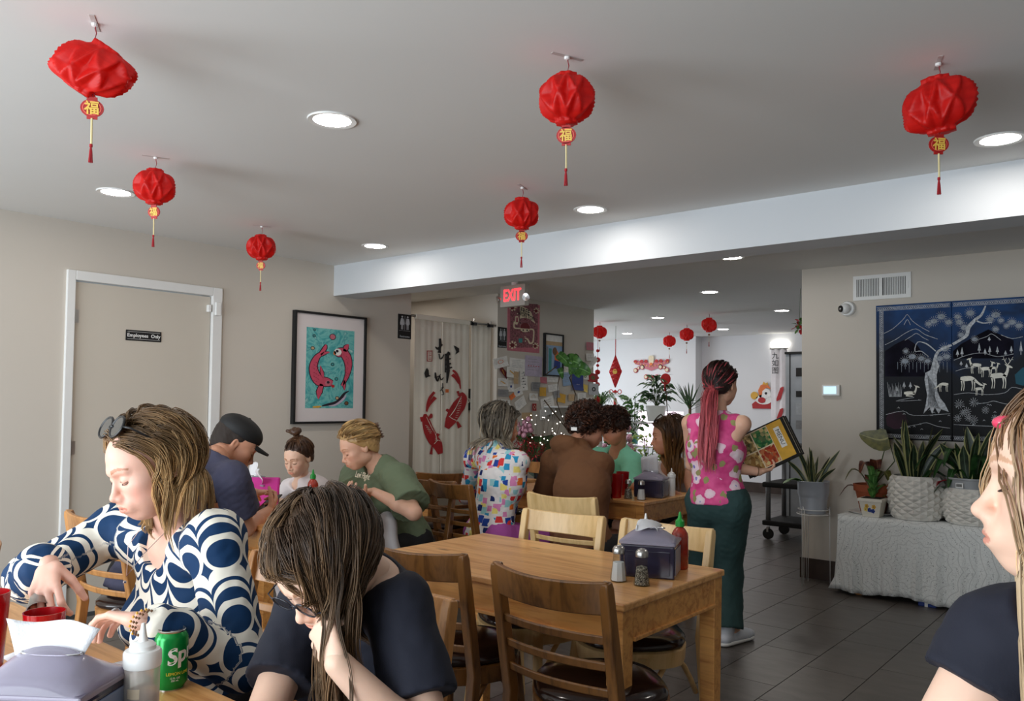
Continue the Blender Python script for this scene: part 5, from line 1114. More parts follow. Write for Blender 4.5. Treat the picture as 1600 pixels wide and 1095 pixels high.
m = MB(); m.add([(-sx_+2*sx_*i/8, .012*math.sin(i*1.9), -sh_*j/10) for i in range(9) for j in range(11)], [(i*11+j, (i+1)*11+j, (i+1)*11+j+1, i*11+j+1) for i in range(8) for j in range(10)]); o = m.build('scroll_cloth', plain('scroll_white', C(236, 230, 232), .8), scr, smooth=True); o.modifiers.new('s', 'SOLIDIFY').thickness = .003
MB().tube([(-sx_-.02, 0, .005), (sx_+.02, 0, .005)], .01, 8).build('scroll_rod', m_steel, scr)
d = Draw(scr, lambda x, y: (x*sx_, -.016, -sh_*y), (0, -1, 0), .001, .002)
for x, y, f in ((.25, .42, 1), (.2, .62, 1), (.5, .78, -1)): d.blob('fish_print', K['red'], [(x-.5, y+.06), (x, y), (x+.4, y-.05)], [.02, .11, .03])
d.blob('fish_print', K['maroon'], [(-.2, .72), (.2, .78), (.7, .88)], [.02, .10, .02]); d.done(); text('calligraphy', '九\n如\n图', .11, (-.05, -.018, -.22), (1, 0, 0), (0, 0, 1), K['ink'], scr, ext=.0004, lift=.001)
struct('door_2', MB().bb((-4.30, YF-.02, 0), (-3.3, YF+.0, 2.0)), plain('doorway_grey', C(150, 150, 150), .7)); lt = thing('door_lamp', 'small lit strip above the scroll by the fridge', 'light', at(1218, 538, y=YF-.03)); MB().bb((-.13, -.02, -.035), (.13, .02, .035)).build('tube_lens', emis('strip_glow', (1, .97, .88, 1), 4), lt)
# ---------------------------------------------------------------- far plants
def bush(name, label, base, potr, poth, potmat, crown, mat, n, lw, lh, seed, shape='oval', stand=0, flowers=None, droop=.2):
    """crown=(radius xy, height): leaves scattered through the crown on thin stems"""
    t = thing(name, label, 'plant', base); rg = random.Random(seed)
    if stand: MB().lathe([(0, 0), (.12, 0), (.12, .02), (.03, .04), (.03, stand-.02), (.14, stand-.015), (.14, stand), (0, stand)], k=20).build('plant_stand', m_white, t, auto=True)
    z = stand; basic_pot(t, potr, poth, potmat, z); M_ = {'v': [], 'a': [], 'f': []}; st = MB()
    for k in range(n):
        a = rg.uniform(0, 6.28); q = rg.random(); r = crown[0]*math.sqrt(rg.random())*(1-.35*q); zz = z+poth+crown[1]*(.1+.9*q); c = P3(r*math.cos(a), r*math.sin(a), zz); d = nrm(P3(math.cos(a), math.sin(a), rg.uniform(-droop*2, .8)))
        L_ = lh*rg.uniform(.7, 1.2); leaf(t, [c, c+d*L_*.5+P3(0, 0, L_*.08), c+d*L_-P3(0, 0, L_*droop)], lw*rg.uniform(.7, 1.2), mat, shape, .2, n=4, up=(rg.uniform(-.4, .4), rg.uniform(-1, .2), .8), MBs=M_)
        if k % 5 == 0: st.tube([(0, 0, z+poth*.9), tuple(c*.5+P3(0, 0, (z+poth)*.5)), tuple(c)], .004, 4)
    bunch(t, 'foliage', M_, mat); o = st.build('stems', m_stem, t); o['kind'] = 'stuff'
    if flowers:
        for k in range(flowers[1]):
            a = rg.uniform(0, 6.28); c = (crown[0]*.9*math.cos(a), -abs(crown[0]*.9*math.sin(a)), z+poth+crown[1]*rg.uniform(.2, 1)); fm = MB(); R_ = flowers[2]
            for L2 in range(3):
                for q in range(6): b = q*1.05+L2*.5; rr = R_*(1-.28*L2); fm.lathe([(0, -.001), (rr*.45, 0), (0, .004)], (c[0]+rr*.5*math.cos(b), c[1]-.012*L2, c[2]+rr*.5*math.sin(b)), 8, (math.cos(b)*.4, -1, math.sin(b)*.4))
            fm.build('blossom', flowers[0], t, smooth=True)
    return t
m_tealpot = plain('teal_pot', C(70, 150, 140), .3); m_pinkfl = plain('pink_petals', C(232, 170, 192), .6); m_redfl = plain('crimson_petals', C(170, 22, 48), .5)
# white plant rack and grow light of the far room
rk = thing('plant_rack', 'white tiered metal plant rack in the far room lit by a grow light', 'rack', (-4.95, 9.05, 0))
for z_ in (.45, .80, 1.10): MB().bb((-.55, -.16, z_-.012), (.55, .16, z_)).build('shelf', m_white, rk, bevel=.003)
for sx in (-.54, -.02, .54):
    for sy in (-.15, .15): MB().tube([(sx, sy, 0), (sx, sy, 1.12)], .011, 8).build('upright', m_white, rk)
gw = thing('grow_light', 'glowing pinkish white grow lamp panel behind the far plants', 'light', (-5.25, 9.36, .98)); MB().bb((-.30, 0, -.22), (.35, .02, .26)).build('lamp_panel', emis('grow_glow', (1, .80, .95, 1), 2.0), gw); MB().tube([(0, .03, -.98), (0, .03, .2)], .012, 8).build('lamp_pole', m_white, gw)
def pa(px, y): return at(px, 640, y=y)
bush('trailing_pothos', 'green trailing plant in a teal pot on the far rack', (*pa(990, 9.05)[:2], .82), .075, .12, m_tealpot, (.16, .48), m_midleaf, 90, .055, .11, 3, 'oval')
bush('dark_leaf_plant', 'dark glossy bush in a white pot on top of the far rack', (*pa(1025, 9.05)[:2], 1.115), .13, .20, m_white, (.16, .36), m_dkleaf, 110, .035, .13, 4, 'blade')
bush('lime_caladium', 'lime and cream variegated plant on the far rack beside the waitress', (*pa(1078, 8.6)[:2], .50), .12, .3, m_white, (.24, .38), m_lime, 70, .10, .16, 5, 'heart', flowers=(m_white, 3, .06))
bush('rose_bush', 'pink flowering bush low at the left of the far rack', (*pa(965, 8.7)[:2], .3), .12, .25, m_tealpot, (.22, .52), m_midleaf, 110, .045, .08, 6, 'oval', flowers=(m_pinkfl, 8, .06))
bush('variegated_shrub', 'pale variegated shrub with pink blossoms under the far rack shelf', (*pa(1012, 8.55)[:2], .2), .12, .22, m_white, (.20, .55), m_lime, 120, .035, .08, 7, 'oval', flowers=(m_pinkfl, 5, .05))
bush('jade_shrub', 'small-leaved shrub on the left of the teal pot in the far room', (*pa(972, 9.0)[:2], .8), .08, .12, m_tealpot, (.15, .32), m_dkleaf, 70, .045, .06, 8, 'oval')
dr_ = thing('dracaena', 'spiky dracaena with long dark leaves beside the waitress\'s head', 'plant', (*pa(1078, 9.75)[:2], .55)); basic_pot(dr_, .13, .3, m_white); MB().tube([(0, 0, .28), (0, 0, .78)], .02, 8).build('trunk', m_bark, dr_); MB().lathe([(0, -.55), (.14, -.55), (.14, -.53), (.03, -.51), (.03, -.02), (.14, -.01), (.14, 0), (0, 0)], k=18).build('plant_stand', m_white, dr_, auto=True)
for k in range(26): a = k*2.4; e2 = .35+.9*((k*7) % 11)/11; L_ = .42; leaf(dr_, [(0, 0, .70+.006*k), (L_*.5*math.cos(a)*math.cos(e2), L_*.5*math.sin(a)*math.cos(e2), .72+L_*.5*math.sin(e2)), (L_*math.cos(a)*math.cos(e2), L_*math.sin(a)*math.cos(e2), .72+L_*math.sin(e2)*.95)], .025, m_dkleaf, 'blade', .2, n=6)
pp = thing('ponytail_palm', 'drooping thin-leaved palm in a slate blue pot at the notice wall end', 'plant', (*pa(938, 8.35)[:2], .95)); pot(pp, [(0, 0), (.09, 0), (.17, .12), (.16, .26), (.11, .36), (.10, .36), (.1, .3)], plain('slate_pot', C(74, 92, 108), .4)); MB().lathe([(0, -.95), (.14, -.95), (.14, -.93), (.03, -.91), (.03, -.02), (.13, -.01), (.13, 0), (0, 0)], k=18).build('plant_stand', m_white, pp, auto=True)
M_ = {'v': [], 'a': [], 'f': []}
for k in range(54): a = k*2.4; L_ = .22+.22*((k*5) % 9)/9; leaf(pp, [(0, 0, .34), (L_*.6*math.cos(a), L_*.6*math.sin(a), .34+.20*(1-.4*((k*3) % 5)/5)), (L_*1.25*math.cos(a), L_*1.25*math.sin(a), .34+.02)], .012, m_midleaf, 'blade', .1, n=6, MBs=M_)
bunch(pp, 'foliage', M_, m_midleaf)
# plants along the notice wall
pl1 = thing('monstera', 'dark monstera with broad leaves between the grey-haired woman and the hoodie', 'plant', (-4.72, 6.55, 0)); basic_pot(pl1, .16, .32, m_blackm)
def npt(px, py, y): return at(px, py, y=y)-P3(-4.72, 6.55, 0)
for a_px, b_px, w_ in (((846, 682), (836, 745), .34), ((872, 690), (862, 740), .24), ((815, 700), (806, 745), .22), ((826, 672), (812, 690), .16)):
    a2, b2 = npt(*a_px, 6.35), npt(*b_px, 6.15); leaf(pl1, [a2, (a2+b2)/2+P3(.02, -.05, 0), b2], w_, m_dkleaf, 'heart', .18, up=(.3, -1, .1)); MB().tube([(0, 0, .3), tuple((a2+P3(0, 0, .3))/2+P3(.05, 0, .1)), tuple(a2)], .007, 6).build('stem', m_stem, pl1, smooth=True)
vn = thing('tall_climber', 'tall bare-stemmed climber with big leaves in front of the notices', 'plant', (-4.78, 6.9, 0)); basic_pot(vn, .14, .7, m_whitep)
def vp(px, py, y=6.85): return tuple(at(px, py, y=y)-P3(-4.78, 6.9, 0))
for P_ in ([(884, 668), (862, 640), (840, 612), (846, 590), (870, 572)], [(884, 668), (870, 628), (872, 598), (878, 575)], [(886, 668), (895, 640), (899, 615), (890, 590), (898, 574)], [(846, 612), (842, 585), (834, 560)]):
    MB().tube([vp(*q) for q in P_], .006 if len(P_) > 4 else .0045, 6).build('stem', m_bark, vn, smooth=True)
for a2, b2, w_ in (((872, 553), (893, 575), .10), ((884, 562), (912, 572), .15), ((898, 574), (923, 584), .15), ((903, 562), (890, 585), .12), ((842, 548), (828, 572), .07), ((874, 575), (879, 592), .06), ((893, 556), (905, 590), .14)):
    leaf(vn, [vp(*a2), vp((a2[0]+b2[0])/2, (a2[1]+b2[1])/2-2, 6.80), vp(*b2)], w_, m_midleaf, 'heart', .15, up=(.5, -1, .2))
tn_ = thing('tinsel_centrepiece', 'red tinsel and blossom decoration with tiny lights by the notice wall', 'decoration', tuple(at(826, 690, y=6.0)))
m = MB(); rg = random.Random(4)
for k in range(260): a, b = rg.uniform(0, 6.28), rg.uniform(-1, 1); r = .13*rg.random()**.4; p = P3(r*math.cos(a)*1.3, r*math.sin(a), b*.10-.12*abs(math.cos(a))); d2 = nrm(RNG.normal(size=3))*.03; m.tube([tuple(p), tuple(p+d2)], .003, 3)
m.build('tinsel', plain('red_foil', C(190, 24, 50), .25, .6), tn_)['kind'] = 'stuff'
m = MB(); m2_ = MB()
for k in range(34): p = P3(rg.uniform(-.1, .38), rg.uniform(-.1, .1), rg.uniform(-.02, .30)); m.lathe([(0, -.006), (.006, 0), (0, .006)], tuple(p), 6); m2_.tube([tuple(p), (p[0]*.6+.05, 0, -.15)], .0012, 3)
m.build('fairy_light', emis('fairy_glow', (1, .93, .8, 1), 6), tn_)['kind'] = 'stuff'; m2_.build('twigs', m_bark, tn_)['kind'] = 'stuff'
MB().tube([(.1, 0, -.15), (.1, .03, -at(826, 690, y=6.0)[2])], .03, 8).build('holder', m_blackm, tn_)
bl_ = thing('blossom_bouquet', 'pale pink blossoms beside the face of the grey-haired woman', 'flowers', tuple(at(818, 668, y=5.9)))
for k in range(14): a = k*2.4; r = .012*k**.8; c2 = (r*math.cos(a), r*.5*math.sin(a), r*math.sin(a)); MB().lathe([(0, 0), (.018, .006), (.03, .002), (0, .012)], c2, 7, (math.cos(a), -1.5, .3)).build('blossom', m_pinkfl, bl_, smooth=True)
MB().tube([(0, 0, 0), (0, .04, -at(818, 668, y=5.9)[2])], .012, 6).build('stem', m_bark, bl_)
sf = thing('wall_shelf', 'narrow white wall shelf under the notices near the curly hair', 'shelf', (LX, 7.15, at(890, 634, x=LX+.1)[2])); MB().bb((0, -.3, -.02), (.2, .3, 0)).build('board', m_white, sf, bevel=.004); MB().bb((0, -.2, -.12), (.02, -.18, -.02)).bb((0, .18, -.12), (.02, .2, -.02)).build('bracket', m_steel, sf)
# ---------------------------------------------------------------- bodies: smooth-blended volumes turned into one skin
def nrm_(v): v = np.asarray(v, float); return v/(np.linalg.norm(v)+1e-12)
def surfnet(f, o, h):
    s = f < 0; c = s[:-1, :-1, :-1]; anyi = c.copy(); alli = c.copy()
    for dx in (0, 1):
        for dy in (0, 1):
            for dz in (0, 1):
                q = s[dx:s.shape[0]-1+dx, dy:s.shape[1]-1+dy, dz:s.shape[2]-1+dz]; anyi = anyi | q; alli = alli & q
    I, J, K_ = np.nonzero(anyi & ~alli); n = len(I)
    ids = np.full(c.shape, -1, np.int64); ids[I, J, K_] = np.arange(n)
    P = np.zeros((n, 3)); cnt = np.zeros(n)
    cs = [(a, b, d) for a in (0, 1) for b in (0, 1) for d in (0, 1)]
    F = {q: f[I+q[0], J+q[1], K_+q[2]] for q in cs}
    for q in cs:
        for ax in range(3):
            if q[ax]: continue
            r = list(q); r[ax] = 1; r = tuple(r); f0, f1 = F[q], F[r]; m = (f0 < 0) != (f1 < 0)
            t = np.where(m, f0/np.where(m, f0-f1, 1), 0); p = np.tile(np.array(q, float), (n, 1)); p[:, ax] += t
            P += p*m[:, None]; cnt += m
    P = (P/cnt[:, None]+np.stack([I, J, K_], 1))*h+o
    Q = []
    for ax in range(3):
        a, b = [(1, 2), (2, 0), (0, 1)][ax]
        sl0 = [slice(None)]*3; sl1 = [slice(None)]*3; sl0[ax] = slice(0, -1); sl1[ax] = slice(1, None)
        m = s[tuple(sl0)] != s[tuple(sl1)]; idx = np.stack(np.nonzero(m), 1)
        ok = (idx[:, a] > 0) & (idx[:, b] > 0) & (idx[:, a] < ids.shape[a]) & (idx[:, b] < ids.shape[b]); idx = idx[ok]
        inside = s[tuple(idx.T)]
        def g(da, db):
            k = idx.copy(); k[:, a] += da; k[:, b] += db; return ids[tuple(k.T)]
        q = np.stack([g(-1, -1), g(0, -1), g(0, 0), g(-1, 0)], 1); q[~inside] = q[~inside][:, ::-1]
        Q.append(q[(q >= 0).all(1)])
    return P, np.concatenate(Q)
class Vol:
    def __init__(s): s.p = []; s.post = []
    def prim(s, fn, lo, hi, k=.02, op='u'): s.p.append((fn, np.asarray(lo, float), np.asarray(hi, float), k, op)); return s
    def cap(s, a, b, ra, rb=None, k=.02, flat=None, op='u', clip=None):
        """tapered limb; flat=(direction, factor) squashes the cross section along direction"""
        a = np.asarray(a, float); b = np.asarray(b, float); rb = ra if rb is None else rb; r = max(ra, rb)
        ab = b-a; L2 = ab@ab+1e-9
        if flat is not None:
            n = nrm(flat[0]); q = 1/flat[1]-1; ab2 = ab+n*(ab@n)*q; L22 = ab2@ab2+1e-9
        def fn(x, y, z):
            dx, dy, dz = x-a[0], y-a[1], z-a[2]
            if flat is None:
                t = np.clip((dx*ab[0]+dy*ab[1]+dz*ab[2])/L2, 0, 1); return np.sqrt((dx-t*ab[0])**2+(dy-t*ab[1])**2+(dz-t*ab[2])**2)-(ra+(rb-ra)*t)
            d = (dx*n[0]+dy*n[1]+dz*n[2])*q; dx, dy, dz = dx+n[0]*d, dy+n[1]*d, dz+n[2]*d
            t = np.clip((dx*ab2[0]+dy*ab2[1]+dz*ab2[2])/L22, 0, 1); return (np.sqrt((dx-t*ab2[0])**2+(dy-t*ab2[1])**2+(dz-t*ab2[2])**2)-(ra+(rb-ra)*t))*(.5+.5*flat[1])
        if clip is not None:      # flat end at b
            f0 = fn; ud = nrm(b-a)
            def fn(x, y, z): return np.maximum(f0(x, y, z), (x-b[0])*ud[0]+(y-b[1])*ud[1]+(z-b[2])*ud[2])
        return s.prim(fn, np.minimum(a, b)-r, np.maximum(a, b)+r, k, op)
    def ell(s, c, r, B=np.eye(3), k=.02, op='u'):
        """ellipsoid, B columns = its axes"""
        c = np.asarray(c, float); r = np.asarray(r, float); B = np.asarray(B, float); R = np.sqrt(((B*r)**2).sum(1))
        def fn(x, y, z):
            dx, dy, dz = x-c[0], y-c[1], z-c[2]
            u = [(dx*B[0, i]+dy*B[1, i]+dz*B[2, i]) for i in range(3)]
            k0 = np.sqrt(sum((u[i]/r[i])**2 for i in range(3))); k1 = np.sqrt(sum((u[i]/r[i]**2)**2 for i in range(3)))
            return k0*(k0-1)/(k1+1e-9)
        return s.prim(fn, c-R, c+R, k, op)
    def cut(s, p, n, k=.004): p = np.asarray(p, float); n = nrm(n); s.post.append((lambda x, y, z: (x-p[0])*n[0]+(y-p[1])*n[1]+(z-p[2])*n[2], k)); return s
    def disp(s, amp, freq, seed=0, stretch=(1, 1, 1), ridged=False):
        rg = np.random.default_rng(seed); D_ = rg.normal(size=(7, 3)); D_ /= np.linalg.norm(D_, axis=1)[:, None]; D_ *= np.array(stretch); ph = rg.uniform(0, 6.28, 7); fr = freq*rg.uniform(.6, 1.7, 7)
        def fn(x, y, z):
            wx = .25*np.sin(x*freq*.6+y*freq*.4+1+seed)/freq*6; o = 0
            for i in range(7):
                v = np.sin(fr[i]*(D_[i, 0]*(x+wx*.3)+D_[i, 1]*(y+wx*.2)+D_[i, 2]*z)+ph[i]); o = o+(1-2*np.abs(v) if ridged else v)
            return o*amp/3
        s.post.append((fn, None)); return s
    def build(s, h, pad=.03):
        lo = np.min([p[1] for p in s.p if p[4] == 'u'], 0)-pad; hi = np.max([p[2] for p in s.p if p[4] == 'u'], 0)+pad
        n = np.ceil((hi-lo)/h).astype(int)+1; ax = [lo[i]+h*np.arange(n[i]) for i in range(3)]
        f = np.full(n, .5, np.float32)
        for fn, l, u, k, op in s.p:
            a = np.clip(((l-k-3*h-lo)/h).astype(int), 0, n); b = np.clip(((u+k+3*h-lo)/h).astype(int)+1, 0, n)
            if (b <= a).any(): continue
            X = ax[0][a[0]:b[0], None, None]; Y = ax[1][None, a[1]:b[1], None]; Z = ax[2][None, None, a[2]:b[2]]
            d = fn(X, Y, Z); sl = tuple(slice(a[i], b[i]) for i in range(3)); g = f[sl]
            if op == 'u': m = np.clip(.5+.5*(g-d)/k, 0, 1); f[sl] = g+(d-g)*m-k*m*(1-m)
            else: d = -d; m = np.clip(.5+.5*(d-g)/k, 0, 1); f[sl] = g+(d-g)*m+k*m*(1-m)
        X = ax[0][:, None, None]; Y = ax[1][None, :, None]; Z = ax[2][None, None, :]
        for fn, k in s.post:
            if k is None: f = f+fn(X, Y, Z).astype(np.float32)
            else:
                d = fn(X, Y, Z); m = np.clip(.5+.5*(d-f)/k, 0, 1); f = f+(d-f)*m+k*m*(1-m)
        return surfnet(f, lo, h)
# skin material reads the per-point tint painted on lips, cheeks and brows
def skin_mat(name, base):
    t = NT(name); a = t.n('Attribute'); a.attribute_name = 'tint'; n = t.noise(t.coords(), 28, 4)
    b = C(*base); c = t.ramp(n.outputs[0], [(.3, tuple(q*.93 for q in b[:3])+(1,)), (.7, b)])
    mx = t.n('Mix', data_type='RGBA', blend_type='MULTIPLY'); mx.inputs[0].default_value = 1; t.l(c, mx.inputs[6]); t.l(a.outputs['Color'], mx.inputs[7])
    t.col(mx.outputs[2]); t.set(Roughness=.48, Subsurface_Weight=.12, Subsurface_Scale=.01); t.b.inputs['Subsurface Radius'].default_value = (1, .35, .2); t.b.inputs['Specular IOR Level'].default_value = .35
    n2 = t.noise(t.coords(), 420, 2); t.bump(n2.outputs[0], .06, .001); return t.m
class Head:
    def __init__(s, c, fwd, up, sc_=1.0):
        s.c = np.asarray(c, float); s.f = nrm(fwd); u = np.asarray(up, float); u = nrm(u-s.f*(u@s.f)); s.u = u; s.r = np.cross(s.f, u); s.s = sc_; s.B = np.stack([s.r, s.f, s.u], 1)
    def W(s, x, y, z): return s.c+s.s*(s.r*x+s.f*y+s.u*z)
    def L(s, P): return (np.asarray(P)-s.c) @ s.B/s.s
    def vol(s, mouth=0, full=0.0):
        V = Vol(); W_, S, B = s.W, s.s, s.B
        e = lambda x, y, z, r, k=.02, op='u': V.ell(W_(x, y, z), np.array(r)*S, B, k*S, op)
        c = lambda a, b, ra, rb, k=.015: V.cap(W_(*a), W_(*b), ra*S, rb*S, k*S)
        e(0, -.018, .04, (.075, .095, .082)); e(0, .03, .03, (.066, .062, .068), .03); e(0, .03, -.035, (.056+full*.01, .058, .075), .03)
        e(0, .062, -.085, (.028+full*.01, .026, .02), .03)
        for q in (-1, 1):
            e(q*.045, -.005, -.058, (.016+full*.006, .03, .025), .03); e(q*.04, .058, -.018, (.022+full*.008, .024, .02), .025); e(q*.032, .05, -.05, (.022+full*.01, .03, .024), .025)
            c((q*.012, .088, .026), (q*.042, .076, .026), .008, .006, .016)
        c((0, .086, .012), (0, .104, -.026), .006, .0085, .01); e(0, .108, -.032, (.0105, .0105, .009), .008)
        for q in (-1, 1):
            e(q*.0115, .1, -.036, (.0065, .0085, .0065), .006); V.ell(W_(q*.032, .098, .004), np.array([.019, .014, .0115])*S, B, .014*S, 's')
            e(q*.0315, .0765, .004, (.0155, .0125, .0122), .004)
        e(0, .089, -.058, (.030, .014, .02), .02)
        for q in (-1, 0, 1): e(q*.011, .0995-.004*abs(q), -.0585+.0005*(q == 0), (.011, .007, .0045), .005)
        e(0, .097, -.0675, (.019, .0085, .0056), .006)
        V.ell(W_(0, .106, -.0627), np.array([.024, .007, .0011])*S, B, .003*S, 's')
        for q in (-1, 1):
            b = nrm(s.r*q*.55-s.f*.83); EB = np.stack([np.cross(b, s.u), b, s.u], 1)
            V.ell(W_(q*.0745, -.012, -.002), np.array([.008, .017, .030])*S, np.stack([nrm(s.r+s.f*.35*q), nrm(s.f-s.r*.35*q), s.u], 1), .006*S)
            V.ell(W_(q*.083, -.008, .004), np.array([.006, .009, .016])*S, B, .004*S, 's')
        return V
    def tint(s, P, V, brow=(.45, .33, .25), lip=(.86, .58, .56), blush=.12, browz=0):
        q = s.L(P); x, y, z = np.abs(q[:, 0]), q[:, 1], q[:, 2]; T = np.ones((len(P), 4)); front = y > .05
        d = np.exp(-((x-.046)/.02)**2-((z+.03)/.02)**2)*(y > .03); T[:, 1] -= blush*d; T[:, 2] -= blush*.9*d
        d = np.exp(-(x/.016)**2-((z+.035)/.014)**2)*front; T[:, 1] -= .06*d; T[:, 2] -= .06*d
        m = front & (((x/.024)**2+((z+.0625)/(.0085))**2) < 1) & (y > .08); T[m, :3] = lip
        zc = .0335-13*(x-.034)**2+browz; m = (y > .04) & (x > .013) & (x < .054) & (np.abs(z-zc) < .0046*(1.3-x/.06)); T[m, :3] = T[m, :3]*np.array(brow)
        m = front & (x < .048) & (x > .016) & (np.abs(z+.0025+.4*(np.abs(x-.032))**1.0*.0+((x-.032)/.016)**2*-.004) < .0014); T[m, :3] *= (.38, .3, .28)
        return T
def open_eyes(hd, par, iris=(70, 90, 110), look=(0, 0)):
    for q in (-1, 1):
        for nm, mat, r, off, k in (('eyeball', plain('eye_white', C(232, 228, 224), .15), .0125, 0, 1), ('iris', plain('iris%d' % iris[0], C(*iris), .1), .0062, .0082, 2), ('pupil', m_black, .003, .0118, 3)):
            m = MB(); c = hd.W(q*.0315+look[0]*off, .0795+off, .004+look[1]*off)
            m.lathe([(r*math.cos(a)*hd.s, r*math.sin(a)*hd.s*(1 if k == 1 else .45)) for a in [-math.pi/2+j*math.pi/12 for j in range(13)]], c, 18, hd.f, cap=False); m.build(nm, mat, par, smooth=True)
def hand(V, wrist, d, palm, side, sc_=1.0, curl=(.5, .55, .6, .65), spread=.12, thumb=(.5, .3), k=.004):
    """palm and five separate fingers; d = direction of fingers, palm = direction the palm faces, side +1: thumb towards d x palm"""
    d = nrm(d); n = np.asarray(palm, float); n = nrm(n-d*(n@d)); s_ = np.cross(d, n)*side; S = sc_; w = np.asarray(wrist, float)
    V.cap(w-d*.006*S, w+d*.01*S, .022*S, .024*S, .01, (n, .72))
    V.cap(w+d*.02*S+s_*.012*S, w+d*.074*S+s_*.022*S, .019*S, .0145*S, .012*S, (n, .75)); V.cap(w+d*.02*S-s_*.010*S, w+d*.068*S-s_*.026*S, .018*S, .0125*S, .012*S, (n, .75)); V.cap(w+d*.02*S, w+d*.076*S, .02*S, .014*S, .012*S, (n, .7))
    Ls = ((.040, .024, .019), (.044, .028, .020), (.041, .026, .020), (.032, .020, .018)); R_ = (.0088, .0090, .0086, .0074); off = (.030, .010, -.010, -.028); st = (.078, .082, .078, .070)
    for i in range(4):
        p = w+d*st[i]*S+s_*off[i]*S; fd = nrm(d+s_*spread*(1.5-i)*.8); a = curl[i]
        for j in range(3):
            a_ = a*(.75 if j == 0 else 1.05)*(1+.15*j); ca, sa = math.cos(a_), math.sin(a_); nd = nrm(fd*ca+n*sa); q = p+nd*Ls[i][j]*S
            V.cap(p, q, R_[i]*S*(1-.07*j), R_[i]*S*(.93-.08*j), k*S); nn = nrm(n*ca-fd*sa); fd = nd; p = q
            n = nn
        n = nrm(np.asarray(palm, float)-nrm(d)*(np.asarray(palm, float)@nrm(d)))
    p = w+d*.022*S+s_*.022*S; t1 = nrm(d*.62+s_*(.75-.3*thumb[1])+n*thumb[0]); q = p+t1*.042*S; V.cap(p, q, .0150*S, .0112*S, .008*S)
    t2 = nrm(t1+d*.45+n*thumb[1]); r = q+t2*.031*S; V.cap(q, r, .0108*S, .0096*S, k*S); t3 = nrm(t2+d*.2+n*thumb[1]); V.cap(r, r+t3*.024*S, .0096*S, .0078*S, k*S)
def joinmesh(parts):
    V, Q, b = [], [], 0
    for v, q in parts: V.append(v); Q.append(q+b); b += len(v)
    return np.concatenate(V), np.concatenate(Q)
def limb_uv(P, bones):
    """pattern coordinates: around and along the nearest body section"""
    best = np.full(len(P), 1e9); U = np.zeros((len(P), 3))
    for i, (a, b, ref, rad) in enumerate(bones):
        a, b = np.asarray(a, float), np.asarray(b, float); ab = b-a; L_ = np.linalg.norm(ab); t = np.clip((P-a)@ab/(L_*L_), -.15, 1.15); c = a+np.clip(t, 0, 1)[:, None]*ab; D_ = P-c; d = np.linalg.norm(D_, axis=1)-rad
        ax = ab/L_; r = nrm(np.asarray(ref, float)-ax*(np.asarray(ref, float)@ax)); s_ = np.cross(ax, r); u = np.arctan2(D_@s_, D_@r)*rad*1.15; m = d < best; best = np.where(m, d, best)
        U[m] = np.stack([u, (P-a)@ax, np.full(len(P), i*7.3)], 1)[m]
    return U
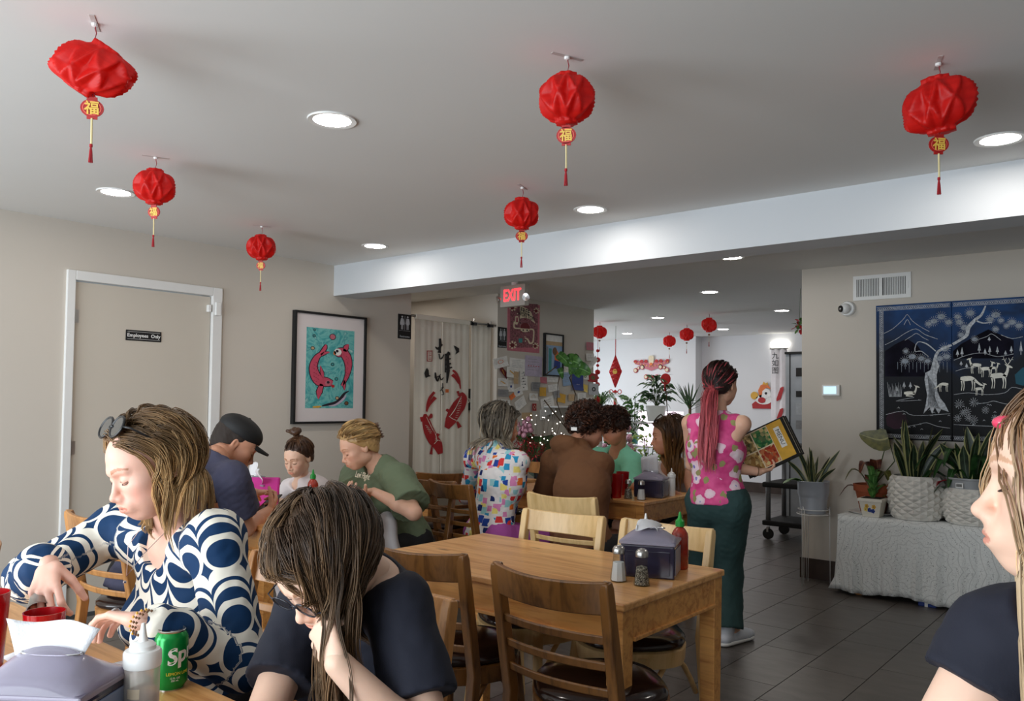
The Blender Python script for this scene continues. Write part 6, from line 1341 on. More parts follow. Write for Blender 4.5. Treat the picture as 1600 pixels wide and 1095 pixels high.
# ---------------------------------------------------------------- hair
def hair_mat(name, root, tip, dark=.55, rough=.42):
    t = NT(name); a = t.n('Attribute'); a.attribute_name = 'strand'; s_ = t.n('SeparateXYZ'); t.l(a.outputs['Vector'], s_.inputs[0])
    c = t.ramp(s_.outputs[1], [(.15, C(*root)), (.62, C(*tip))]); dk = t.n('Mix', data_type='RGBA', blend_type='MULTIPLY'); dk.inputs[0].default_value = 1; t.l(c, dk.inputs[6])
    g = t.ramp(s_.outputs[0], [(0, (dark,)*3+(1,)), (.6, (1, 1, 1, 1)), (1, (1.45, 1.4, 1.3, 1))]); t.l(g, dk.inputs[7]); t.col(dk.outputs[2]); t.set(Roughness=rough); t.b.inputs['Specular IOR Level'].default_value = .45
    return t.m
def strands(name, roots, dirs, L_, steps, cols_, mat, par, grav=(0, 0, -1), gw=.25, field=None, clump=6, crad=.006, rad=.0011, curl=(0, 0), jit=.05, shield=None, seed=1, sides=3, lenvar=.25, thick=.012, keep=.72, hug=1.0):
    """guide locks flow over the head and shoulders under gravity; each lock is a bundle of tapering strands"""
    rg = np.random.default_rng(seed); n = len(roots); p = roots.copy(); d = dirs.copy(); ds = L_/steps; Ls = 1-lenvar*rg.random(n)
    lay = rg.random(n)*thick; G = [p.copy()]; g = np.asarray(grav, float); bias = rg.normal(size=(n, 3))*jit
    for k in range(steps):
        d = d*keep+g*gw+bias*(.4+.6*math.sin(k*.7))
        if field is not None: d = d+field(p, k/steps)
        if hug and len(cols_):
            c, r, B = cols_[0]; q = (p-c) @ B; e = np.linalg.norm(q/r, axis=1); no = (q/r**2); no /= np.linalg.norm(no, axis=1)[:, None]; no = no @ B.T; dn = (d*no).sum(1); w = np.clip((1.6-e)/.35, 0, 1)*hug; d = d-no*(np.maximum(dn, 0)*w)[:, None]
        d /= np.linalg.norm(d, axis=1)[:, None]+1e-9; p = p+d*(ds*Ls)[:, None]
        if shield is not None:
            hd_, ym, xs = shield; q = hd_.L(p); lim = ym+np.clip(q[:, 2]-.06, 0, 1)*1.2; m = (q[:, 1] > lim) & (q[:, 0]*xs > -.02)
            q[m, 1] = lim[m]; p = hd_.c+hd_.s*(q @ hd_.B.T)
        for c, r, B in cols_:
            q = (p-c) @ B; rr = (r[None, :] if r.ndim == 1 else r)+lay[:, None]; e = np.linalg.norm(q/rr, axis=1); m = e < 1
            if m.any(): q2 = q[m]/e[m][:, None]; new = q2 @ B.T+c; p[m] = new
        G.append(p.copy())
    G = np.stack(G, 1)
    tang = np.gradient(G, axis=1); d = tang/(np.linalg.norm(tang, axis=2)[..., None]+1e-9)
    N = n*clump; off = rg.normal(size=(N, 3)); off /= np.linalg.norm(off, axis=1)[:, None]; off *= (crad*rg.random(N)**.5)[:, None]
    prof = np.interp(np.linspace(0, 1, steps+1), [0, .15, .8, 1], [.8, 1, .75, .3])
    P = np.repeat(G, clump, 0)+off[:, None, :]*prof[None, :, None]
    if curl[0] > 0:
        ph = rg.uniform(0, 6.28, n).repeat(clump); fr = (curl[1]*rg.uniform(.7, 1.3, n)).repeat(clump); T = np.linspace(0, 1, steps+1)[None, :]; A = curl[0]*np.minimum(1, T*4)
        dd = np.repeat(d, clump, 0); r1 = np.cross(dd, np.array([.3, .2, .93])); r1 /= np.linalg.norm(r1, axis=2)[..., None]+1e-9; r2 = np.cross(dd, r1)
        P = P+r1*(A*np.cos(ph[:, None]+fr[:, None]*T*6.28))[..., None]+r2*(A*np.sin(ph[:, None]+fr[:, None]*T*6.28))[..., None]
    S = steps+1; dd = np.gradient(P, axis=1); dd /= np.linalg.norm(dd, axis=2)[..., None]+1e-9; a = np.cross(dd, np.array([.31, .52, .8])); a /= np.linalg.norm(a, axis=2)[..., None]+1e-9; b = np.cross(dd, a)
    R_ = rad*np.interp(np.linspace(0, 1, S), [0, .1, .7, 1], [.7, 1, .9, .15])*1.0
    ang = [2*math.pi*j/sides for j in range(sides)]
    V = np.stack([P+(a*math.cos(t)+b*math.sin(t))*R_[None, :, None] for t in ang], 2)   # N,S,sides,3
    idx = np.arange(N*S*sides).reshape(N, S, sides); Q = []
    for j in range(sides): j2 = (j+1) % sides; Q.append(np.stack([idx[:, :-1, j], idx[:, :-1, j2], idx[:, 1:, j2], idx[:, 1:, j]], -1).reshape(-1, 4))
    tone = np.clip(.5+.28*rg.normal(size=n).repeat(clump)+.18*rg.normal(size=N), 0, 1)
    at_ = np.stack([np.broadcast_to(tone[:, None, None], (N, S, sides)), np.broadcast_to(np.linspace(0, 1, S)[None, :, None], (N, S, sides)), np.zeros((N, S, sides))], -1).reshape(-1, 3)
    return npmesh(name, V.reshape(-1, 3), np.concatenate(Q), mat, par, True, {'strand': ('FLOAT_VECTOR', at_)})
def scalp(hd, n, seed=1, front=.35, low=-.6, infl=1.03, sel=None):
    rg = np.random.default_rng(seed); v = rg.normal(size=(n*6, 3)); v /= np.linalg.norm(v, axis=1)[:, None]
    m = (v[:, 2] > v[:, 1]*1.0-front) & (v[:, 2] > low)
    if sel is not None: m &= sel(v)
    v = v[m][:n]; r = np.array([.078, .098, .085])*infl
    loc = v*r+np.array([0, -.018, .04]); nn = v/r; nn /= np.linalg.norm(nn, axis=1)[:, None]
    return hd.c+hd.s*(loc @ hd.B.T), nn @ hd.B.T, v
def headcols(hd, infl=1.04):
    return [(hd.W(0, -.018, .04), np.array([.078, .098, .085])*infl*hd.s, hd.B), (hd.W(0, .03, -.03), np.array([.06, .066, .09])*infl*hd.s, hd.B)]
def cap_mesh(name, V, h, mat, par, strand=(.25, .3)):
    P, Q = V.build(h); return npmesh(name, P, Q, mat, par, True, {'strand': ('FLOAT_VECTOR', np.tile([strand[0], strand[1], 0], (len(P), 1)))})
def hair_cap(hd, mat, par, th=.008, front=.35, name='hair_base', h=.004, low=-.05, strand=(.25, .2), bump=.0015):
    V = Vol(); V.ell(hd.W(0, -.020, .042), np.array([.078+th, .098+th, .085+th])*hd.s, hd.B, .01)
    V.ell(hd.W(0, -.05, -.01), np.array([.066+th, .06+th, .07+th])*hd.s, hd.B, .03)
    n_ = nrm(hd.f*.72-hd.u*.70); V.cut(hd.W(0, .048, .058), n_, .006); V.cut(hd.W(0, 0, low-.03), -hd.u, .006)
    V.ell(hd.W(0, .085, -.045), np.array([.075, .085, .088])*hd.s, hd.B, .008, 's')
    if bump: V.disp(bump, 260, 3)
    return cap_mesh(name, V, h, mat, par, strand)
# ---------------------------------------------------------------- a whole person
class Person:
    def __init__(s, label, base, skin, h=.007, hh=.0028):
        s.t = thing('person', label, 'person', base); s.base = np.array(base, float); s.skin = skin; s.h = h; s.hh = hh; s.parts = []
        s.B = Vol(); s.tints = []
    def tw(s, P): return P-s.base
    def mesh(s, name, P, Q, mat, par=None, attrs=None):
        return npmesh(name, P-s.base, Q, mat, par or s.t, True, attrs)
    def fix(s, o): o.location = tuple(-s.base); return o    # parts modelled in world space
def P3(*a): return np.array(a, float)
Zv = P3(0, 0, 1)
def build_person(label, skin, J, hd, cloth, seated=True, h=.008, hh=.003, full=0.0, lip=(.86, .58, .56), brow=(.45, .33, .25), blush=.12, hands=(), S=1.0, yaw=None, shoe=None, armr=1.0, browz=0, legs=True, neckr=.052, forearm=(1, 1)):
    """J: world joints. cloth: list of (kind, material, options)"""
    fx = nrm(J['face']); up = P3(0, 0, 1); pel, ch_, nk = J['pel'], J['chest'], J['neck']; side = nrm(J['shL']-J['shR'])
    base = (pel[0], pel[1], 0.0); pr = Person(label, base, skin, h, hh)
    tn = nrm(np.cross(side, nk-pel)); 
    if tn@fx < 0: tn = -tn
    for q in 'LR':
        a, w, e = J['sh'+q], J['wr'+q], J['el'+q]; l1, l2 = .285*S*J.get('arm'+q, 1), .25*S*J.get('arm'+q, 1); D_ = np.linalg.norm(w-a)
        if D_ > (l1+l2)*.98: k_ = D_/((l1+l2)*.98); l1, l2 = l1*k_, l2*k_
        if D_ < abs(l1-l2)+.02: D_ = abs(l1-l2)+.02
        x = (l1*l1-l2*l2+D_*D_)/(2*D_); rr = math.sqrt(max(l1*l1-x*x, 0)); ax = nrm(w-a); o_ = (e-a)-ax*((e-a)@ax); J['el'+q] = a+ax*x+nrm(o_)*rr
    if seated:
        f2 = nrm(P3(fx[0], fx[1], 0)); s2 = nrm(P3(side[0], side[1], 0))
        for q, k in ((1, 'L'), (-1, 'R')):
            J.setdefault('hip'+k, pel+s2*q*.09*S); J.setdefault('kn'+k, P3(*(pel+s2*q*.13*S+f2*.43*S)[:2], .47*S)); J.setdefault('an'+k, P3(*(J['kn'+k]-f2*.05)[:2], .09)); J.setdefault('toe'+k, P3(*(J['an'+k]+f2*.16)[:2], .03))
    def torso(V, g=0.0, k=.05, nosl=False):
        mid = pel*.5+ch_*.5
        V.cap(pel+side*.06*S, pel-side*.06*S, .105*S+g, .105*S+g, k, (tn, .85)); V.cap(pel, mid, .135*S+g, .118*S+g, k, (tn, .78)); V.cap(mid, ch_, .118*S+g, .138*S+g, k, (tn, .76))
        V.cap(ch_+side*.06*S, ch_-side*.06*S, .1*S+g, .1*S+g, k, (tn, .8)); V.cap(ch_, nk-(nk-ch_)*.18, .13*S+g, .085*S+g, k, (tn, .72))
        for q in ('L', 'R'): a_ = nk-(nk-ch_)*.25+(J['sh'+q]-nk)*.25; V.cap(a_, J['sh'+q] if not nosl else a_+(J['sh'+q]-a_)*.62, .058*S+g, .052*S+g, .04 if not nosl else .02)
        if J.get('bust'): 
            for q in (-1, 1): V.ell(ch_+tn*.085*S+side*q*.075*S-P3(0, 0, .02), P3(.062, .062, .06)*S+g, np.eye(3), .05)
    V = pr.B; torso(V, -.004)
    V.cap(nk-(nk-ch_)*.1, hd.W(0, -.022, -.05), neckr*1.08*S, neckr*.98*S, .03)
    for q in ('L', 'R'):
        V.cap(J['sh'+q], J['el'+q], .047*S*armr, .038*S*armr, .02); V.cap(J['el'+q], J['el'+q]*.6+J['wr'+q]*.4, .038*S*armr, .036*S*armr, .015); V.cap(J['el'+q]*.6+J['wr'+q]*.4, J['wr'+q], .036*S*armr, .024*S, .015)
        if legs:
            V.cap(J['hip'+q], J['kn'+q], .082*S, .056*S, .03); V.cap(J['kn'+q], J['kn'+q]*.6+J['an'+q]*.4, .054*S, .055*S, .02); V.cap(J['kn'+q]*.6+J['an'+q]*.4, J['an'+q], .055*S, .034*S, .02); V.cap(J['an'+q], J['toe'+q], .034*S, .026*S, .02)
    parts = [V.build(h)]
    hv = hd.vol(full=full); hv.cap(hd.W(0, -.022, -.05), nk-(nk-hd.W(0, -.02, -.05))*.35, .05*S, .05*S, .02); HP, HQ = hv.build(hh)
    tints = [np.ones((len(parts[0][0]), 4)), hd.tint(HP, None, brow, lip, blush, browz)]; parts.append((HP, HQ))
    for q, d, palm, sd, kw in hands:
        hv = Vol(); hand(hv, J['wr'+q], d, palm, sd, **kw); hp = hv.build(max(hh, .0026)); parts.append(hp); tints.append(np.ones((len(hp[0]), 4)))
    P, Q = joinmesh(parts); pr.mesh('body', P, Q, skin, attrs={'tint': ('FLOAT_COLOR', np.concatenate(tints))})
    # lashes / closed lids line
    m = MB()
    for q in (-1, 1):
        pts = [hd.W(q*.0315+.0150*math.cos(a), .0915-.009*math.cos(a)**2-.0015, -.0010-.0045*math.sin(a)) for a in [math.pi*(i/8) for i in range(9)]]
        m.tube(pts, .0009*hd.s, 5)
    pr.fix(m.build('eyelashes', plain('lash_brown', C(60, 42, 36), .7), pr.t, kind='stuff')) if not J.get('nolash') else None
    for kind, mat, o in cloth:
        V = Vol(); g = o.get('g', .014)
        if kind == 'top':
            torso(V, g, .05, o.get('sleeve', .6) == 0); V.cap(pel, pel-(ch_-pel)*.15, .14*S+g, .14*S+g, .04, (tn, .85))
            sl = o.get('sleeve', .6); sr = o.get('sr', .064)
            for q in ('L', 'R'):
                a, b, w = J['sh'+q], J['el'+q], J['wr'+q]
                if sl <= 0: continue
                if sl <= 1: e = a+(b-a)*sl; V.cap(a, e, (sr-.002)*S*armr, sr*S*armr*o.get('flare', 1.05), .035, clip=1)
                else:
                    V.cap(a, b, sr*S, sr*.9*S, .035); e = b+(w-b)*(sl-1); V.cap(b, e, sr*.9*S, sr*o.get('cuff', .62)*S, .02, clip=1)
                    if o.get('puff'): V.cap(b+(e-b)*.75, e-(e-b)*.1, sr*o['puff']*S, sr*o['puff']*.8*S, .03)
            if o.get('bulge'): V.ell(pel+tn*.05+(ch_-pel)*.25, P3(.14, .13, .13)*S, np.eye(3), .06)
            nd = nrm(nk-ch_); V.cap(nk+nd*.01+tn*o.get('nf', .02), nk+nd*.12, o.get('nr', .068)*S, o.get('nr2', .09)*S, .008, None, 's')
            if o.get('vneck'): V.ell(nk-nd*.03+tn*.10, P3(.06, .06, .05)*S*o['vneck'], np.eye(3), .01, 's')
            if o.get('hood'): V.cap(nk-tn*.055+side*.06+Zv*.01, nk-tn*.055-side*.06+Zv*.01, .038*S, .038*S, .02); V.ell(nk-tn*.085+P3(0, 0, .005), P3(.11, .058, .058)*S, np.stack([side, tn, np.cross(side, tn)], 1), .03); V.cap(nk+side*.07+tn*.0, nk-tn*.06, .03*S, .03*S, .03); V.cap(nk-side*.07+tn*.0, nk-tn*.06, .03*S, .03*S, .03)
            V.cut(pel-(ch_-pel)*o.get('hem', .2), pel-ch_, .006)
            if 0 < sl <= 1:
                pass
            w = o.get('wr', .0028); V.disp(w*.8, 30, o.get('seed', 1), ridged=False); V.disp(w*.35, 75, o.get('seed', 1)+5, ridged=True)
            P, Q = V.build(o.get('h', h*.9)); 
            if 0 < sl <= 1 or sl > 1:
                keep = np.ones(len(P), bool)
            bones = [(pel, nk, tn, .135*S)]+[(J['sh'+q], J['el'+q], tn, .05) for q in 'LR']+[(J['el'+q], J['wr'+q], tn, .04) for q in 'LR']
            pr.mesh(o.get('name', 'shirt'), P, Q, mat, attrs={'pat': ('FLOAT_VECTOR', limb_uv(P, bones))})
        elif kind == 'legs':
            ln = o.get('len', 2.0); r0 = o.get('r', 1.0)
            V.cap(pel+side*.07*S, pel-side*.07*S, .12*S+g*.5, .12*S+g*.5, .04, (tn, .88)); V.cap(pel, pel+(ch_-pel)*o.get('rise', .3), .135*S+g*.3, .125*S+g*.3, .04, (tn, .8))
            for q in ('L', 'R'):
                a, b, c = J['hip'+q], J['kn'+q], J['an'+q]; e1 = a+(b-a)*min(ln, 1); V.cap(a, e1, .096*S*r0, (.096+(.072-.096)*min(ln, 1))*S*r0, .035, clip=(1 if ln < 1 else None))
                if ln > 1: e2 = b+(c-b)*(ln-1); V.cap(b, e2, .072*S*r0, o.get('hemr', .055)*S*r0, .03, clip=1)
            V.disp(o.get('wr', .003), 38, 11); V.disp(o.get('wr', .003)*.4, 75, 14, ridged=True)
            V.cut(pel+(ch_-pel)*o.get('rise', .3), ch_-pel, .006)
            P, Q = V.build(h); pr.mesh(o.get('name', 'trousers'), P, Q, mat)
    if shoe is not None and legs:
        for q in ('L', 'R'):
            V = Vol(); a, tt = J['an'+q], J['toe'+q]; hl = P3(a[0], a[1], 0)-nrm(P3(*(tt-a)[:2], 0))*.035; z0 = J.get('shoez'+q, 0.0); dn = nrm(P3(*(tt-a)[:2], 0)); sdn = np.cross(dn, up)
            to = hl+dn*.25*S
            V.cap(hl+P3(0, 0, z0+.045), a+P3(0, 0, .0), .036*S, .04*S, .02); V.cap(hl+P3(0, 0, z0+.04), to-dn*.02+P3(0, 0, z0+.035), .038*S, .034*S, .02, (up, .8)); V.cap(hl+dn*.09+P3(0, 0, z0+.055), to-dn*.06+P3(0, 0, z0+.04), .036*S, .034*S, .02)
            V.cut(P3(0, 0, z0+.018), -up, .004); V.cut(P3(0, 0, a[2]+.03), up, .004); P, Q = V.build(.005); sh = pr.mesh('shoe', P, Q, shoe)
            V = Vol(); V.cap(hl+dn*.0+P3(0, 0, z0+.016), to-dn*.03+P3(0, 0, z0+.016), .041*S, .038*S, .01, (up, .55)); V.cut(P3(0, 0, z0+.004), -up, .003); V.cut(P3(0, 0, z0+.026), up, .003); P, Q = V.build(.005)
            o_ = npmesh('sole', P-pr.base, Q, m_whitep, sh, True)
            lm = MB()
            for i in range(5): c_ = hl+dn*(.10+.022*i)*S+P3(0, 0, z0+.088-.006*i); lm.tube([c_+sdn*.018, c_+P3(0, 0, .006), c_-sdn*.018], .0025, 5)
            o_ = lm.build('lace', m_whitep, sh); o_.location = tuple(-pr.base)
    return pr
# ---------------------------------------------------------------- the people
def fdir(px, ang, pitch=0):
    """heading seen from the camera: 0 = towards it, 90 = image left, -90 = image right, 180 = away; pitch down"""
    d = _F+_R*(px-800)/FOC; v = nrm([d[0], d[1], 0]); toC = -v; left = np.array([-v[1], v[0], 0.0]); a = math.radians(ang); p = math.radians(pitch)
    f = toC*math.cos(a)+left*math.sin(a); return f*math.cos(p)-np.array([0, 0, math.sin(p)])
def upof(f, roll=0, side=None):
    u = nrm(np.array([0, 0, 1.0])-f*f[2]); r = np.cross(f, u); a = math.radians(roll); return u*math.cos(a)+r*math.sin(a)
def head(c, px, ang, pitch, s=1.0, roll=0): f = fdir(px, ang, pitch); return Head(c, f, upof(f, roll), s)
skinA = skin_mat('skin_fair_rosy', (232, 184, 164)); skinB = skin_mat('skin_fair', (236, 196, 172)); skinC = skin_mat('skin_tan', (206, 150, 122)); skinD = skin_mat('skin_warm', (224, 176, 150))
def cloth_mat(name, col, rough=.85, bump=.12, vary=.05):
    return plain(name, C(*col), rough, vary=vary, nscale=5, bump=bump, bscale=500)
def pat_nodes(name): t = NT(name); a = t.n('Attribute'); a.attribute_name = 'pat'; s_ = t.n('SeparateXYZ'); t.l(a.outputs['Vector'], s_.inputs[0]); t.set(Roughness=.75); t.b.inputs['Specular IOR Level'].default_value = .25; return t, a.outputs['Vector'], s_
def scallop_mat():
    t, vec, s_ = pat_nodes('scallop_print'); u, v = s_.outputs[0], s_.outputs[1]
    w, P_ = .082, .150
    du = t.math('SUBTRACT', t.math('MULTIPLY', t.math('FRACT', t.math('ADD', t.math('DIVIDE', u, w), 20.5)), 2.0), 1.0)
    arch = t.math('SQRT', t.math('MAXIMUM', t.math('SUBTRACT', 1.0, t.math('MULTIPLY', du, du)), 0.0))
    def band(amp, lo, hi, sh=0.0):
        q = t.math('FRACT', t.math('ADD', t.math('DIVIDE', t.math('ADD', v, t.math('MULTIPLY', arch, amp)), P_), 10.0+sh)); return t.math('MULTIPLY', t.math('GREATER_THAN', q, lo), t.math('LESS_THAN', q, hi))
    # white scallops of different depth on blue, blue crescents left between, and a row of blue discs
    wt = band(.046, .30, .58); wt2 = band(.030, .66, .86); 
    vq = t.math('SUBTRACT', t.math('FRACT', t.math('ADD', t.math('DIVIDE', v, P_), 10.0)), .30)
    e = t.math('ADD', t.math('POWER', t.math('DIVIDE', du, .80), 2.0), t.math('POWER', t.math('DIVIDE', vq, .21), 2.0))
    halo = t.math('LESS_THAN', t.math('ADD', t.math('POWER', t.math('DIVIDE', du, 1.02), 2.0), t.math('POWER', t.math('DIVIDE', t.math('SUBTRACT', vq, -.03), .30), 2.0)), 1.0); disc = t.math('LESS_THAN', e, 1.0)
    f = t.math('MINIMUM', t.math('ADD', t.math('ADD', wt2, 0.0), t.math('MAXIMUM', halo, band(.046, .02, .12))), 1.0)
    f = t.math('MULTIPLY', f, t.math('SUBTRACT', 1.0, disc))
    c = t.mix(f, C(12, 50, 88), C(236, 230, 216)); t.col(c); return t.m
def confetti_mat():
    t, vec, s_ = pat_nodes('brushstroke_print'); vec = t.coords(); v = t.n('TexVoronoi', feature='F1'); v.inputs['Scale'].default_value = 22; v.inputs['Randomness'].default_value = .8; t.l(vec, v.inputs['Vector'])
    v.distance = 'CHEBYCHEV'; sp = t.n('SeparateColor'); t.l(v.outputs['Color'], sp.inputs[0])
    c = t.ramp(sp.outputs[0], [(0, C(222, 60, 60)), (.14, C(40, 150, 196)), (.28, C(244, 226, 130)), (.4, C(34, 70, 160)), (.52, C(224, 140, 190)), (.66, C(160, 214, 220)), (.78, C(236, 120, 50)), (.9, C(28, 48, 110))], 'CONSTANT')
    m = t.math('LESS_THAN', v.outputs['Distance'], t.math('ADD', .30, t.math('MULTIPLY', sp.outputs[1], .22))); t.col(t.mix(m, C(236, 232, 232), c)); return t.m
def floral_mat():
    t, vec, s_ = pat_nodes('pink_floral_print'); vec = t.coords(); n = t.noise(vec, 30, 2, .5, 0); add = t.n('VectorMath', operation='ADD'); sc2 = t.n('VectorMath', operation='SCALE'); t.l(n.outputs['Color'], sc2.inputs[0]); sc2.inputs['Scale'].default_value = .03; t.l(vec, add.inputs[0]); t.l(sc2.outputs[0], add.inputs[1])
    v = t.n('TexVoronoi', feature='F1'); v.inputs['Scale'].default_value = 12.5; t.l(add.outputs[0], v.inputs['Vector']); w = t.n('TexVoronoi', feature='F1'); w.inputs['Scale'].default_value = 19; t.l(add.outputs[0], w.inputs['Vector'])
    base = t.ramp(t.noise(vec, 14, 2).outputs[0], [(.3, C(196, 56, 118)), (.6, C(226, 92, 150))])
    fl = t.ramp(v.outputs['Distance'], [(0, C(120, 110, 190)), (.14, C(150, 130, 200)), (.16, C(238, 222, 228)), (.42, C(232, 190, 208)), (.44, C(232, 190, 208))])
    c = t.mix(t.math('LESS_THAN', v.outputs['Distance'], .44), base, fl); sp = t.n('SeparateColor'); t.l(w.outputs['Color'], sp.inputs[0])
    c = t.mix(t.math('MULTIPLY', t.math('LESS_THAN', w.outputs['Distance'], .36), t.math('GREATER_THAN', sp.outputs[0], .55)), c, C(150, 146, 96)); t.col(c); return t.m
m_navy = cloth_mat('navy_jersey', (22, 25, 40)); m_slate = cloth_mat('slate_blue_jersey', (66, 66, 88)); m_sage = cloth_mat('sage_green_jersey', (104, 118, 92)); m_brownh = cloth_mat('brown_fleece', (104, 66, 36)); m_mint = cloth_mat('mint_jersey', (138, 222, 190))
m_offw = cloth_mat('off_white_cotton', (226, 218, 220)); m_teal = cloth_mat('dark_teal_cotton', (42, 70, 70)); m_purple = cloth_mat('orchid_shorts', (170, 80, 160)); m_dk = cloth_mat('black_cotton', (22, 22, 26)); m_shoe = plain('white_shoe', C(208, 212, 222), .6, bump=.2, bscale=300); m_shoeg = plain('grey_shoe', C(170, 170, 172), .6, bump=.2, bscale=300)
PEOPLE = {}
def bl(n, J):
    if DEBUG:
        for a, b in (('pel', 'neck'), ('shL', 'elL'), ('elL', 'wrL'), ('shR', 'elR'), ('elR', 'wrR'), ('shL', 'shR')): print('BONE', n, a, b, round(float(np.linalg.norm(J[a]-J[b])), 3))
        print('BONE', n, 'head-neck', round(float(np.linalg.norm(J['hd']-J['neck'])), 3), {k: tuple(np.round(v, 2)) for k, v in J.items() if k in ('pel', 'neck', 'hd')})
DEBUG = False
Zv = P3(0, 0, 1)
def strapmat(n, c): return plain(n, C(*c), .5)

# ==== 1: blonde woman in the scallop blouse =========================================================
hA = hair_mat('dark_blond_hair', (120, 92, 62), (196, 160, 112), .6)
hd1 = head(at(238, 729, y=.95), 238, 66, 22, .99, 3)
J = dict(face=(0, -1, 0), pel=P3(-2.14, 1.24, .56), chest=P3(-2.0, 1.12, .82), neck=at(272, 836, y=1.045), hd=hd1.c, bust=1, armR=.86)
J['shR'] = at(186, 826, y=1.06); J['shL'] = at(336, 846, y=1.04); J['elR'] = at(131, 854, y=.93)+P3(-.16, .10, -.02); J['wrR'] = at(76, 882, y=.80); J['elL'] = at(352, 985, y=1.02); J['wrL'] = at(222, 972, y=.83)
bl('P1', J)
p1 = build_person('woman in a blue and white scallop print blouse with sunglasses on her blond hair, pouring', skinA, J, hd1,
    [('top', scallop_mat(), dict(name='blouse', sleeve=1.92, sr=.066, cuff=.60, puff=.95, nf=.04, nr=.075, vneck=.62, wr=.0032, g=.016, h=.006)), ('legs', m_dk, {})], h=.006, hh=.0024, full=.35, blush=.16, brow=(.62, .48, .38),
    hands=[('R', nrm(at(66, 942, y=.76)-J['wrR']), nrm(_F*.8-Zv*.25), 1, dict(curl=(.55, .6, .62, .66), thumb=(.9, .5), sc_=1.0)), ('L', nrm(at(140, 948, y=.80)-J['wrL']), nrm(P3(-.1, -.35, -1)), -1, dict(curl=(.42, .55, .6, .5), spread=.10, thumb=(.5, .2), sc_=1.0))])
T1 = p1.t
hair_cap(hd1, hA, T1, .004, low=-.06, h=.004).location = tuple(-p1.base)
cc = headcols(hd1, 1.03)+[(J['neck']-P3(0, 0, .0), P3(.10, .10, .05), np.eye(3)), (hd1.W(0, -.03, -.09), P3(.062, .062, .08), hd1.B)]
R0, D0, v0 = scalp(hd1, 520, 4, infl=1.03)
def field1(p, t):
    q = hd1.L(p); sidev = np.sign(q[:, 0]+.012)[:, None]*hd1.r
    return max(0, .42-t)*(-hd1.f[None, :]*1.3+sidev*.9)
strands('hair', R0, -hd1.f*.9+D0*.2, .345, 20, cc, hA, T1, gw=.40, field=field1, clump=10, crad=.0085, rad=.0011, jit=.05, curl=(.0035, 1.4), seed=3, lenvar=.22, thick=.018, shield=(hd1, .045, 0)).location = tuple(-p1.base)
# sunglasses pushed up on the head
def glasses(hd, par, base, up=.0, tilt=0, fw=.0, lensr=.026, mat=None, lens=None, rim=.0022, temple=True, name='sunglasses', top=False, lz=1.0):
    fr_ = MB(); ln = MB(); Bf, Bu = (hd.f, hd.u)
    f_ = nrm(hd.f*math.cos(tilt)+hd.u*math.sin(tilt)); u_ = np.cross(hd.r, f_); o = hd.W(0, fw, up)
    for q in (-1, 1):
        c = o+hd.r*q*.033*hd.s; ff = nrm(f_+hd.r*q*.12); pts = [c+(hd.r*lensr*1.12*math.cos(a)+u_*lensr*lz*math.sin(a))*hd.s-ff*0 for a in [2*math.pi*k/20 for k in range(21)]]
        fr_.tube(pts, rim*hd.s, 6, up=f_, cap=False); ln.add([tuple(p) for p in pts[:-1]]+[tuple(p+f_*.0012) for p in pts[:-1]], [tuple(range(20))[::-1], tuple(range(20, 40))]+[(i, (i+1) % 20, 20+(i+1) % 20, 20+i) for i in range(20)])
        if temple: fr_.tube([c+hd.r*q*lensr*1.12*hd.s, c+hd.r*q*.052*hd.s-f_*.01, c+hd.r*q*.054*hd.s-f_*.07*hd.s-u_*.004, c+hd.r*q*.052*hd.s-f_*.115*hd.s-u_*.03*hd.s], rim*.9*hd.s, 6)
    fr_.tube([o-hd.r*.008*hd.s, o+u_*.004, o+hd.r*.008*hd.s], rim*1.3*hd.s, 6)
    g = fr_.build(name+'_frame', mat or m_black, par, smooth=True); g.location = tuple(-base); l_ = ln.build(name+'_lens', lens or plain('dark_lens', C(14, 14, 18), .06, Coat_Weight=1.0), par); l_.location = tuple(-base)
glasses(hd1, T1, p1.base, up=.126, fw=.052, tilt=.8, lensr=.028, rim=.0034, lz=.92)
m = MB(); nk1 = [J['neck']+P3(.07, -.045, .035), J['neck']+P3(.04, -.098, -.03), J['neck']+P3(.0, -.118, -.085), J['neck']+P3(-.045, -.095, -.02), J['neck']+P3(-.075, -.03, .04)]
m.tube(nk1, .0009, 5); m.lathe([(0, -.004), (.004, -.002), (.004, .002), (0, .004)], J['neck']+P3(0, -.122, -.098), 10); m.build('necklace', m_chrome, T1).location = tuple(-p1.base)
dL = nrm(at(140, 948, y=.80)-J['wrL'])
m = MB(); m.lathe([(.0105, -.0025), (.012, -.002), (.012, .002), (.0105, .0025), (.0095, 0), (.0105, -.0025)], J['wrL']+dL*.098+np.cross(dL, -Zv)*-.004, 18, dL); m.build('ring', m_chrome, T1, auto=True).location = tuple(-p1.base)
for k, c_ in enumerate(('gold', 'brown', 'brown')):
    m = MB(); n_ = 18; ax = Vector(-dL); e1 = ax.cross(Vector((0, 0, 1))).normalized(); e2 = ax.cross(e1)
    for i in range(n_): a = 2*math.pi*i/n_; m.lathe([(0, -.0036), (.0034, 0), (0, .0036)], tuple(Vector(J['wrL'])+ax*(.004+.009*k)+(e1*math.cos(a)*.031+e2*math.sin(a)*.027)), 6)
    m.build('bracelet', K[c_], T1, smooth=True).location = tuple(-p1.base)
sc1 = thing('steel_sauce_cup', 'small steel cup tipped over the red tumbler by the pouring hand', 'cup', at(62, 942, y=.765)); MB().lathe([(0, -.022), (.021, -.022), (.0255, .02), (.0275, .022), (.0245, .021), (.02, -.018), (0, -.018)], (0, 0, 0), 26, nrm(P3(.75, -.3, -.55))).build('steel_cup', m_steel, sc1, auto=True)
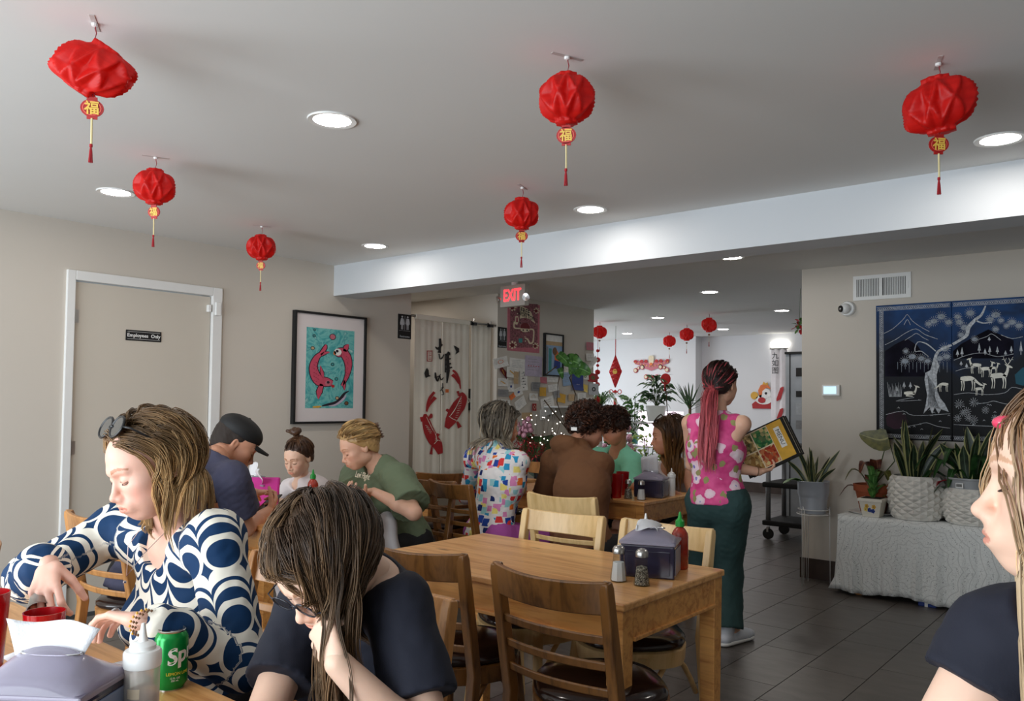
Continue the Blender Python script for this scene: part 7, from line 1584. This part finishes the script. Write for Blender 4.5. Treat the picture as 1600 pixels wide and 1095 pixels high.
# ==== 2: boy with long brown hair ==================================================================
hB = hair_mat('ash_brown_hair', (72, 54, 40), (128, 100, 72), .55)
hd2 = head(at(510, 880, y=.965), 510, 50, 43, .96, -4)
J = dict(face=(0, -1, -.1), pel=P3(-1.50, 1.24, .53), chest=P3(-1.40, 1.17, .78), neck=at(592, 905, y=1.10), hd=hd2.c)
J['shR'] = at(478, 952, y=1.08); J['shL'] = at(622, 948, y=1.08); J['elR'] = at(432, 1062, y=.95); J['wrR'] = at(366, 1130, y=.74); J['elL'] = at(585, 1150, y=.93); J['wrL'] = at(528, 1036, y=.905)
bl('P2', J)
p2 = build_person('boy with long brown hair and glasses in a navy t-shirt, chin on his hand', skinB, J, hd2, [('top', m_navy, dict(sleeve=.62, sr=.062, flare=1.15, nr=.044, nf=.03, nr2=.055, wr=.003, g=.008, h=.006)), ('legs', cloth_mat('navy_shorts', (20, 22, 34)), dict(len=.9))], h=.006, hh=.0024, blush=.05, brow=(.5, .4, .32),
    hands=[('L', nrm(at(496, 966, y=.905)-J['wrL']), nrm(P3(-.3, .6, .3)), 1, dict(curl=(1.15, 1.15, 1.2, 1.2), thumb=(.3, .3), sc_=.92)), ('R', nrm(J['wrR']-J['elR']), P3(0, 0, -1), -1, {})])
T2 = p2.t
hair_cap(hd2, hB, T2, .007, low=-.03, h=.004, strand=(.15, .2)).location = tuple(-p2.base)
cc = headcols(hd2, 1.06)+[(J['neck'], P3(.10, .10, .075), np.eye(3)), (J['chest'], P3(.20, .165, .27), np.eye(3)), (J['shL'], P3(.09, .09, .09), np.eye(3))]
R0, D0, v0 = scalp(hd2, 620, 14, infl=1.05, low=-.75); far = v0[:, 0] < .30
def field2(p, t): return (max(0, .5-t)*(hd2.f*.5-hd2.r*1.1)-.06*_F+.035*_R)[None, :]
strands('hair', R0[far], D0[far]*.3+hd2.f*.3-hd2.r*.4, .43, 24, cc, hB, T2, gw=.42, field=field2, clump=11, crad=.009, rad=.00105, jit=.08, curl=(.004, 1.8), seed=5, lenvar=.35, thick=.022, shield=(hd2, .045, .36)).location = tuple(-p2.base)
strands('hair', R0[~far], D0[~far]*.3+hd2.f*.6-hd2.r*.1, .17, 14, cc, hB, T2, gw=.16, clump=11, crad=.009, rad=.001, jit=.10, curl=(.004, 1.2), seed=6, lenvar=.4, thick=.02, shield=(hd2, .062, 0)).location = tuple(-p2.base)
glasses(hd2, T2, p2.base, up=.0, fw=.104, tilt=0, lensr=.022, rim=.0018, mat=plain('blue_black_rim', C(30, 36, 48), .2), lens=glassy('clear_lens', C(235, 238, 242), .25, 0.0), name='spectacles', lz=.78)
# ==== 3: man in black cap ============================================================================
hd3 = head(at(368, 694, y=2.16), 366, -96, 34, 1.03)
J = dict(face=(0, 1, 0), pel=P3(-3.58, 1.76, .53), chest=P3(-3.56, 1.90, .86), neck=at(340, 712, y=2.03), hd=hd3.c)
J['shR'] = at(362, 748, y=2.01); J['shL'] = at(312, 728, y=2.04); J['elR'] = at(392, 818, y=2.19); J['wrR'] = at(420, 798, y=2.36); J['elL'] = at(352, 800, y=2.25); J['wrL'] = at(398, 770, y=2.42)
bl('P3', J)
p3 = build_person('man in a black cap and slate t-shirt bent over the table with a phone', skinC, J, hd3, [('top', m_slate, dict(sleeve=.62, sr=.078, flare=1.1, wr=.004)), ('legs', m_dk, dict(len=.95))], shoe=m_shoeg, h=.007, hh=.003, S=1.04,
    hands=[('R', nrm(J['wrR']-J['elR']+Zv*.05), nrm(-_R+Zv*.4), 1, dict(curl=(.7, .75, .8, .8))), ('L', nrm(at(418, 768, y=2.5)-J['wrL']), P3(0, 0, -1), 1, {})])
T3_ = p3.t; hC = hair_mat('dark_cropped_hair', (46, 36, 30), (62, 48, 40), .6, .8); hair_cap(hd3, hC, T3_, .003, low=-.05, h=.005, name='cropped_hair').location = tuple(-p3.base)
V = Vol(); V.ell(hd3.W(0, -.015, .066), P3(.090, .110, .068)*hd3.s, hd3.B, .01); V.cut(hd3.W(0, 0, .036), -hd3.u, .004); P, Q = V.build(.005); cp = npmesh('baseball_cap', P-p3.base, Q, m_blackm, T3_, True)
m = MB(); n_ = 12; top = []; 
for e_ in (0, .008):
    for i in range(n_+1):
        a = math.pi*i/n_; top.append(hd3.W(.076*math.cos(a), .072+.0*math.sin(a), .040+e_)); 
    for i in range(n_+1):
        a = math.pi*i/n_; top.append(hd3.W(.078*math.cos(a), .078+.078*math.sin(a), .036+e_-.012*abs(math.cos(a))))
k_ = n_+1; m.add(top, [(i, i+1, k_+i+1, k_+i) for i in range(n_)]+[(2*k_+i, 3*k_+i, 3*k_+i+1, 2*k_+i+1) for i in range(n_)]+[(k_+i, k_+i+1, 3*k_+i+1, 3*k_+i) for i in range(n_)]); m.build('cap_brim', m_blackm, cp, smooth=True).location = tuple(-p3.base)
m = MB(); m.lathe([(0, 0), (.008, .002), (0, .005)], hd3.W(0, -.015, .133), 10, hd3.u); m.build('cap_button', m_blackm, cp).location = tuple(-p3.base)
o = text('shirt_print', 'RIDERS', .055, J['neck']-P3(.10, .165, .075), nrm(P3(1, 0.05, .0)), nrm(P3(0, .5, .9)), m_whitep, T3_, ext=.001, lift=.0, shear=.2, sx=1, bold=.002) if False else None
tag(MB().box((0, 0, 0), (.075, .15, .008), R=Matrix.Rotation(.5, 3, 'X') @ Matrix.Rotation(.3, 3, 'Z')).build('phone', plain('phone_black', C(20, 20, 24), .1), bevel=.003), 'dark phone in the hand of the man with the black cap', 'phone').location = tuple(at(420, 786, y=2.42))
tb = thing('kids_tablet', 'magenta cased tablet propped up between the man and the child', 'tablet', at(404, 762, y=2.60)+P3(0, 0, 0), .75)
MB().box((0, 0, 0), (.24, .022, .16), R=Matrix.Rotation(-.35, 3, 'X')).build('case', plain('magenta_foam', C(206, 40, 150), .6), tb, bevel=.01); MB().box((0, .012, 0), (.19, .004, .12), R=Matrix.Rotation(-.35, 3, 'X')).build('screen', m_black, tb)
MB().lathe([(.016, -.013), (.022, -.013), (.022, -.015), (.016, -.015), (.016, -.013)], (-.05, 0, .02), 16, (0, 1, 0)).build('case_emblem', K['pink'], tb); tb.location = tuple(P3(*at(402, 760, y=2.56)[:2], .745+.088))
# ==== 4: child with a bun ==============================================================================
hD = hair_mat('chestnut_hair', (66, 44, 32), (112, 78, 52), .55)
hd4 = head(at(466, 716, y=3.02), 466, 38, 20, .92)
J = dict(face=(-.1, -1, 0), pel=P3(-4.22, 3.3, .56), chest=P3(-4.23, 3.17, .76), neck=at(470, 752, y=3.10), hd=hd4.c)
sd_ = np.array([.11, 0, -.01]); J['shL'] = J['neck']+P3(.125, 0, -.05); J['shR'] = J['neck']+P3(-.125, 0, -.05); J['elL'] = J['shL']+P3(.05, -.10, -.16); J['elR'] = J['shR']+P3(-.05, -.10, -.16); J['wrL'] = J['elL']+P3(-.05, -.16, .06); J['wrR'] = J['elR']+P3(.05, -.17, .06)
p4 = build_person('small child with a high brown bun in a white top behind the napkins', skinB, J, hd4, [('top', m_offw, dict(sleeve=1.8, sr=.062, cuff=.8)), ('legs', m_offw, {})], S=.74, h=.008, hh=.003, blush=.14, armr=.9,
    hands=[('L', P3(-.3, -1, -.1), P3(0, 0, -1), -1, dict(sc_=.75)), ('R', P3(.3, -1, -.1), P3(0, 0, -1), -1, dict(sc_=.75))])
T4 = p4.t; hair_cap(hd4, hD, T4, .008, low=-.02, h=.004).location = tuple(-p4.base)
bun = hd4.W(0, -.03, .165); R0, D0, v0 = scalp(hd4, 150, 24, infl=1.06); fb = lambda p, t: (bun-p)/(np.linalg.norm(bun-p, axis=1)[:, None]+.02)*.8
strands('hair', R0, D0*.2+nrm(bun-hd4.c)*.6, .13, 12, headcols(hd4, 1.06), hD, T4, gw=0, field=fb, clump=6, crad=.005, rad=.0012, jit=.04, seed=8).location = tuple(-p4.base)
V = Vol(); V.cap(hd4.W(0, -.03, .12), bun, .018, .02, .01)
for k in range(9): a = k*.7; V.ell(bun+hd4.r*.020*math.cos(a)+hd4.f*.018*math.sin(a)+hd4.u*(.012+.006*(k % 3)), P3(.018, .018, .016), np.eye(3), .008)
V.cap(bun+hd4.u*.01, bun+hd4.u*.02-_R*.05, .016, .010, .01); V.disp(.0015, 240, 2); cap_mesh('hair_bun', V, .004, hD, T4).location = tuple(-p4.base)
# ==== 5: blonde woman in the sage shirt =================================================================
hE = hair_mat('honey_blond_hair', (168, 132, 84), (214, 180, 124), .6)
hd5 = head(at(560, 699, y=3.05), 560, 72, 26, 1.02)
J = dict(face=(-.15, -1, 0), pel=P3(-3.58, 3.34, .52), chest=P3(-3.60, 3.24, .82), neck=at(592, 728, y=3.17), hd=hd5.c, bust=1)
J['shL'] = at(622, 748, y=3.16); J['shR'] = at(556, 745, y=3.20); J['elL'] = at(634, 792, y=3.06); J['wrL'] = at(584, 768, y=2.95); J['elR'] = at(548, 790, y=3.10); J['wrR'] = at(566, 775, y=2.90)
bl('P5', J)
p5 = build_person('blonde woman with a hair claw in a sage green t-shirt, looking down at her hands', skinD, J, hd5, [('top', m_sage, dict(sleeve=.80, sr=.086, flare=1.15, wr=.0045, g=.026, bulge=1)), ('legs', m_dk, {})], h=.007, hh=.003, full=.5, armr=1.12, blush=.1, brow=(.6, .48, .36),
    hands=[('L', nrm(at(552, 766, y=2.90)-J['wrL']), nrm(P3(.0, -.2, -1)), -1, dict(curl=(.6, .65, .7, .7))), ('R', nrm(at(552, 772, y=2.82)-J['wrR']), P3(0, 0, 1), -1, {})])
T5 = p5.t; hair_cap(hd5, hE, T5, .010, low=-.075, h=.004, strand=(.5, .3)).location = tuple(-p5.base)
claw = hd5.W(.0, -.125, .035); R0, D0, v0 = scalp(hd5, 260, 34, infl=1.08, low=-.95); fb5 = lambda p, t: (claw-p)/(np.linalg.norm(claw-p, axis=1)[:, None]+.03)*.55
strands('hair', R0, D0*.3-hd5.f*.6, .17, 14, headcols(hd5, 1.14), hE, T5, gw=.04, field=fb5, clump=8, crad=.006, rad=.0011, jit=.05, seed=9, thick=.02).location = tuple(-p5.base)
R1 = claw+RNG.normal(size=(26, 3))*.016; strands('hair', R1, np.tile(-Zv*.8+hd5.f*.1, (26, 1)), .15, 12, headcols(hd5, 1.12), hE, T5, gw=.15, clump=7, crad=.006, rad=.001, jit=.1, seed=10, lenvar=.5).location = tuple(-p5.base)
m = MB()
for k in range(6):
    a = -.9+k*.36
    for s_ in (-1, 1): m.tube([claw+hd5.u*.045*math.sin(a)-hd5.f*.012, claw+hd5.u*.055*math.sin(a)-hd5.f*.035+hd5.r*s_*.012, claw+hd5.u*.05*math.sin(a)-hd5.f*.015+hd5.r*s_*.035], .0045, 6)
m.build('hair_claw', plain('tortoise_plastic', C(110, 82, 66), .3), T5, smooth=True).location = tuple(-p5.base)
tdir = nrm(P3(.93, -.30, 0)); o = text('shirt_lettering', 'Levi Flight', .052, at(566, 743, y=3.00)*1.0, tdir, nrm(P3(-.05, .25, 1)), plain('cream_print', C(224, 214, 190), .7), T5, ext=.0008, lift=0, shear=.3, sx=1.0); o.location = tuple(-p5.base)

# ==== 6: grey haired woman ================================================================================
hG = hair_mat('grey_blond_hair', (96, 88, 78), (168, 156, 138), .55)
hd6 = head(at(784, 664, y=4.02), 784, -108, 12, 1.04)
J = dict(face=fdir(770, -125, 0), pel=P3(-3.36, 3.86, .50), chest=P3(-3.33, 3.93, .84), neck=at(772, 702, y=3.98), hd=hd6.c)
J['shR'] = at(808, 722, y=3.93); J['shL'] = at(742, 716, y=4.02); J['elR'] = at(822, 768, y=4.03); J['wrR'] = at(800, 775, y=4.26); J['elL'] = at(738, 772, y=4.10); J['wrL'] = at(770, 778, y=4.3)
bl('P6', J)
p6 = build_person('grey-haired woman in a multicoloured brushstroke print blouse and orchid shorts', skinC, J, hd6, [('top', confetti_mat(), dict(name='blouse', sleeve=1.35, sr=.060, cuff=.9, wr=.004, g=.024, hem=.45)), ('legs', m_purple, dict(len=.75, r=1.18))], shoe=m_shoeg, h=.007, hh=.0035)
T6 = p6.t; hair_cap(hd6, hG, T6, .012, low=-.05, h=.005).location = tuple(-p6.base)
R0, D0, v0 = scalp(hd6, 260, 44, infl=1.08)
cc6 = headcols(hd6, 1.10)+[(J['neck']-P3(0, 0, .02), P3(.17, .13, .07), np.eye(3)), (J['chest'], P3(.19, .17, .20), np.eye(3))]
strands('hair', R0, D0*.4-hd6.f*.3, .42, 18, cc6, hG, T6, gw=.34, clump=8, crad=.008, rad=.0015, jit=.07, curl=(.006, 2.2), seed=12, thick=.03, shield=(hd6, .04, 0)).location = tuple(-p6.base)
# ==== 7: person in the brown hoodie =======================================================================
hH = hair_mat('dark_curly_hair', (40, 24, 18), (84, 50, 34), .45)
hd7 = head(at(918, 668, y=4.28), 915, -112, 24, 1.06)
J = dict(face=fdir(900, -140, 0), pel=P3(-2.66, 3.88, .50), chest=P3(-2.76, 4.00, .84), neck=at(896, 702, y=4.16), hd=hd7.c)
J['shR'] = at(938, 728, y=4.08); J['shL'] = at(866, 722, y=4.19); J['elR'] = at(952, 775, y=4.25); J['wrR'] = at(925, 775, y=4.50); J['elL'] = at(862, 780, y=4.35); J['wrL'] = at(895, 775, y=4.5)
bl('P7', J)
p7 = build_person('person with curly dark hair in a brown hoodie seen from behind', skinC, J, hd7, [('top', m_brownh, dict(name='hoodie', sleeve=1.95, sr=.068, cuff=.6, wr=.004, g=.030, hood=1, nr=.05, hem=.1, nf=.03)), ('legs', m_dk, {})], shoe=m_shoeg, h=.008, hh=.0035, S=1.04)
T7 = p7.t
def curly(hd, mat, par, base, n, seed, rad=.0018, L_=.10, th=.02, front=.35, amp=.011):
    hair_cap(hd, mat, par, th, low=-.03, h=.005, bump=.006, front=front).location = tuple(-base)
    R0, D0, v0 = scalp(hd, n, seed, infl=1.12, front=front); strands('hair', R0, D0, L_, 16, headcols(hd, 1.12), mat, par, gw=.10, clump=5, crad=.011, rad=rad, jit=.14, curl=(amp, 3.2), seed=seed+1, lenvar=.4, thick=.03).location = tuple(-base)
curly(hd7, hH, T7, p7.base, 330, 50)
m = MB(); m.box((0, 0, 0), (.045, .003, .02), R=Matrix(((nrm(np.cross(fdir(896, -140), Zv))[0], fdir(896, -140)[0], 0), (nrm(np.cross(fdir(896, -140), Zv))[1], fdir(896, -140)[1], 0), (0, 0, 1)))); lb7 = m.build('hood_label', m_whitep, T7); lb7.location = tuple(at(897, 670, y=4.05)-p7.base)
# ==== 8: person in mint ====================================================================================
hd8 = head(at(958, 668, y=5.08), 958, 100, 40, 1.0)
J = dict(face=(0, -1, 0), pel=P3(-3.22, 5.42, .50), chest=P3(-3.22, 5.30, .82), neck=at(964, 704, y=5.19), hd=hd8.c)
J['shL'] = at(988, 722, y=5.18); J['shR'] = at(932, 714, y=5.24); J['elL'] = at(986, 762, y=5.08); J['wrL'] = at(992, 758, y=4.86); J['elR'] = at(930, 765, y=5.05); J['wrR'] = at(950, 770, y=4.85)
bl('P8', J)
p8 = build_person('person with dark curls in a mint t-shirt across from the brown hoodie', skinC, J, hd8, [('top', m_mint, dict(sleeve=.8, sr=.078, flare=1.1, g=.02, wr=.004)), ('legs', m_dk, {})], h=.009, hh=.004)
curly(hd8, hH, p8.t, p8.base, 260, 60)
# ==== 9: long haired girl in profile =======================================================================
hI = hair_mat('long_brown_hair', (72, 46, 28), (150, 108, 62), .5)
hd9 = head(at(1044, 682, y=5.08), 1044, 84, 8, 1.08)
J = dict(face=(0, -1, 0), pel=P3(-2.80, 5.40, .50), chest=P3(-2.80, 5.28, .82), neck=at(1052, 726, y=5.18), hd=hd9.c, bust=1)
J['shL'] = at(1076, 742, y=5.14); J['shR'] = at(1022, 736, y=5.22); J['elR'] = at(1012, 785, y=5.12); J['wrR'] = at(1022, 770, y=4.88); J['elL'] = at(1082, 785, y=5.0); J['wrL'] = at(1052, 770, y=4.82)
bl('P9', J)
p9 = build_person('girl with long light brown hair in profile behind the napkin dispenser', skinC, J, hd9, [('top', m_offw, dict(sleeve=0, g=.010, nr=.09)), ('legs', m_dk, {})], h=.009, hh=.0035)
hair_cap(hd9, hI, p9.t, .012, low=-.05, h=.005).location = tuple(-p9.base)
R0, D0, v0 = scalp(hd9, 250, 64, infl=1.08)
strands('hair', R0, D0*.5-hd9.f*.25, .50, 20, headcols(hd9, 1.10)+[(J['neck'], P3(.15, .12, .06), np.eye(3)), (J['chest'], P3(.17, .15, .22), np.eye(3))], hI, p9.t, gw=.42, clump=8, crad=.009, rad=.0016, jit=.05, curl=(.004, 1.5), seed=16, thick=.026, shield=(hd9, .035, 0)).location = tuple(-p9.base)
# ==== 10: waitress ==========================================================================================
hJ = hair_mat('dark_to_pink_hair', (40, 24, 22), (198, 88, 98), .62)
for nd in hJ.node_tree.nodes:
    if nd.type == 'VALTORGB' and abs(nd.color_ramp.elements[0].position-.15) < .01: nd.color_ramp.elements[0].position = .5; nd.color_ramp.elements[1].position = .85
hd10 = head(at(1127, 602, y=4.30), 1127, -152, 6, 1.0)
tf = fdir(1120, -150, 0); sr_ = nrm(np.cross(tf, Zv))
J = dict(face=tf, pel=at(1122, 782, y=4.30), chest=at(1116, 700, y=4.28), neck=at(1118, 646, y=4.27), hd=hd10.c, bust=1)
J['shR'] = J['neck']+sr_*.165-Zv*.055; J['shL'] = J['neck']-sr_*.165-Zv*.06
J['elR'] = at(1148, 728, y=4.32); J['wrR'] = at(1186, 737, y=4.42); J['elL'] = at(1084, 735, y=4.42); J['wrL'] = at(1130, 730, y=4.62)
J['hipR'] = J['pel']+sr_*.09-Zv*.03; J['hipL'] = J['pel']-sr_*.09-Zv*.03; J['knR'] = at(1138, 893, y=4.38); J['anR'] = at(1138, 987, y=4.30); J['toeR'] = J['anR']+nrm(P3(*(tf+sr_*.15)[:2], 0))*.15-Zv*.05; J['knL'] = at(1098, 880, y=4.40); J['anL'] = at(1118, 960, y=4.52); J['toeL'] = J['anL']+tf*.15-Zv*.05; J['anL'][2] = .1; J['anR'][2] = .095
bl('P10', J)
p10 = build_person('standing waitress with a dark-to-pink ponytail in a floral sleeveless top and teal trousers', skinD, J, hd10, [('top', floral_mat(), dict(name='sleeveless_top', sleeve=0, g=.013, nr=.075, hem=.02, wr=.003)), ('legs', m_teal, dict(r=1.06, hemr=.078, rise=.25, wr=.0045))], seated=False, shoe=m_shoe, h=.007, hh=.003, S=.97,
    hands=[('R', nrm(at(1204, 733, y=4.52)-J['wrR']), nrm(Zv*.8-_R*.3), -1, dict(curl=(.5, .55, .6, .6)))])
T10 = p10.t; hair_cap(hd10, hJ, T10, .008, low=-.03, h=.004, strand=(.35, .12)).location = tuple(-p10.base)
tie = hd10.W(0, -.125, -.045); R0, D0, v0 = scalp(hd10, 200, 74, infl=1.06)
strands('hair', R0, D0*.25-hd10.f*.5, .19, 14, headcols(hd10, 1.07), hJ, T10, gw=.0, field=lambda p, t: (tie-p)/(np.linalg.norm(tie-p, axis=1)[:, None]+.03)*.5, clump=8, crad=.005, rad=.0014, jit=.03, seed=18, lenvar=.05).location = tuple(-p10.base)
pt = hair_mat('pink_hair', (196, 84, 92), (226, 116, 128), .6); R1 = tie+RNG.normal(size=(110, 3))*.013
strands('ponytail', R1, np.tile(-hd10.f*.5-Zv*.3, (110, 1))+RNG.normal(size=(110, 3))*.22, .46, 18, [(J['chest'], P3(.16, .125, .30), np.eye(3)), (hd10.W(0, -.018, .02), P3(.085, .1, .1), hd10.B), (J['neck'], P3(.09, .09, .09), np.eye(3))], pt, T10, gw=.5, clump=9, crad=.013, rad=.0016, jit=.035, curl=(.005, 1.4), seed=19, lenvar=.3, thick=.03).location = tuple(-p10.base)
MB().lathe([(.015, -.004), (.0185, 0), (.015, .004), (.012, 0), (.015, -.004)], tie-p10.base, 16, -hd10.f-Zv*.4).build('hair_tie', m_blackm, T10, smooth=True)
dW = nrm(J['wrR']-J['elR']); MB().lathe([(.026, -.0025), (.0285, 0), (.026, .0025), (.0245, 0), (.026, -.0025)], J['wrR']-dW*.012-p10.base, 20, dW).build('bracelet', K['brown'], T10, smooth=True)
# menus she carries
mc = at(1198, 700, y=4.50); mn = thing('menu', 'front laminated menu with four food photos carried by the waitress', 'menu', mc)
mu = nrm(_R*math.cos(.42)+Zv*math.sin(.42)+_F*.1); mv = nrm(Zv*math.cos(.42)-_R*math.sin(.42)+_F*.12); mw = np.cross(mu, mv)
def MQ(a, b, c=0): return tuple(mu*a+mv*b+mw*c)
def slab(name, x0_, y0_, x1_, y1_, z0_, z1_, mat, par): m = MB(); m.add([MQ(x, y, z) for z in (z0_, z1_) for x, y in ((x0_, y0_), (x1_, y0_), (x1_, y1_), (x0_, y1_))], [(3, 2, 1, 0), (4, 5, 6, 7), (0, 1, 5, 4), (1, 2, 6, 5), (2, 3, 7, 6), (3, 0, 4, 7)]); return m.build(name, mat, par)
slab('cover', -.165, -.115, .165, .125, -.006, 0, m_black, mn); slab('page', -.158, -.100, .145, .118, 0, .001, K['cream'], mn)
def food(name, a, b):
    t = NT(name); v = t.n('TexVoronoi'); v.inputs['Scale'].default_value = 55; t.l(t.coords(), v.inputs['Vector']); t.col(t.ramp(v.outputs['Color'], [(.2, C(*a)), (.5, C(*b)), (.8, C(214, 190, 130))])); t.set(Roughness=.3); return t.m
for k, (x, y, a, b) in enumerate(((-.155, .012, (60, 74, 30), (120, 90, 40)), (-.05, .012, (24, 86, 50), (60, 130, 70)), (-.155, -.095, (110, 70, 30), (160, 120, 60)), (-.05, -.095, (150, 40, 24), (190, 80, 40)))):
    slab('food_photo', x, y, x+.098, y+.10, .001, .0016, food('food_%d' % k, a, b), mn)
    m = MB(); c_ = MQ(x+.049, y+.05, .0018); m.lathe([(0, 0), (.036, 0), (.034, .002), (0, .003)], c_, 18, mw); m.build('plate_print', food('dish_%d' % k, b, a), mn)
slab('side_band', .052, -.100, .145, .118, .001, .0016, K['gold'], mn); slab('title_box', .082, -.035, .118, .085, .0016, .0022, K['white'], mn)
text('lettering', 'MENU', .034, MQ(.1, .025, .0024), -mv, mu, K['ink'], mn, ext=.0003, lift=0)
for k, (dx, lb) in enumerate(((.016, 'black menu directly behind the photo menu the waitress carries'), (.03, 'rearmost black menu fanned out in the hand of the waitress'))):
    m2 = thing('menu', lb, 'menu', mc-mw*(.009*(k+1))+mu*dx-mv*(.006*k)); slab('cover', -.165, -.115, .165, .125, -.006, 0, m_black, m2); slab('page', -.155, -.105, .155, .118, 0, .001, K['cream'], m2)
tag(slab('paper_sheets', -.165, -.03, -.03, .145, -.030, -.027, m_paper, None), 'white sheets sticking out behind the menus by her arm', 'paper').location = tuple(mc)
# ==== 11: woman at the right edge ============================================================================
hK = hair_mat('light_brown_hair', (128, 92, 62), (204, 176, 140), .62)
hd11 = head(at(1704, 764, y=1.125), 1600, 88, 0, 1.0, 0)
nk11 = at(1712, 935, y=1.15)
J = dict(face=(-.1, -1, 0), pel=P3(-.02, 1.38, .60), chest=P3(-.03, 1.26, .86), neck=nk11, hd=hd11.c, bust=1)
J['shR'] = at(1568, 1000, y=1.17); J['shL'] = nk11+P3(.17, 0, -.05); J['elR'] = at(1440, 1235, y=1.08); J['wrR'] = J['elR']+P3(.10, -.22, .02); J['elL'] = J['shL']+P3(.06, -.06, -.27); J['wrL'] = J['elL']+P3(-.1, -.22, .02)
bl('P11', J)
p11 = build_person('woman in profile at the right edge in a navy cap-sleeved top', skinB, J, hd11, [('top', m_navy, dict(sleeve=.24, sr=.058, flare=1.12, g=.008, nr=.075, wr=.003, h=.006)), ('legs', m_dk, {})], h=.006, hh=.0022, blush=.06, brow=(.72, .62, .52), lip=(.84, .56, .56))
T11 = p11.t; hair_cap(hd11, hK, T11, .005, low=-.05, h=.004).location = tuple(-p11.base); pass
R0, D0, v0 = scalp(hd11, 420, 84, infl=1.03)
strands('hair', R0, D0*.4-hd11.f*.35, .46, 20, headcols(hd11, 1.04)+[(J['chest'], P3(.20, .15, .30), np.eye(3))], hK, T11, gw=.42, clump=9, crad=.008, rad=.0010, jit=.03, curl=(.002, 1.2), seed=20, thick=.010, shield=(hd11, .066, 0)).location = tuple(-p11.base)
lk = hd11.W(-.040, .044, .118)+RNG.normal(size=(3, 3))*.003
strands('hair', lk, np.tile(hd11.f*.32-Zv*.35-hd11.r*.25, (3, 1)), .30, 16, headcols(hd11, 1.03), hK, T11, gw=.22, clump=9, crad=.004, rad=.0009, jit=.02, seed=21, lenvar=.4, field=lambda p, t: -hd11.f[None, :]*(.22*t)).location = tuple(-p11.base)
V = Vol(); bw = at(1604, 661, y=1.12)
for q in (-1, 1): V.ell(bw+hd11.f*q*.018, P3(.018, .016, .010), np.eye(3), .006)
V.ell(bw, P3(.007, .007, .008), np.eye(3), .004); P, Q = V.build(.003); npmesh('pink_hair_bow', P-p11.base, Q, plain('glossy_pink', C(232, 70, 104), .12, Coat_Weight=1), T11, True)
# hidden diner behind the blonde woman: only a denim shoulder shows
dn = thing('denim_jacket', 'light blue denim jacket on a chair back, a strip showing beside the blonde woman\'s face', 'jacket', (-3.98, 1.66, 0))
V = Vol(); q0 = at(236, 742, y=1.70); V.cap(q0+P3(-.15, 0, .03), q0+P3(.14, 0, .03), .045, .045, .03); V.cap(q0+P3(-.13, 0, 0), q0+P3(-.12, 0, -.30), .05, .07, .03); V.cap(q0+P3(.13, 0, 0), q0+P3(.12, 0, -.30), .05, .07, .03); V.ell(q0-P3(0, 0, .16), P3(.17, .05, .19), np.eye(3), .03); V.disp(.005, 40, 2)
P, Q = V.build(.009); npmesh('jacket_body', P-P3(-3.98, 1.66, 0), Q, cloth_mat('light_denim', (136, 164, 200)), dn, True)
ct = thing('draped_coat', 'light grey coat hanging over the chair seat by the green-shirt woman', 'coat', at(603, 840, y=3.05)); V = Vol(); V.cap((0, 0, .1), (.0, -.02, -.12), .04, .06, .03); V.cap((.03, 0, .08), (.07, 0, -.14), .04, .05, .03); V.disp(.008, 45, 3); P, Q = V.build(.008); npmesh('coat_folds', P, Q, cloth_mat('grey_wool', (190, 188, 190)), ct, True)
